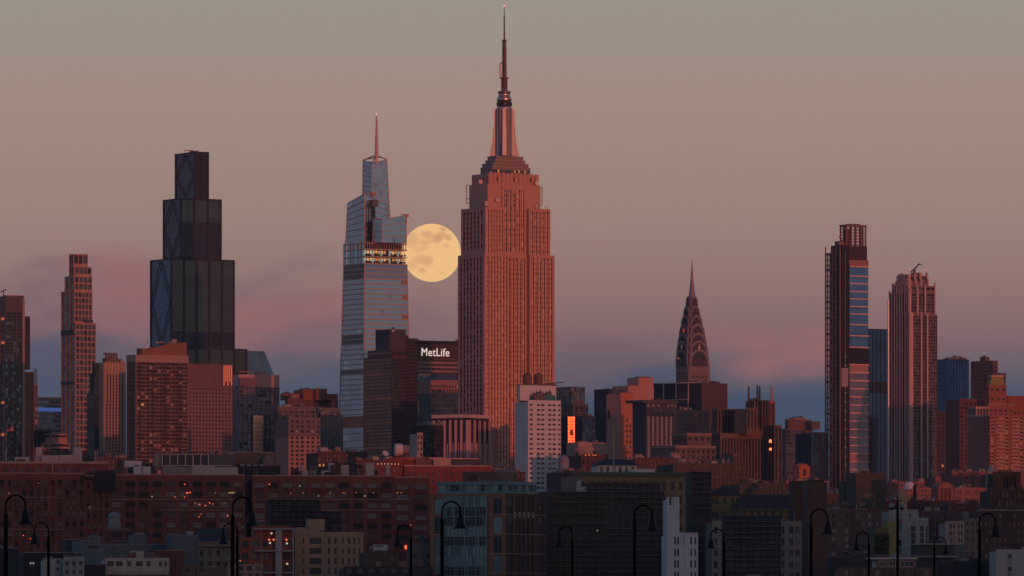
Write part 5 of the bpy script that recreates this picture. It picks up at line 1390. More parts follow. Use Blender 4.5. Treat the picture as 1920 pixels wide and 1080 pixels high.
# ------------------------------------------------------------------ the near, mostly shaded rooftops
GLN = glass((.028, .033, .046), 0.0, .55); GLN2 = glass((.085, .09, .11), 0.0, .55)
NG = [(GLN, 6), (GLN2, 4), (wall((.22, .21, .22)), 1)]
def near_left():
    brk = wall((.20, .064, .048), .38, .9, .1); coping = wall((.42, .27, .22), .1)
    b = B('warehouse', 'huge long red brick warehouse with rows of wide factory windows, filling the lower left', 'warehouse', 2600, -30, -25, 806, th=7, D=40)
    mu = (wall((.07, .045, .045)), 3, 2, .10)
    gw = wall((.25, .20, .205), .25, .6); gw2 = wall((.15, .10, .105), .25, .6); gk2 = wall((.022, .018, .026), .2, .6)
    def rows(r_):
        x = random.random()
        if r_ % 6 == 3: return gk2 if x < .85 else gw2
        return (gw if x < .62 else (gw2 if x < .82 else gk2)) if r_ % 6 in (0, 2, 4) else (gw2 if x < .6 else (gk2 if x < .93 else gw))
    R = st(32, 19.2, .32, .50, .6, brk, span=wall((.155, .052, .042), .3, .9, .1), top=12, mode='ind', wname='window', rowmat=None, glass=[(gw, 4), (gw2, 3), (gk2, 4)], munt=mu, em=(.0, .0), si=.22)
    ox, oy, W, D, Yk = b.frame(-30, -25, 806, D=40)
    def ux(px): P = (wx(-25, Yk), Yk); k = (px - 960) / F; return (k * P[1] - P[0]) / (b.c - k * b.s_)
    Z = lambda y, d=0: wz(y, Yk + d) - GZ
    segs = [(-30, 160, 888, 7), (160, 206, 893, 2), (206, 459, 891, 10), (473, 738, 893, 10), (738, 806, 896, 2)]
    for i, (a, c, yt, n) in enumerate(segs):
        x0, x1 = ux(a), ux(c); dpt = (x0 + x1) / 2 * b.s_
        RR = alt(R, n=n)
        if i in (0, 1): RR = alt(R, n=n * 2, pw=.5)
        b.block(ox + x0 + .02, oy + .01 * i, x1 - x0 - .04, D - .05 * i, 0, Z(yt, dpt), RR, None, brk, Yk=Yk + dpt)
        b.mb('coping').box(ox + x0, ox + x1 - .1, oy - .25, oy + .5, Z(yt, dpt) - .02, Z(yt, dpt) + .4, coping)
    for (a, c, y) in ((206, 459, 937), (473, 770, 937), (300, 440, 957), (596, 770, 957), (0, 120, 933), (160, 206, 955), (0, 120, 993)):
        d = ux((a + c) / 2) * b.s_; b.mb('string_course').box(ox + ux(a), ox + ux(c), oy - .22, oy, Z(y, d), Z(y - 1.2, d), wall((.34, .22, .2)))
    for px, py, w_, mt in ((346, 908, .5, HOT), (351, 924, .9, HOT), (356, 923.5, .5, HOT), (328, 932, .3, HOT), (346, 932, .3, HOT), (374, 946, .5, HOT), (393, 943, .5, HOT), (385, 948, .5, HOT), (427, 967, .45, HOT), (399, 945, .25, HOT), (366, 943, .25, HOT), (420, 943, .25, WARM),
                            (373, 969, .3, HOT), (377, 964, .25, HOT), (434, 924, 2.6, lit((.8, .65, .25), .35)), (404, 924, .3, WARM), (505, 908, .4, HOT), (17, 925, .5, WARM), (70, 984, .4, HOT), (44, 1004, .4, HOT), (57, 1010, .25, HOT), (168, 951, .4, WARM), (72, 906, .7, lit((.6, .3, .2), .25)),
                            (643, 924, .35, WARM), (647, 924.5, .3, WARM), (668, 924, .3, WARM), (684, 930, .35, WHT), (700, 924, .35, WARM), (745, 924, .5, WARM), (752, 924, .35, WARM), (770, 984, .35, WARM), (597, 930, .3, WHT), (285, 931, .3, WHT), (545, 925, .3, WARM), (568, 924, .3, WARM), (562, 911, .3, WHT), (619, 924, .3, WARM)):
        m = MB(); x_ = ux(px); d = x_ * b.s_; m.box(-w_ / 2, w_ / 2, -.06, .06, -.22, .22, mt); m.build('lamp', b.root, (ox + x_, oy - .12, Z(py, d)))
    # dark recess with fire escape near the left
    x0 = ux(178); m = MB()
    d = x0 * b.s_
    m.box(ox + x0, ox + ux(216), oy - 1.6, oy - .2, Z(922, d), Z(882, d), wall((.035, .025, .028))); m.box(ox + ux(152), ox + ux(180), oy - 1.5, oy - .25, Z(898, d), Z(893, d), wall((.05, .03, .03))); m.build('dark_stairwell', b.root)
    # set back upper storey, pipe and stair line
    ws = ux(204); b.mb('upper_storey').box(ox, ox + ws, oy + 9, oy + D - 1, Z(892), Z(868), brk); b.mb('coping').box(ox, ox + ws, oy + 8.8, oy + 9.4, Z(868), Z(866, 20), coping)
    for k in range(12):
        x = ox + ux(8 + 15 * k); b.mb('upper_window').box(x, x + 1.5, oy + 8.9, oy + 9.1, Z(885, 10), Z(878, 10), GLN2 if k % 3 else GLN)
    m = MB(); m.tube([(ox + ux(58), oy + 8.5, Z(893, 10)), (ox + ux(82), oy + 8.5, Z(880, 10)), (ox + ux(97), oy + 8.5, Z(869, 10))], .22, GREY, 6); m.tube([(ox + ux(100), oy + 8.6, Z(892, 10)), (ox + ux(100), oy + 8.6, Z(868, 10))], .25, CREAM, 6); m.build('drain_pipe', b.root)
    # rooftop plant
    def unit(name, a, c, yt, yb, dy, dep, mat, **k):
        x0, x1 = ux(a), ux(c); d = (x0 + x1) / 2 * b.s_ + dy
        m = MB(); s_ = (Yk + d) / Yk
        m.box(ox + x0 * s_ + (s_ - 1) * 0, ox + x1 * s_, oy + dy, oy + dy + dep, Z(yb, d), Z(yt, d), mat)
        return m, ox + x0, ox + x1, oy + dy, Z(yb, d), Z(yt, d)
    lg = wall((.36, .34, .36), .08); dg = wall((.05, .05, .06)); lt = wall((.5, .47, .5), .05)
    for (a, c, yt, yb, mt) in ((70, 81, 838, 868, lg), (141, 156, 839, 868, lg), (80, 112, 854, 868, lg), (113, 142, 853, 868, lg), (86, 135, 845, 851, dg), (157, 168, 845, 862, dg)):
        q = unit('roof_unit', a, c, yt, yb, 12 if yt > 850 else 14, 4, mt); q[0].build('roof_unit', b.root)
    for (a, c) in ((30, 57),):
        q = unit('u', a, c, 857, 868, 12, 3, lg); q[0].build('roof_unit', b.root)
        q = unit('u', a + 3, c - 8, 861, 868, 11.5, .6, dg); q[0].build('roof_unit', b.root)
    for (a, c) in ((179, 181), (183, 184.5), (12, 13.2)):
        q = unit('u', a, c, 844, 872, 10, .4, coping); q[0].build('flue', b.root)
    for (a, c, yt, yb, mt, dy) in ((235, 266, 864, 876, lt, 8), (251, 265, 875, 890, lt, 3), (267, 282, 875, 890, lt, 3), (283, 291, 874, 890, dg, 3), (291, 305, 850, 876, GREY, 8), (304, 360, 875.5, 890, GREY, 3), (360, 402, 874, 890, lg, 3.2), (402, 445, 876, 890, lg, 3.4), (306, 393, 851, 873.5, dg, 6), (393, 441, 852, 872, wall((.09, .10, .11)), 7), (441, 516, 849, 880, wall((.11, .085, .075)), 12), (446, 525, 874, 889, wall((.03, .03, .035)), 5)):
        q = unit('u', a, c, yt, yb, dy, 6, mt); m, x0, x1, y0, z0, z1 = q
        if (a, c) == (306, 393):
            for k in range(7):
                x = x0 + (x1 - x0) * k / 6; m.box(x - .15, x + .15, y0 - .2, y0, z0, z1, lt)
            m.box(x0, x1, y0 - .22, y0 - .01, z1 - .25, z1, lt); m.box(x0, x1 + 10, y0 - .22, y0 - .01, z0, z0 + .25, lt)
            for k in range(9): m.cyl(x0 + (x1 - x0) * (k + .5) / 9, y0 + 2, z1, z1 + .7, .8, .8, dg, 10)
        if (a, c) == (441, 516): m.box(x0 - 6, x1, y0 - .3, y0 + .3, z1, z1 + .35, GREY)
        if (a, c) in ((251, 265), (267, 282)): m.cyl((x0 + x1) / 2, y0 + 2, z1, z1 + .7, 1.0, .8, dg, 12)
        m.build('roof_unit', b.root)
    for k in range(4):
        q = unit('u', 449 + 12 * k, 457 + 12 * k, 870.5, 874, 5, 2, GREY); q[0].build('roof_vent', b.root)
    d = ux(505) * b.s_; m = MB(); xx = ox + ux(505); m.cyl(xx, oy + 9, Z(876, d), Z(859, d), 2.4, 2.4, wall((.17, .14, .13), .3), 16); m.cyl(xx, oy + 9, Z(859, d), Z(852.5, d), 2.6, .1, wall((.17, .14, .13), .3), 16); m.build('water_tank', b.root)
    rr = random.Random(11)
    for k in range(26):
        a = 542 + rr.random() * 190; w = 4 + rr.random() * 16; h = rr.choice([5, 8, 12, 18, 22])
        q = unit('u', a, min(a + w, 738), 890 - h, 893, 3 + rr.random() * 12, 3, rr.choice([DKBR, DGREY, BROWN, GREY, lg, wall((.05, .04, .045))])); q[0].build('roof_unit', b.root)
    for k in range(14):
        a = 215 + rr.random() * 500; q = unit('u', a, a + 1, 872 + rr.random() * 8, 893, 4, .3, GREY); q[0].build('flue', b.root)
    # flag on the left pole
    f = empty('flagpole', (wx(12, 2700), 2700, 40)); tag(f, 'thin pole flying a small striped flag above the long warehouse roof, at far left', 'flagpole')
    z = lambda y: wz(y, 2700) - 40
    m = MB(); m.cyl(0, 0, z(872), z(800), .14, .1, GREY, 6); m.build('pole', f)
    m = MB(); n = 9
    for k in range(n):
        x0, x1 = 2.9 * k / n + .2, 2.9 * (k + 1) / n + .2
        for r in range(7):
            zt = z(801) - .24 * r; y0, y1 = .25 * math.sin(k * .8), .25 * math.sin((k + 1) * .8)
            mt = wall((.05, .06, .2)) if (k < 4 and r < 4) else (wall((.4, .06, .06)) if r % 2 == 0 else CREAM)
            m.add([(x0, y0, zt - .24), (x1, y1, zt - .24), (x1, y1, zt), (x0, y0, zt), (x0, y0 + .03, zt - .24), (x1, y1 + .03, zt - .24), (x1, y1 + .03, zt), (x0, y0 + .03, zt)], [(0, 1, 2, 3), (7, 6, 5, 4), (3, 2, 6, 7), (0, 4, 5, 1)], mt)
    m.build('flag', f)

    # low things on the warehouse's left roof and in front of it
    b = B('roof_tower', 'old slatted water tank house on a braced steel stand above the pale blue-grey sheds', 'water tank', 2420, 202, 205, 228, th=20)
    f = b.frame(202, 205, 226); ox2, oy2, W2, D2, Y2 = f; z = lambda y: b.z(y, Y2)
    m = MB(); tk = wall((.22, .22, .23), .3); cx, cy = ox2 + W2 / 2, oy2 + D2 / 2; m.cyl(cx, cy, z(990), z(967), 2.4, 2.4, tk, 18); m.cyl(cx, cy, z(967), z(958.5), 2.6, .1, tk, 18); m.build('tank', b.root)
    m = MB(); m.box(cx - 2.8, cx + 5.2, cy - 2.5, cy + 2.5, z(993), z(991), tk)
    for sx in (-2.6, 0, 2.6, 5):
        m.cyl(cx + sx, cy - 2.2, z(1040), z(991), .2, .2, DGREY, 6); m.tube([(cx + sx - 2.4, cy - 2.2, z(1014)), (cx + sx, cy - 2.2, z(993))], .14, DGREY, 5)
    m.box(cx - 1, cx + 7, cy - 3, cy + 2.5, z(1015.5), z(1014), GREY); m.build('stand', b.root)
    SH = [('shed_block', 'pale blue-grey windowless block at lower left, stepping up toward the tank stand', 2330, 147, 149, 190, 1014, BLUEGR, 20), ('shed_block', 'small taller pale blue-grey stair box behind the stepped block under the tank stand', 2345, 168, 170, 190, 1005, BLUEGR, 8),
          ('shed_block', 'tall blank pale blue-grey box right of the tank stand', 2380, 249, 251, 275, 1002, BLUEGR, 14), ('shed_block', 'long low pale blue-grey wall between the two taller blank boxes', 2375, 190, 194, 330, 1021, BLUEGR, 20), ('shed_block', 'largest blank pale blue-grey wall beside the tan corniced building', 2360, 318, 326, 372, 1004, BLUEGR, 20),
          ('shed_block', 'narrow navy blue box against the brick warehouse, at lower left', 2400, 124, 126, 148, 1012, NAVY, 14), ('low_house', 'long low black house with two lit panes at lower left', 2310, 40, 44, 152, 1036, wall((.035, .03, .032)), 20),
          ('shed_block', 'dark teal lower box in front of the stepped blue-grey block', 2290, 156, 158, 195, 1031, wall((.11, .14, .16)), 9), ('brick_house', 'dark red brick house behind the beige house with large windows', 2300, 288, 292, 346, 1032, wall((.13, .05, .045)), 16),
          ('low_house', 'black low roof left of the beige house with large windows', 2255, 150, 152, 198, 1058, wall((.03, .03, .035)), 9), ('dark_block', 'navy block at the very bottom left corner', 2200, -20, -10, 34, 1028, wall((.03, .04, .055)), 14)]
    for nm, lb, Yv, a, c, d, yt, mt, dep in SH:
        b = B(nm, lb, 'building', Yv, a, c, d, th=12, D=dep); f = b.tier(a, c, d, yt, None, None, None, mt, D=dep)
        if nm == 'low_house' and a == 40:
            for k, px in enumerate((56, 61)): b.mb('lit_pane').box(f[0] + (px - 44) * .197, f[0] + (px - 41) * .197, f[1] - .05, f[1] + .05, b.z(1058, f[4]), b.z(1054, f[4]), lit((.8, .8, .7), .25))
            b.mb('eave').box(f[0], f[0] + f[2], f[1] - .4, f[1], f[5] - .2, f[5] + .1, GREY)
        else: b.clutter(f + (), 2, int(c), hmax=4)
        b.mb('coping').box(f[0] - .1, f[0] + f[2] - .05, f[1] - .15, f[1] + .3, f[5] - .05, f[5] + .25, wall((.2, .22, .24)))
    b = S('white_house', 'small off-white house with one little dark window at the bottom left', 2240, 79, 81, 117, 1047, st(1, 14, 0, .55, .3, wall((.36, .37, .36), .1), cols=[(.7, .82)], top=3, mode='ind', wname='window'), D=9, th=10, n=2, hmax=3)
    b = S('white_house', 'low off-white house with a dark doorway right of the one with one little window', 2235, 117, 119, 158, 1044, st(3, 16, .5, .5, .3, wall((.30, .31, .31), .1), top=8, mode='ind', wname='window'), D=9, th=10, n=3, hmax=4)
    cb = wall((.40, .37, .33), .1)
    b = B('beige_house', 'beige top storey with five large dark windows above brown brick, at lower left', 'building', 2260, 193, 197, 318, th=10, D=14)
    f = b.tier(193, 197, 317.5, 1046, 1072, st(1, 16, 0, .38, .4, cb, cols=[(.03, .135), (.17, .28), (.35, .41), (.48, .585), (.64, .71), (.835, .885), (.92, .965)], top=6, mode='ind', wname='window', munt=(GREY, 2, 1, .12), glass=[(GLN, 1)]), None, cb, D=14)
    b.tier(194, 198, 316, 1072, None, st(6, 16, .5, .5, .3, BROWN, mode='ind', wname='window', glass=NG), None, BROWN, D=13)
    g = b.pbox('stair_head', 243, 246, 270, 1033, 1047, cb, D=3, dd=0); b.mb('stair_window').box(g[0] + .5, g[0] + 1.6, g[1] - .1, g[1] + .05, b.z(1043, g[4]), b.z(1035, g[4]), GLN); b.clutter(f, 4, 6, hmax=3, mats=[lg, GREY, WHITE])
    tn = wall((.27, .20, .135), .14)
    b = B('tan_house', 'tan building with heavy cornice and dark blue roof behind the two overlapping street lamps', 'building', 2420, 366, 370, 433, th=12, D=20)
    f = b.tier(366, 370, 433, 1017, None, st(4, 22, .5, .42, .4, tn, top=14, mode='ind', wname='window', glass=NG, munt=(tn, 1, 1, .1)), None, tn, D=20); b.mb('cornice').box(f[0] - .3, f[0] + f[2], f[1] - .9, f[1] + .2, f[5] - 1.9, f[5] - 1.4, BROWN); b.mb('cornice').box(f[0] - .3, f[0] + f[2], f[1] - .5, f[1] + .2, f[5] - .1, f[5] + .4, tn)
    m = MB(); m.frus((f[0] + f[2] * .55, f[1] + 9), f[2] * .9, 15, f[5] - 1, (f[0] + f[2] * .55, f[1] + 9), f[2] * .8, 9, b.z(991, f[4]), wall((.04, .055, .075), .1)); m.build('roof', b.root)
    # red framed terrace building
    rd = wall((.28, .075, .05), .2); sl_ = wall((.33, .31, .33), .08)
    b = B('terrace_building', 'red brick building with grey slab terraces and lit lamps, left of the tan stone building', 'building', 2330, 447, 450, 549, th=8, D=18)
    f = b.tier(448, 450, 546, 1007, None, st(5, 24, .3, .45, .5, rd, top=6, mode='ind', wname='window', glass=NG, munt=(rd, 1, 1, .12)), None, rd, D=18); ox2, oy2, W2, D2, Y2, z1 = f; z = lambda y: b.z(y, Y2); u = lambda px: (px - 450) * Y2 / F
    b.mb('upper_wall').box(ox2 + u(477), ox2 + u(548), oy2 + 1, oy2 + 12, z(1008), z(986), rd)
    for y in (992, 1033, 1074): b.mb('terrace_slab').box(ox2 + u(476), ox2 + u(550), oy2 - 2.6, oy2 + .4, z(y) - .2, z(y) + .3, sl_)
    for px, w in ((489, .5), (516, 12), (548, 2.5)): b.mb('terrace_column').box(ox2 + u(px), ox2 + u(px + w), oy2 - 2.2, oy2 - 1.5, 0, z(992), sl_)
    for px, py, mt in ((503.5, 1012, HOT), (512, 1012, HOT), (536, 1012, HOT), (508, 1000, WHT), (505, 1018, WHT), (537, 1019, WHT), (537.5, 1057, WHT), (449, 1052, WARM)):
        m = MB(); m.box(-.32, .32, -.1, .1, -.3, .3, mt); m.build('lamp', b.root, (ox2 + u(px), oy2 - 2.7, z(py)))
    m = MB(); pts = [(ox2 + u(448 + k * 6), oy2 - .5, z(992 - 16 * math.sin(PI / 2 * k / 8))) for k in range(9)]; m.tube(pts, .18, sl_, 6); m.build('arched_frame', b.root)
    b = S('brick_house', 'small peach walled terrace house at the bottom, below the red terrace building', 2260, 424, 427, 492, 1058, st(4, 14, .4, .4, .4, wall((.33, .2, .17)), top=3, mode='ind', wname='window', glass=NG), D=9, th=8, n=3, hmax=3)
    b = S('brown_house', 'low brown roof with pale parapet at the bottom, below the tan corniced building', 2230, 340, 344, 426, 1062, st(6, 14, .4, .5, .3, BROWN, top=4, mode='ind', wname='window', glass=NG), D=9, th=8, n=2, hmax=3)
    # tan stone building
    ts = wall((.36, .25, .175), .12)
    b = B('stone_building', 'tan stone building with tall narrow windows and a raised stair tower, lower centre left', 'building', 2340, 549, 553, 682, th=10, D=22)
    cols = [(.11, .135), (.215, .385), (.48, .515), (.575, .61), (.685, .715), (.775, .805), (.85, .88), (.93, .955)]
    f = b.tier(549, 553, 681.5, 999, None, st(8, 19, 0, .38, .45, ts, cols=cols, top=9, mode='ind', wname='window', glass=[(GLN, 4), (GLN2, 2)]), None, ts, D=22)
    b.pbox('stair_tower', 577, 579, 609, 973, 1000, ts, D=8); b.pbox('stair_tower', 552, 554, 580, 989, 1000, ts, D=8); b.mb('coping').box(f[0] - .2, f[0] + f[2] - .05, f[1] - .25, f[1] + .3, f[5] - .05, f[5] + .3, wall((.4, .3, .24))); b.clutter(f, 4, 3, hmax=4)
    b = B('scaffold_block', 'dark scaffolded block wrapped in netting behind the tan stone building', 'building', 2460, 500, 505, 628, th=8, D=14)
    scaf(b, (500, 505, 600, 936), 14, wall((.04, .028, .03), .3)); scaf(b, (585, 590, 640, 958), 12, wall((.035, .03, .035), .3))
    b = S('dark_block', 'dark brown low block with two barred windows right of the tan stone building', 2290, 681, 684, 746, 1032, st(3, 16, .55, .5, .4, wall((.085, .06, .045)), top=12, mode='ind', wname='window', glass=NG), D=14, th=10, n=2, hmax=3)
    m = MB(); f = b.fr; z = lambda y: b.z(y, f[4]); m.box(f[0] + 3.5, f[0] + 8.5, f[1] + 1, f[1] + 3, f[5] - 1, z(1021), wall((.42, .42, .42))); m.box(f[0] + 4, f[0] + 7, f[1] + .85, f[1] + 1, z(1025), z(1022.5), DGREY); m.build('roof_unit', b.root)
    b = S('red_house', 'low red brick house with a glowing red window, beside the dark brown block', 2380, 735, 738, 775, 1018, st(4, 16, .4, .5, .4, wall((.3, .07, .05)), top=3, mode='ind', wname='window', glass=NG), D=12, th=8)
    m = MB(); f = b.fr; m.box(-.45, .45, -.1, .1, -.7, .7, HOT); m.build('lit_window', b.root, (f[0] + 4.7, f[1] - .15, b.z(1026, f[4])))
    b = S('grey_house', 'grey house with a domed tank, just left of the brick and glass corner building', 2320, 766, 770, 812, 1018, st(3, 18, .5, .5, .4, wall((.13, .13, .135)), top=20, mode='ind', wname='window', glass=NG), D=12, th=8, n=3, hmax=5)
    m = MB(); f = b.fr; m.lathe(f[0] + 4.2, f[1] + 5, [(1.7, f[5] - 1), (1.7, f[5] + 1.6), (1.2, f[5] + 2.6), (.1, f[5] + 3.1)], wall((.12, .12, .125)), 16); m.build('domed_tank', b.root)
    b = S('brown_house', 'lowest black-brown house at the bottom edge, left of the brick and glass corner building', 2200, 640, 644, 812, 1062, st(8, 16, .5, .5, .4, wall((.05, .04, .04)), top=4, mode='ind', wname='window', glass=NG), D=14, th=8, n=6, hmax=5)
    # red brick pavilion behind the warehouse
    b = B('brick_pavilion', 'red brick building with a curved roof, big white dishes and plant decks behind the warehouse', 'building', 2950, 702, 706, 925, th=12, D=26)
    rb = wall((.21, .055, .042), .25); R = st(14, 14, .5, .5, .4, rb, top=12, mode='ind', wname='window', glass=NG)
    f = b.tier(755, 758, 921, 874, None, R, None, rb, D=26); b.tier(700, 702, 757, 868, None, st(8, 16, .6, .6, .3, rb, top=10, mode='ind', wname='window', glass=NG), None, rb, D=22, dd=-6)
    g = b.frame(702, 704, 758, -6, D=22); Z = lambda y: b.z(y, g[4]); m = MB(); m.prism([(g[0], Z(869))] + [(g[0] + g[2] * k / 8, Z(868 - 12 * math.sin(PI * .5 * k / 8))) for k in range(9)] + [(g[0] + g[2], Z(869))][:1], g[1] - .5, g[1] + 12, rb); m.build('curved_roof', b.root)
    for (a, c, yt, yb, mt) in ((812, 848, 859, 872, wall((.42, .3, .27), .1)), (849, 907, 860, 870, DGREY), (740, 830, 857, 862, wall((.35, .14, .11))), (757, 779, 861, 875, rb), (778, 812, 858, 873, BROWN)):
        b.pbox('roof_unit', a, a + 1, c, yt, yb, mt, D=5, sep=True)
    gg = b.frame(755, 758, 921, D=26); cu = lambda px: gg[0] + (px - 758) * gg[4] / F
    b.mb('coping').box(gg[0] - .3, gg[0] + gg[2], gg[1] - .4, gg[1] + .4, b.z(874, gg[4]), b.z(872.2, gg[4]), wall((.45, .3, .26))); b.mb('coping').box(cu(812), cu(908), gg[1] + 8, gg[1] + 8.4, b.z(859.5, gg[4]), b.z(857.5, gg[4]), wall((.45, .3, .26)))
    for k in range(3): b.mb('wall_panel').box(cu(861 + 16 * k), cu(869 + 16 * k), gg[1] + 8.1, gg[1] + 8.5, b.z(868, gg[4]), b.z(861.5, gg[4]), GREY)
    wd = wall((.50, .46, .48), .08)
    for px, r, dx in ((751, 2.9, 0), (763.5, 2.4, 0)):
        m = MB(); x = cu(px); z = b.z(843, gg[4]); m.tube([(x - 1.6, gg[1] + 6, z), (x + 1.8, gg[1] + 6, z)], r, wd if px < 760 else wall((.2, .17, .17)), 20); m.box(x - .4, x + .4, gg[1] + 6, gg[1] + 8, z - 6, z, DGREY); m.build('white_drum', b.root)
    m = MB(); m.lathe(0, 0, [(.1, 0), (.9, .12), (1.6, .5), (1.55, .6), (.8, .3), (.05, .2)], wd, 16); m.tube([(0, 0, -1.5), (0, 0, .1)], .15, DGREY, 6); o = m.build('dish', b.root, (cu(723), gg[1] + 2, b.z(851, gg[4]))); o.rotation_euler = (R_(50), R_(20), 0)
    for k in range(7):
        m = MB(); m.box(-.22, .22, -.1, .1, -.18, .18, WHT); m.build('lamp', b.root, (g[0] + g[2] * (.08 + .12 * k), g[1] - .2, b.z(871, g[4]) + .3))

def scaf(b, q, D, mt, floors=True, net=None):
    """a building shrouded in debris netting on scaffold lifts"""
    a, c, d, yt = q
    f = b.tier(a, c, d, yt, None, None, None, mt, D=D)
    ox, oy, W, Dd, Yk, z1 = f
    rr = random.Random(int(a)); tube = wall((.145, .135, .14), .35)
    m = MB(); n = int(z1 / 2.0)
    for k in range(n):
        z = z1 - k * 2.0 - .3
        seg = max(2, int(W / 9))
        for j in range(seg):
            if rr.random() < .12: continue
            x0, x1 = ox + W * j / seg, ox + W * (j + 1) / seg
            dz = rr.uniform(-.12, .12); o_ = rr.uniform(1.2, 1.5)
            m.box(x0, x1, oy - o_, oy - .2, z + dz, z + dz + .2, tube)
            if rr.random() < .55: m.box(x0 + .1, x1 - .1, oy - o_ - .02, oy - o_ + .04, z + dz + .9, z + dz + .97, tube)
    k = 0
    while k * 2.4 < W:
        x = ox + k * 2.4; m.cyl(x, oy - 1.35, 0, z1 + rr.uniform(.2, 2.2), .05, .05, tube, 5); k += 1
    m.build('scaffold', b.root)
    # windows dimly seen behind
    for j in range(int(W / 5)):
        for r in range(int(z1 / 4)):
            if rr.random() < .22: b.mb('shaded_window').box(ox + j * 5 + 1.5, ox + j * 5 + 3.4, oy - .08, oy + .05, z1 - r * 4 - 3.2, z1 - r * 4 - 1.1, GLN)
    return f
near_left()

def near_mid():
    # brick and glass corner building
    bk = wall((.25, .125, .075), .2); fr_m = wall((.15, .22, .25), .12, .5); gl = [(glass((.10, .16, .17), .4, .3), 4), (glass((.20, .30, .29), .4, .35), 3), (GLN, 3)]
    b = B('corner_building', 'brick corner building with a tall blue-green glass bay, arched windows and a glazed top floor', 'building', 2300, 807, 951, 1022, th=62)
    L = st(1, 18.7, 0, .12, .5, bk, cols=[(.035, .145), (.665, .77), (.83, .945)], top=8, arch=True, mode='ind', wname='arched_window', glass=gl, munt=(fr_m, 2, 1, .12))
    L = alt(L, cols=[(.055, .17), (.83, .945)], fh=36, sh=.08)
    R = st(8, 18, .5, .2, .5, wall((.085, .05, .036), .25), cols=[(.02, .14), (.26, .33), (.38, .45), (.50, .57), (.62, .69), (.83, .95)], top=8, mode='ind', wname='window', glass=[(GLN, 4), (GLN2, 1)])  # right face in darker brick, its shade is put into the wall colour
    f = b.tier(806, 951, 1022, 925, None, R, L, bk); ox, oy, W, D, Yk, z1 = f; Z = lambda y: b.z(y, Yk)
    def yl(px): P = (wx(951, Yk), Yk); k = (px - 960) / F; return oy + (k * P[1] - P[0]) / (-b.s_ - k * b.c)
    ya, yb = yl(914), yl(833.5)
    n = 4
    for r in range(9):
        zt, zb = Z(931 + 18.6 * r), Z(931 + 18.6 * (r + 1))
        if zb < 0: break
        for k in range(n * 3):
            y0, y1 = ya + (yb - ya) * k / (n * 3), ya + (yb - ya) * (k + 1) / (n * 3)
            j = random.uniform(-.05, .05)
            b.mb('glass_bay').add([(ox - .6 + j, y1, zb), (ox - .6 - j, y0, zb), (ox - .6, y0, zt), (ox - .6 + j, y1, zt)], [(0, 1, 2, 3)], ((gl[1][0] if random.random() < .7 else gl[0][0]) if r in (0, 3, 5, 6) else (GLN if random.random() < .8 else gl[0][0])))
            b.mb('bay_frame').box(ox - .9, ox - .58, y0 - (.22 if k % 3 == 0 else .07), y0 + (.22 if k % 3 == 0 else .07), zb, zt, fr_m)
        b.mb('bay_frame').box(ox - .92, ox - .5, ya, yb, zt - .2, zt + .2, fr_m); b.mb('bay_frame').box(ox - .85, ox - .5, ya, yb, zt - 1.3, zt - 1.15, fr_m)
    b.mb('bay_frame').box(ox - .95, ox - .3, yb - .3, yb + .3, 0, Z(930), fr_m)
    for k in range(5):
        b.mb('stone_band').box(ox - .18, ox, oy, oy + D, Z(965 + 36.5 * k) - .2, Z(965 + 36.5 * k) + .2, wall((.32, .18, .12)))
        b.mb('stone_band').box(ox, ox + W, oy - .18, oy, Z(965 + 36.5 * k) - .2, Z(965 + 36.5 * k) + .2, wall((.25, .14, .1)))  # darker copy of the band for the shaded right face
    for k in range(5):
        x = ox + W * (.2 + .12 * k); b.mb('spandrel_panel').box(x - .5, x + .5, oy - .12, oy + .4, Z(971), Z(959), wall((.3, .29, .3)))
    gs = st(11, 15, .05, .18, .35, fr_m, top=4, glass=gl, sub=2, cap=fr_m)
    g = b.tier(820, 951, 1006, 904, 926, alt(gs, n=8), alt(gs, n=8), fr_m); b.mb('bay_frame').box(g[0] - .8, g[0] + g[2], g[1] - .8, g[1] + g[3], Z(924) - .1, Z(924) + .3, fr_m)
    pb = wall((.17, .10, .07), .2); h = b.tier(866, 935, 968, 884, 905, None, None, pb)
    b.mb('arch_niche').box(h[0] - .06, h[0] + .05, h[1] + h[3] * .6, h[1] + h[3] * .85, h[5] - 3.2, h[5] - 1.2, wall((.12, .06, .04)))
    b.clutter((g[0], g[1], g[2], g[3], g[4], g[5] + .9), 5, 3, hmax=5); m = MB(); m.box(h[0] + h[2] * .5, h[0] + h[2] + 4, h[1] + 2, h[1] + 5, h[5] - 1, h[5] + 1, GREY); m.build('roof_unit', b.root)
    # classical cornice building and the netted block in front
    ol = wall((.23, .155, .095), .16); gr = wall((.07, .14, .12), .1)
    b = B('cornice_building', 'tan classical building with green copper cornice and a white pavilion under a dark roof', 'building', 2500, 1080, 1086, 1300, th=10, D=40)
    f = b.tier(1083, 1086, 1299, 888, None, st(14, 26, .55, .35, .5, ol, top=14, mode='ind', wname='window', glass=[(GLN, 1)], munt=(ol, 1, 1, .15)), None, ol, D=40); ox, oy, W, D, Yk, z1 = f; Z = lambda y: b.z(y, Yk + 4)
    b.mb('cornice').box(ox - .9, ox + W + .6, oy - 1.6, oy + 1, Z(888), Z(885.5), gr); b.mb('cornice').box(ox - .5, ox + W + .3, oy - .9, oy + 1, Z(893), Z(888.3), gr); b.mb('cornice').box(ox - .7, ox + W * .7, oy - 1.1, oy + .5, Z(920), Z(917), gr)
    for k in range(60): b.mb('bracket').box(ox + W * k / 60, ox + W * k / 60 + .3, oy - 1.4, oy - .9, Z(890), Z(888), ol)
    gp = b.pbox('pavilion', 1118, 1121, 1194, 871, 888, wall((.52, .5, .5), .08), D=14); cx, cy = gp[0] + gp[2] / 2, gp[1] + 7
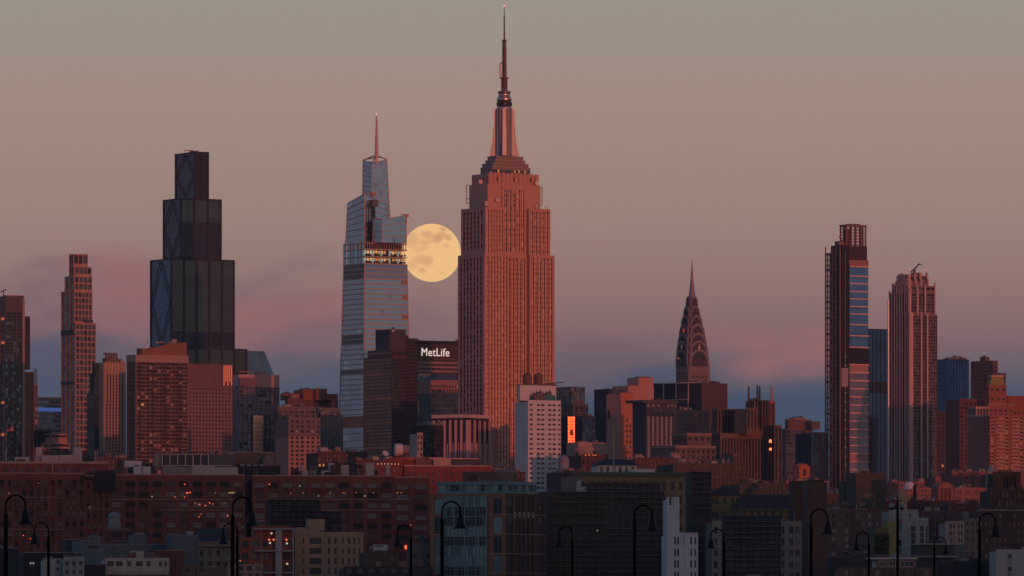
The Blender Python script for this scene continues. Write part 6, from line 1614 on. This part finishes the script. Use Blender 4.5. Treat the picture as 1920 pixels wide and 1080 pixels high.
    for k in range(6): b.mb('pavilion_window').box(gp[0] + gp[2] * (.06 + .16 * k), gp[0] + gp[2] * (.13 + .16 * k), gp[1] - .08, gp[1] + .05, Z(884), Z(874), GLN if k % 2 else GLN2)
    m = MB(); m.frus((cx, cy), gp[2] + 1.5, 16, Z(871), (cx, cy), gp[2] * .55, 5, Z(859), wall((.03, .04, .055), .1)); m.build('hipped_roof', b.root)
    m = MB(); m.cyl(ox + (1154 - 1086) * Yk / F, oy - .5 + 3, Z(884), Z(800), .2, .08, CREAM, 8); m.cyl(ox + (1154 - 1086) * Yk / F, oy + 2.5, Z(884), Z(876), .6, .3, CREAM, 8); m.build('flagpole', b.root)
    m = MB(); m.box(ox + (1192 - 1086) * Yk / F, ox + (1234 - 1086) * Yk / F, oy + 3, oy + 7, z1 - 1, Z(879), wall((.5, .48, .46), .1)); m.build('roof_unit', b.root); b.clutter(f, 5, 3, hmax=5)
    b = B('netted_building', 'largest dark building shrouded in netting and scaffold lifts at lower centre', 'building', 2350, 1020, 1026, 1246, th=6, D=30)
    nt_ = wall((.062, .056, .060), .4, .95, .15); scaf(b, (1021, 1026, 1246, 921), 30, nt_); scaf(b, (1096, 1100, 1238, 905), 22, nt_); g = b.frame(1021, 1026, 1246, D=30)
    m = MB(); x = g[0] + (1085 - 1026) * .2; m.box(x, x + 4.3, g[1] + 4, g[1] + 7, g[5] if len(g) > 5 else b.z(921, g[4]) - 1, b.z(912, g[4]), wall((.4, .4, .42))); m.box(x, x + 1.4, g[1] + 4, g[1] + 6, b.z(913, g[4]), b.z(901, g[4]), wall((.4, .4, .42))); m.build('roof_unit', b.root)
    m = MB(); m.box(-.16, .16, -.1, .1, -.16, .16, WHT); m.build('lamp', b.root, (g[0] + (1119.5 - 1026) * .2, g[1] - 1.6, b.z(995, g[4])))
    # round tanks and dark clutter behind, between white hotel and cornice building
    b = S('dark_block', 'dark plum block with a domed steel tank and red lights beside the white block', 3300, 1050, 1054, 1121, 883, st(8, 12, .4, .4, .4, wall((.08, .06, .065)), top=4, mode='ind', wname='window', glass=[(GLD, 5), (HOT, .08)]), D=16, n=4)
    f = b.fr; m = MB(); x = f[0] + (1070.5 - 1054) * f[4] / F; z = b.z(881, f[4]); m.lathe(x, f[1] + 6, [(2.9, z), (2.9, b.z(862, f[4])), (2.2, b.z(856, f[4])), (1, b.z(852.5, f[4])), (.1, b.z(851.5, f[4]))], wall((.17, .17, .2), .2, .5), 20); m.build('steel_tank', b.root)
    b = S('brick_block', 'dark flat-roofed maroon block with two red lamps left of the salmon block', 3450, 1086, 1090, 1140, 851, st(6, 12, .5, .5, .4, wall((.085, .045, .045)), top=12, mode='ind', wname='window', glass=[(GLD, 5)]), D=16, n=1, hmax=2)
    f = b.fr
    for px in (1099, 1107, 1116, 1121): m = MB(); m.box(-.4, .4, -.1, .1, -.2, .2, HOT); m.build('lamp', b.root, (f[0] + (px - 1090) * f[4] / F, f[1] - .2, b.z(853, f[4])))
    # white painted building
    wt = wall((.50, .52, .56), .05, .8, .1)
    b = B('white_building', 'bluish white painted building, taller on its left part, with narrow paired windows', 'building', 2200, 1248, 1250, 1309, th=6, D=14)
    sW = lambda c, t: st(1, 21.8, 0, .36, .3, wt, cols=c, top=t, mode='ind', wname='window', si=.004, glass=[(GLN, 1)])
    b.tier(1248, 1250, 1274, 932, 1000, st(1, 52, 0, .71, .3, wt, cols=[(.2, .37)], top=.2, mode='ind', wname='window', si=.004, glass=[(GLN, 1)]), None, wt, D=10)
    f = b.tier(1248, 1250, 1309, 1000, None, sW([(.24, .30), (.335, .395), (.755, .81), (.885, .935)], 7), None, wt, D=14)
    b.mb('coping').box(f[0] - .1 + f[2] * .42, f[0] + f[2] - .04, f[1] - .15, f[1] + .3, f[5] - .05, f[5] + .25, wt)
    b = B('netted_building', 'narrow dark netted strip of building right of the bluish white painted one', 'building', 2380, 1290, 1296, 1335, th=6, D=16); scaf(b, (1290, 1296, 1334, 884), 16, wall((.055, .05, .06), .3))
    # roofs with arcade
    yw = wall((.21, .16, .085), .16); rf = wall((.055, .03, .035), .25, .9, .6)
    b = B('villa_tower', 'ochre villa block with a low hipped roof and square windows, above the dark netted block', 'building', 2560, 1330, 1334, 1391, th=10, D=14)
    f = b.tier(1332, 1334, 1389, 927, None, st(5, 26, 0, .55, .4, yw, cols=[(.02, .1), (.12, .22), (.38, .5), (.68, .76), (.83, .92)], top=6, mode='ind', wname='window', glass=[(GLN, 4), (GLN2, 1)]), None, yw, D=13); cx, cy = f[0] + f[2] / 2, f[1] + 6.5
    m = MB(); m.frus((cx, cy), f[2] + 2, 15, f[5] - .3, (cx, cy), f[2] * .18, .6, b.z(912, f[4]), rf); m.build('hipped_roof', b.root)
    b = B('arcade_building', 'ochre building with a long dark tiled roof, green gutter and a row of arched windows', 'building', 2520, 1384, 1387, 1500, th=8, D=20)
    f = b.tier(1386, 1388, 1498, 953, None, st(8, 22, .45, .35, .6, yw, top=5, arch=True, mode='ind', wname='arched_window', glass=[(GLN, 1)]), None, yw, D=20)
    m = MB(); x0, x1 = f[0] - .8, f[0] + f[2]; za = f[5] - .2; zb = b.z(927, f[4]); m.add([(x0, f[1] - 1.2, za), (x1, f[1] - 1.2, za), (x1, f[1] + 9, zb), (x0 + 3, f[1] + 9, zb), (x1, f[1] + 20, za), (x0, f[1] + 20, za)], [(0, 1, 2, 3), (3, 2, 4, 5), (0, 3, 5), (1, 4, 2), (0, 5, 4, 1)], rf); m.build('tiled_roof', b.root)
    b.mb('gutter').box(x0, x1, f[1] - 1.5, f[1] - 1.15, za - .4, za + .05, gr)
    st2 = wall((.27, .24, .205), .14)
    b = B('stone_building', 'grey stone building with worn paired windows, its middle hidden by a dark netted screen', 'building', 2330, 1331, 1335, 1514, th=6, D=18)
    f = b.tier(1332, 1335, 1512, 977, None, st(13, 21.6, 0, .36, .4, st2, cols=[(.02, .06), (.10, .14), (.74, .77), (.815, .865), (.885, .935), (.955, .985)], top=10, mode='ind', wname='window', glass=NG, munt=(st2, 1, 1, .1)), None, st2, D=18); b.clutter(f, 5, 5, hmax=6); b.mb('corner_trim').box(f[0] + f[2] - 1.1, f[0] + f[2], f[1] - .3, f[1], 0, f[5], wall((.42, .42, .42), .1))
    b = B('netted_building', 'dark blue-black netted block with scaffold lines, in front of the grey stone building', 'building', 2270, 1354, 1357, 1466, th=4, D=10); scaf(b, (1355, 1357, 1465, 966), 6, wall((.035, .045, .06), .3))
    b = S('chimney_block', 'plain dark brick stack beside the long tiled roof', 2450, 1484, 1487, 1512, 904, None, None, w=wall((.085, .055, .045), .2), D=8, th=8)
    f = b.fr; b.mb('stack_cap').box(f[0] - .3, f[0] + f[2] + .3, f[1] - .3, f[1] + 8.3, f[5] - .02, f[5] + .5, DKBR)
    b = S('chimney_block', 'wider blank brick tower rising to the bottom edge, right of the plain dark brick stack', 2300, 1512, 1515, 1551, 904, None, None, w=wall((.115, .065, .05), .2), D=12, th=8)
    f = b.fr; b.mb('tower_cap').box(f[0] + 1, f[0] + f[2] - 1, f[1] + 1, f[1] + 10, f[5] - .02, f[5] + 1.0, DKBR)
    b = S('low_block', 'pale flat slab roof at the bottom edge between the two netted blocks', 2180, 1400, 1403, 1426, 1077, None, None, w=GREY, D=6, th=6)
near_mid()

def near_right():
    ab = wall((.135, .095, .085), .2)
    b = B('apartment_block', 'dark brown apartment block with rows of pale-shaded windows, lower right', 'building', 2600, 1549, 1553, 1672, th=8, D=26)
    sh = [(GLN, 4), (wall((.30, .28, .27)), 4), (GLN2, 2)]
    f = b.tier(1549, 1553, 1672, 957, None, st(8, 14, 0, .42, .35, ab, cols=[(.05, .12), (.17, .19), (.26, .32), (.44, .48), (.53, .57), (.63, .68), (.76, .79), (.84, .87), (.93, .97)], top=7, mode='ind', wname='window', glass=sh, munt=(GREY, 1, 1, .12)), None, ab, D=26)
    b.mb('cornice').box(f[0] - .3, f[0] + f[2], f[1] - .5, f[1] + .3, f[5] - .05, f[5] + .35, BROWN); b.clutter(f, 7, 7, hmax=12, masts=2)
    ol = wall((.085, .07, .055), .25)
    b = B('old_tower', 'dark olive boxy old tower with a projecting flat cap, before the navy glass tower', 'building', 2900, 1600, 1605, 1663, th=12, D=18)
    f = b.tier(1600, 1605, 1661, 889, None, st(9, 16, .55, .4, .4, ol, top=36, mode='ind', wname='window', glass=[(GLD, 3), (wall((.28, .26, .24)), 2)]), None, ol, D=18); b.mb('cap').box(f[0] - .5, f[0] + f[2] + .4, f[1] - .6, f[1] + 18, f[5] - .6, f[5] + .6, ol); b.clutter(f, 3, 7, hmax=5, masts=1)
    S('old_block', 'lower dark olive step left of the boxy old tower', 2920, 1580, 1584, 1606, 902, None, None, w=ol, D=12, th=12, n=2, hmax=5)
    b = S('brick_block', 'low dark gabled block in front of the scaffold-edged slim tower', 2700, 1548, 1552, 1600, 946, st(6, 12, .5, .5, .3, wall((.08, .065, .065)), top=3, mode='ind', wname='window', glass=sh), D=14, th=8, n=3, hmax=4)
    # lit red middle distance
    rl = wall((.30, .13, .105), .18)
    defs = [('low_block', 'flat maroon roof slab at the foot of the ribbed pink tower', 4000, 1662, 1665, 1764, 903, st(14, 9, .5, .5, .3, wall((.22, .09, .075)), top=4, mode='ind', wname='window'), 4),
            ('brick_block', 'rosy block with small arched windows behind the cream tank tower', 3500, 1694, 1698, 1752, 914, st(8, 9, .45, .45, .3, rl, top=3, arch=True, mode='ind', wname='window', glass=[(GLM, 2), (GLD, 2), (WARM, 0.090)]), 2),
            ('brick_block', 'maroon stepped block right of the foot of the ribbed pink tower', 3900, 1750, 1754, 1836, 893, st(9, 9, .5, .5, .3, wall((.22, .09, .08)), top=8, mode='ind', wname='window', glass=[(GLD, 4), (WARM, 0.060)]), 3),
            ('pink_block', 'salmon block with square shaded windows, right of the arched gable tower', 3400, 1786, 1790, 1854, 914, st(4, 15, .35, .35, .4, rl, top=4, mode='ind', wname='window', glass=[(wall((.2, .11, .1)), 3), (GLM, 1)]), 4),
            ('brick_block', 'dark red block with mixed roof line at the foot of the wide pink apartment block', 3700, 1782, 1786, 1860, 884, st(7, 9, .5, .5, .4, wall((.24, .10, .085)), top=10, mode='ind', wname='window'), 5),
            ('brick_block', 'dark red low rise cut by the right edge, below the wide pink apartment block', 3650, 1856, 1860, 1960, 886, st(9, 9, .5, .5, .4, wall((.16, .075, .065)), top=6, mode='ind', wname='window'), 3)]
    for nm, lb, Yv, a, c, d, yt, R, n in defs: b = S(nm, lb, Yv, a, c, d, yt, R, D=18, th=18, n=n, masts=1)
    b = B('gable_tower', 'red brick tower with tall arched gable niches, in the low evening light at lower right', 'building', 3300, 1755, 1760, 1790, th=14, D=12)
    f = b.tier(1755, 1759, 1788, 915, None, None, None, wall((.27, .115, .08), .2), D=12); ox, oy, W, D, Yk, z1 = f
    m = MB(); m.prism([(ox, z1 - .3), (ox + W, z1 - .3)] + [(ox + W / 2 + W * .5 * math.cos(PI * k / 8), z1 - .3 + 3.4 * math.sin(PI * k / 8)) for k in range(1, 8)], oy, oy + D, wall((.27, .115, .08), .2)); m.build('arched_gable', b.root)
    for q in (.15, .4, .65): b.mb('niche').box(ox + W * q, ox + W * (q + .16), oy - .06, oy + .1, z1 - 9, z1 - .5, wall((.12, .05, .045)))
    m = MB(); D2 = 3450; e = empty('white_dome', (wx(1706, D2), D2, wz(914, D2))); tag(e, 'small white dome on the rosy block with arched windows', 'dome'); m.lathe(0, 6, [(3.4, -1), (3.2, 1), (2.4, 2.4), (1.2, 3.2), (.1, 3.4)], wall((.5, .5, .54)), 16); m.build('dome_shell', e)
    # cream tank tower, spire
    b = S('tank_tower', 'small square cream tank tower beside the top of the camera pole', 2750, 1683, 1686, 1701, 918, None, None, w=wall((.33, .25, .17)), D=4, th=8)
    b = B('thin_spire', 'thin black spire with an onion tip right of the cream tank tower', 'spire', 2720, 1711, 1713, 1719, th=8, D=1.5)
    m = MB(); z = lambda y: wz(y, 2720) - GZ; m.lathe(0, 0, [(.9, 0), (.9, z(925)), (.6, z(918)), (.9, z(914)), (.5, z(909)), (.1, z(906))], wall((.04, .03, .045)), 10); m.build('spire_body', b.root)
    # white house, ivy, yellow wall
    ww = wall((.30, .305, .31), .15)
    b = B('white_building', 'pale grey-white house of stepped boxes with dark square windows behind the camera pole', 'building', 2480, 1662, 1666, 1743, th=12, D=14)
    b.tier(1664, 1667, 1722, 955, 1030, st(1, 12, 0, .5, .3, ww, cols=[(.70, .76), (.88, .94)], top=8, mode='ind', wname='window'), None, ww, D=10, dd=3)
    f = b.tier(1690, 1692, 1741, 971, None, st(1, 12, 0, .14, .3, ww, cols=[(.34, .5), (.68, .82), (.90, .97)], top=15, bot=30, mode='ind', wname='window', glass=[(GLN, 1)]), None, ww, D=14); b.tier(1662, 1664, 1694, 1008, None, None, None, wall((.33, .32, .28)), D=10)
    yl_ = wall((.27, .23, .09), .2)
    b = B('yellow_house', 'yellow-green painted house half covered by dark ivy left of the camera pole', 'building', 2440, 1636, 1640, 1682, th=10, D=12)
    f = b.tier(1662, 1664, 1681, 977, None, None, None, yl_, D=10); b.tier(1637, 1640, 1666, 990, None, None, None, wall((.16, .14, .07), .25), D=12)
    iv = MB(); rr = random.Random(2); lf = wall((.040, .040, .024), .4)
    for k in range(1500):
        u = rr.random() * .62; v = rr.random()
        if not 0 < u < .95: continue
        x = f[0] - 5.4 + u * 9.5; y = f[1] - .3 - rr.random() * .9; z = b.z(1056, f[4]) + v * (b.z(996 + 10 * rr.random(), f[4]) - b.z(1056, f[4])); s_ = rr.uniform(.25, .6)
        a = [rr.uniform(-1, 1) for _ in range(9)]
        iv.add([(x + a[0] * s_, y + a[1] * s_ * .5, z + a[2] * s_), (x + a[3] * s_, y + a[4] * s_ * .5, z + a[5] * s_), (x + a[6] * s_, y + a[7] * s_ * .5, z + a[8] * s_)], [(0, 1, 2)], lf)
    iv.build('ivy', b.root)
    # brown blocks to the right
    bb = wall((.11, .065, .06), .2)
    b = S('brick_block', 'dark brown brick block with small pale window frames beside the pale grey-white house', 2560, 1722, 1726, 1812, 958, st(11, 15, .6, .5, .3, bb, top=9, mode='ind', wname='window', glass=NG, munt=(GREY, 1, 1, .12)), D=16, th=10, n=4, hmax=4)
    b = S('beige_block', 'narrow pinkish beige block with two columns of paired windows, lower right', 2420, 1768, 1772, 1808, 977, st(1, 13.2, 0, .45, .3, wall((.34, .27, .25), .1), cols=[(.27, .36), (.42, .52), (.68, .77), (.83, .92)], top=6, mode='ind', wname='window', glass=[(GLN, 1)]), D=12, th=8)
    b = S('grey_block', 'grey stucco block with a raised blank column beside the narrow pinkish beige block', 2440, 1806, 1809, 1838, 971, st(3, 14, .6, .5, .3, wall((.17, .155, .15), .12), top=8, mode='ind', wname='window', glass=NG), D=12, th=8); b.pbox('stair_tower', 1808, 1809, 1817, 959, 972, wall((.17, .155, .15), .12), D=4)
    b = B('brick_block', 'dark brick apartment house with pinkish windows behind the rightmost street lamp', 'building', 2520, 1832, 1836, 1960, th=8, D=20)
    f = b.tier(1832, 1836, 1960, 957, None, st(14, 15, .45, .5, .35, wall((.085, .05, .05), .2), top=7, mode='ind', wname='window', glass=[(wall((.26, .17, .16)), 4), (GLN, 3), (GLN2, 1)], munt=(wall((.12, .1, .1)), 1, 1, .15)), None, wall((.085, .05, .05), .2), D=20); b.mb('coping').box(f[0] - .2, f[0] + f[2], f[1] - .3, f[1] + .3, f[5] - .05, f[5] + .4, wall((.3, .24, .22))); b.clutter(f, 5, 3, hmax=10)
    dk = wall((.055, .045, .035), .25)
    b = B('temple_block', 'dark block with a colonnaded box on its roof, below the wide pink apartment block', 'building', 2800, 1850, 1855, 1960, th=10, D=18)
    f = b.tier(1853, 1856, 1960, 917, None, st(14, 16, .6, .4, .5, dk, top=6, mode='ind', wname='window', glass=[(GLD, 3), (wall((.25, .23, .2)), 1)]), None, dk, D=18); b.tier(1860, 1862, 1914, 884, 918, st(5, 26, .45, .1, 1.0, dk, top=8, glass=[(wall((.02, .02, .025)), 1)], em=(.35, .15)), None, dk, D=10); b.clutter(f, 3, 3, hmax=8)
    b = S('turret', 'salmon turret wall with a small blue cone behind it at the right', 2850, 1850, 1852, 1862, 884, None, None, w=wall((.40, .22, .18)), D=4, th=10); f = b.fr
    m = MB(); m.cyl(f[0] + 3, f[1] + 5, f[5] - 1, f[5] + .4, 2.4, 2.4, GREY, 12); m.cyl(f[0] + 3, f[1] + 5, f[5] + .4, f[5] + 3.2, 2.4, .1, wall((.2, .23, .28)), 12); m.build('cone_roof', b.root)
    b = S('white_building', 'blank off-white wall with one small dark window at the bottom right corner', 2150, 1864, 1867, 1960, 1030, st(1, 24, 0, .66, .3, wall((.36, .36, .345), .1), cols=[(.245, .325)], top=9, mode='ind', wname='window', glass=[(GLN, 1)]), D=12, th=6, n=3, hmax=6)
    b = B('slab_building', 'dark building with two long pale horizontal slabs beside the small right-facing lamp', 'building', 2300, 1714, 1718, 1792, th=6, D=12)
    f = b.tier(1716, 1718, 1790, 1022, None, None, None, wall((.045, .05, .06)), D=12); 
    for y in (1020, 1043.5): b.mb('slab').box(f[0] - 1, f[0] + f[2] + .5, f[1] - 1.6, f[1] + .3, b.z(y + 1.3, f[4]), b.z(y - 1.3, f[4]), wall((.26, .26, .26)))
    b.clutter(f, 9, 3, hmax=6)
    for k in range(9): b.mb('dark_glazing').box(f[0] + f[2] * k / 9 + .3, f[0] + f[2] * (k + 1) / 9 - .2, f[1] - .1, f[1] + .05, b.z(1041, f[4]), b.z(1024, f[4]), GLN)
    b = S('grey_block', 'plain slate block between the pale slabs and the narrow pinkish beige block', 2330, 1788, 1790, 1810, 1021, None, None, w=wall((.10, .11, .13), .1), D=8, th=6)
    wf = wall((.50, .50, .52), .06)
    b = B('low_house', 'low house with white roof edge and white framed windows, behind the camera pole foot', 'building', 2180, 1640, 1643, 1720, th=6, D=10)
    f = b.tier(1642, 1644, 1718, 1048, None, st(6, 15, 0, .3, .3, wall((.24, .14, .11)), cols=[(.08, .24), (.32, .55), (.6, .94)], top=4, mode='ind', wname='window', glass=[(GLN, 3), (GLN2, 1)], munt=(wf, 3, 1, .12)), None, wf, D=10); b.mb('roof_edge').box(f[0] - 3, f[0] + f[2] + .4, f[1] - .8, f[1] + 6, f[5] - .05, f[5] + .45, wf)
    for k in range(16): b.mb('railing').box(f[0] - 4 + k * 1.1, f[0] - 3.93 + k * 1.1, f[1] + 2, f[1] + 2.08, f[5], f[5] + 1.3, GREY)
    b.mb('railing').box(f[0] - 4, f[0] + f[2], f[1] + 2, f[1] + 2.1, f[5] + 1.2, f[5] + 1.3, GREY)
    b = S('brown_house', 'long low brown brick parapet with small arched openings along the bottom edge at right', 2120, 1566, 1570, 1756, 1064, st(16, 14, .4, .35, .3, wall((.13, .08, .065)), top=6, arch=True, mode='ind', wname='window', glass=NG), D=8, th=4)
    b = S('tent_house', 'dark house with pale gabled awnings left of the camera pole, above the low brown parapet', 2260, 1590, 1594, 1662, 1038, None, None, w=wall((.05, .05, .055)), D=14, th=6, n=5, hmax=6); f = b.fr
    for px in (1684,): m = MB(); x = f[0] + (px - 1594) * .19; m.prism([(x - 3.2, f[5] - 2), (x + 3.2, f[5] - 2), (x, f[5] + .3)], f[1] - 1, f[1] + 4, GREY); m.build('awning', b.root)
    for yt, a, d, lb in ((1046, 1556, 1600, 'small slate roof hut beside the blank brick tower foot'), (1052, 1756, 1868, 'long black low roof with vents along the bottom edge near the right corner')):
        b = S('low_house', lb, 2170, a, a + 3, d, yt, None, None, w=wall((.035, .038, .045), .2), D=10, th=6, n=8, hmax=7)
    b = S('dark_block', 'black mid-rise block behind the slabs and the beige block', 2600, 1800, 1803, 1870, 985, st(9, 13, .5, .5, .3, wall((.07, .055, .055)), top=5, mode='ind', wname='window', glass=NG), D=14, th=8, n=3)
near_right()

# rows of blocks that close the gaps between the ones above, in the same streets
def infill():
    rr = random.Random(3)
    defs = [
        ('brick_block', 'dull maroon block showing between the tower at the left edge and the pink podium', 4350, 36, 40, 92, 842, wall((.14, .07, .06))),
        ('brick_block', 'brown block showing between the ribbed stone tower and the balconied brown tower foot', 4200, 150, 160, 300, 858, wall((.12, .08, .07))),
        ('brick_block', 'low brown block at the foot of the pink brick tower', 3900, 345, 350, 470, 853, wall((.13, .075, .065))),
        ('brick_block', 'low dark block at the foot of the dark navy glass block', 3700, 590, 596, 690, 846, wall((.12, .07, .06))),
        ('brick_block', 'low maroon block at the foot of the bronze glass tower', 3600, 660, 668, 790, 862, wall((.15, .06, .05))),
        ('brick_block', 'dark block showing between the tallest skyscraper and the brick and glass corner building', 3200, 912, 918, 985, 884, wall((.12, .075, .07))),
        ('brick_block', 'plum block between the gridded slate block and the art deco block', 3300, 1180, 1190, 1290, 858, wall((.13, .08, .07))),
        ('stone_block', 'olive block below the art deco block', 3150, 1250, 1262, 1400, 868, wall((.12, .095, .075))),
        ('stone_block', 'olive grey block below the right half of the art deco block', 3050, 1380, 1386, 1482, 905, wall((.13, .105, .085))),
        ('brick_block', 'maroon block at the foot of the scaffold-edged slim tower', 3300, 1520, 1528, 1640, 925, wall((.14, .07, .06))),
        ('brick_block', 'dark block below the rosy block with arched windows', 3000, 1650, 1660, 1790, 938, wall((.12, .06, .055))),
        ('brick_block', 'dark block below the salmon block with square shaded windows', 2950, 1770, 1780, 1880, 944, wall((.12, .06, .055))),
    ]
    for nm, lb, Yv, a, c, d, yt, w in defs:
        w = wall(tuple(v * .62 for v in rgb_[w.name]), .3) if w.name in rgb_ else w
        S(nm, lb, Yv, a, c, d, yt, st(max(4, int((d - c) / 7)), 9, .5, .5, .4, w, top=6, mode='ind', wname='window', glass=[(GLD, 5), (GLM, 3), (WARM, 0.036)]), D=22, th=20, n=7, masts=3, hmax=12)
infill()

for b in B.reg: b.finish()

# ------------------------------------------------------------------ promenade lamps on the near shore
def lamps():
    def proto():
        r = empty('street_lamp', (0, 0, GZ))
        m = MB(); m.lathe(0, 0, [(.16, 0), (.16, .5), (.085, .6), (.08, 5.45), (.095, 5.5), (.095, 5.58), (.05, 5.62)], BLACK, 12); m.build('pole', r)
        pts = [(0, 0, 5.55), (0, 0, 6.0)] + [(.42 - .42 * math.cos(PI * k / 12), 0, 6.0 + .42 * math.sin(PI * k / 12)) for k in range(1, 13)] + [(.84, 0, 5.8)]
        m = MB(); m.tube(pts, .042, BLACK, 10); m.build('gooseneck', r)
        m = MB(); m.lathe(.84, 0, [(.02, 5.84), (.07, 5.82), (.08, 5.74), (.15, 5.70), (.175, 5.6), (.185, 5.42), (.25, 5.28), (.345, 5.2), (.36, 5.17), (.34, 5.17), (.2, 5.26), (.05, 5.34)], wall((.006, .006, .008), .1, .5, 2.0, 0.0, .2), 20); m.build('lamp_shade', r)
        return r
    P = proto()
    spec = [(11, 927, 1, 'large street lamp with its bell to the right, at the far left edge'), (436, 931, 1, 'large street lamp overlapping a smaller one, left of the red terrace building'), (829, 939, 1, 'large street lamp in front of the brick and glass corner building'),
            (1190, 946, 1, 'large street lamp in front of the biggest netted building'), (1520.5, 953.5, 1, 'large street lamp in front of the blank brick tower'), (1836.5, 961, 1, 'rightmost large street lamp, before the dark brick apartment house'),
            (91, 979.5, -1, 'leftmost small street lamp with its bell to the left'), (445, 980, -1, 'small street lamp directly behind a large one, before the tan corniced building'), (770.5, 983.5, -1, 'small street lamp just left of the brick and glass corner building'),
            (1073, 986.5, -1, 'small street lamp before the left part of the biggest netted building'), (1357, 991, -1, 'small street lamp before the narrow grey stone strip, left of the blue-black netted block'), (1629, 996.5, -1, 'small street lamp before the dark brown apartment block with pale windows'), (1752, 1006, 1, 'small street lamp with its bell to the right, before the pale slabs')]
    for i, (px, py, sg, lb) in enumerate(spec):
        Yv = (GZ + 6.46 - CZ) * F / (HY - py)
        if i == 0: r = P
        else:
            r = P.copy(); COL.objects.link(r)
            for ch in P.children: c = ch.copy(); COL.objects.link(c); c.parent = r
        r.location = (wx(px, Yv), Yv, GZ); r.rotation_euler = (0, 0, 0 if sg > 0 else PI)
        tag(r, lb, 'street lamp', 'street lamps along the near shore')
lamps()

def camera_pole():
    Yv = 300.0; s_ = Yv / F
    e = empty('camera_pole', (wx(1683, Yv), Yv, GZ)); tag(e, 'black pole carrying two dome cameras, an orange box and a pale cabinet', 'camera pole')
    z = lambda y: wz(y, Yv) - GZ
    m = MB(); m.cyl(0, 0, 0, z(944), .072, .06, BLACK, 12); m.cyl(0, 0, z(944), z(931), .035, .03, BLACK, 8); m.build('pole', e)
    for sg, px in ((-1, 1671.5), (1, 1691)):
        dx = (px - 1683) * s_
        m = MB(); m.tube([(0, 0, z(941)), (dx * .45, 0, z(937.5)), (dx * .8, 0, z(938.5)), (dx, 0, z(943))], .02, BLACK, 6); 
        if sg < 0: m.tube([(0, 0, z(955)), (dx * .6, 0, z(953))], .02, BLACK, 6)
        m.build('arm', e)
        m = MB(); m.lathe(dx, 0, [(.02, z(942)), (.07, z(944)), (.11, z(947)), (.125, z(951)), (.10, z(952.5))], wall((.22, .25, .29), .1, .3), 16); d = m.build('dome_camera', e)
        m = MB(); m.lathe(dx, 0, [(.10, z(952.5)), (.085, z(955)), (.03, z(956.5)), (.001, z(956.6))], wall((.01, .01, .012), .1, .15), 16); m.build('camera_lens', d)
    m = MB(); m.box(.10, .24, -.08, .08, z(978.5), z(973), wall((.42, .10, .03), .1)); m.build('orange_box', e)
    m = MB(); m.box(.06, .33, -.12, .12, z(1012), z(996), wall((.25, .28, .31), .06, .5)); m.box(.05, .34, -.13, .13, z(996), z(995), wall((.2, .22, .25))); m.build('cabinet', e)
    m = MB(); m.tube([(.19, 0, z(956)), (.19, 0, z(964)), (.15, 0, z(973))], .012, BLACK, 5); m.tube([(.12, 0, z(979)), (.11, 0, z(995))], .012, BLACK, 5); m.tube([(.14, 0, z(1012)), (.16, 0, z(1019)), (.02, 0, z(1024))], .02, BLACK, 5); m.build('cable', e)
    m = MB(); m.box(-.06, .10, -.09, .09, z(1021), z(1012.5), BLACK); m.build('clamp', e)
camera_pole()

def birds():
    def bird(px, py, Yv, s_, lb, flap, grp=None):
        m = MB(); w = s_
        m.lathe(0, 0, [(.01, -.12 * w), (.06 * w, -.04 * w), (.07 * w, .06 * w), (.01, .2 * w)], BLACK, 8)
        b_ = m
        for sg in (-1, 1):
            b_.add([(0, -.05 * w, .06 * w), (0, -.05 * w, -.08 * w), (sg * .5 * w, .02 * w, flap * .5 * w - .04 * w), (sg * .5 * w, .02 * w, flap * .5 * w + .06 * w), (sg * w, 0, flap * .3 * w),
                    (0, .0, .06 * w), (0, .0, -.08 * w), (sg * .5 * w, .05 * w, flap * .5 * w - .04 * w), (sg * .5 * w, .05 * w, flap * .5 * w + .06 * w)],
                   [(0, 1, 2, 3), (3, 2, 4), (5, 8, 7, 6), (8, 4, 7), (0, 3, 8, 5), (1, 6, 7, 2)], BLACK)
        o = m.build('bird', None, (wx(px, Yv), Yv, wz(py, Yv))); tag(o, lb, 'bird', grp)
    bird(407, 49, 1500, .38, 'lone bird high in the upper left sky', .9)
    bird(341, 238, 1500, .2, 'tiny bird above the dark stepped skyscraper', .5)
    bird(1482, 505, 1500, .28, 'small bird in the sky between the needle crown and the slim caged tower', .7)
    for px, py, f, k in ((1646, 459, .3, 'left'), (1671, 460, .2, 'right')): bird(px, py, 1500, .24, 'small bird gliding right of the open cage tower top, the %s one of two' % k, f)
    for k, (px, py) in enumerate(((1886, 488), (1896, 487), (1904, 486.5), (1916, 486))): bird(px, py, 1700, .22, 'one of four distant birds flying in a line at the right edge', .4 if k % 2 else -.3, 'four birds flying in a line')
birds()

# ------------------------------------------------------------------ evening haze over the city
def haze():
    m = MB(); mt = bpy.data.materials.new('haze_air'); mt.use_nodes = True; t = mt.node_tree
    for n in list(t.nodes):
        if n.type != 'OUTPUT_MATERIAL': t.nodes.remove(n)
    pv = t.nodes.new('ShaderNodeVolumePrincipled'); pv.inputs['Color'].default_value = (.62, .74, .95, 1); pv.inputs['Density'].default_value = 1.2e-5
    pv.inputs['Anisotropy'].default_value = 0.0
    t.links.new(pv.outputs[0], [n for n in t.nodes if n.type == 'OUTPUT_MATERIAL'][0].inputs['Volume'])
    m.box(-6500, 6500, -6600, 6600, -4, 480, mt)
    tag(m.build('haze'), kind='stuff')
haze()
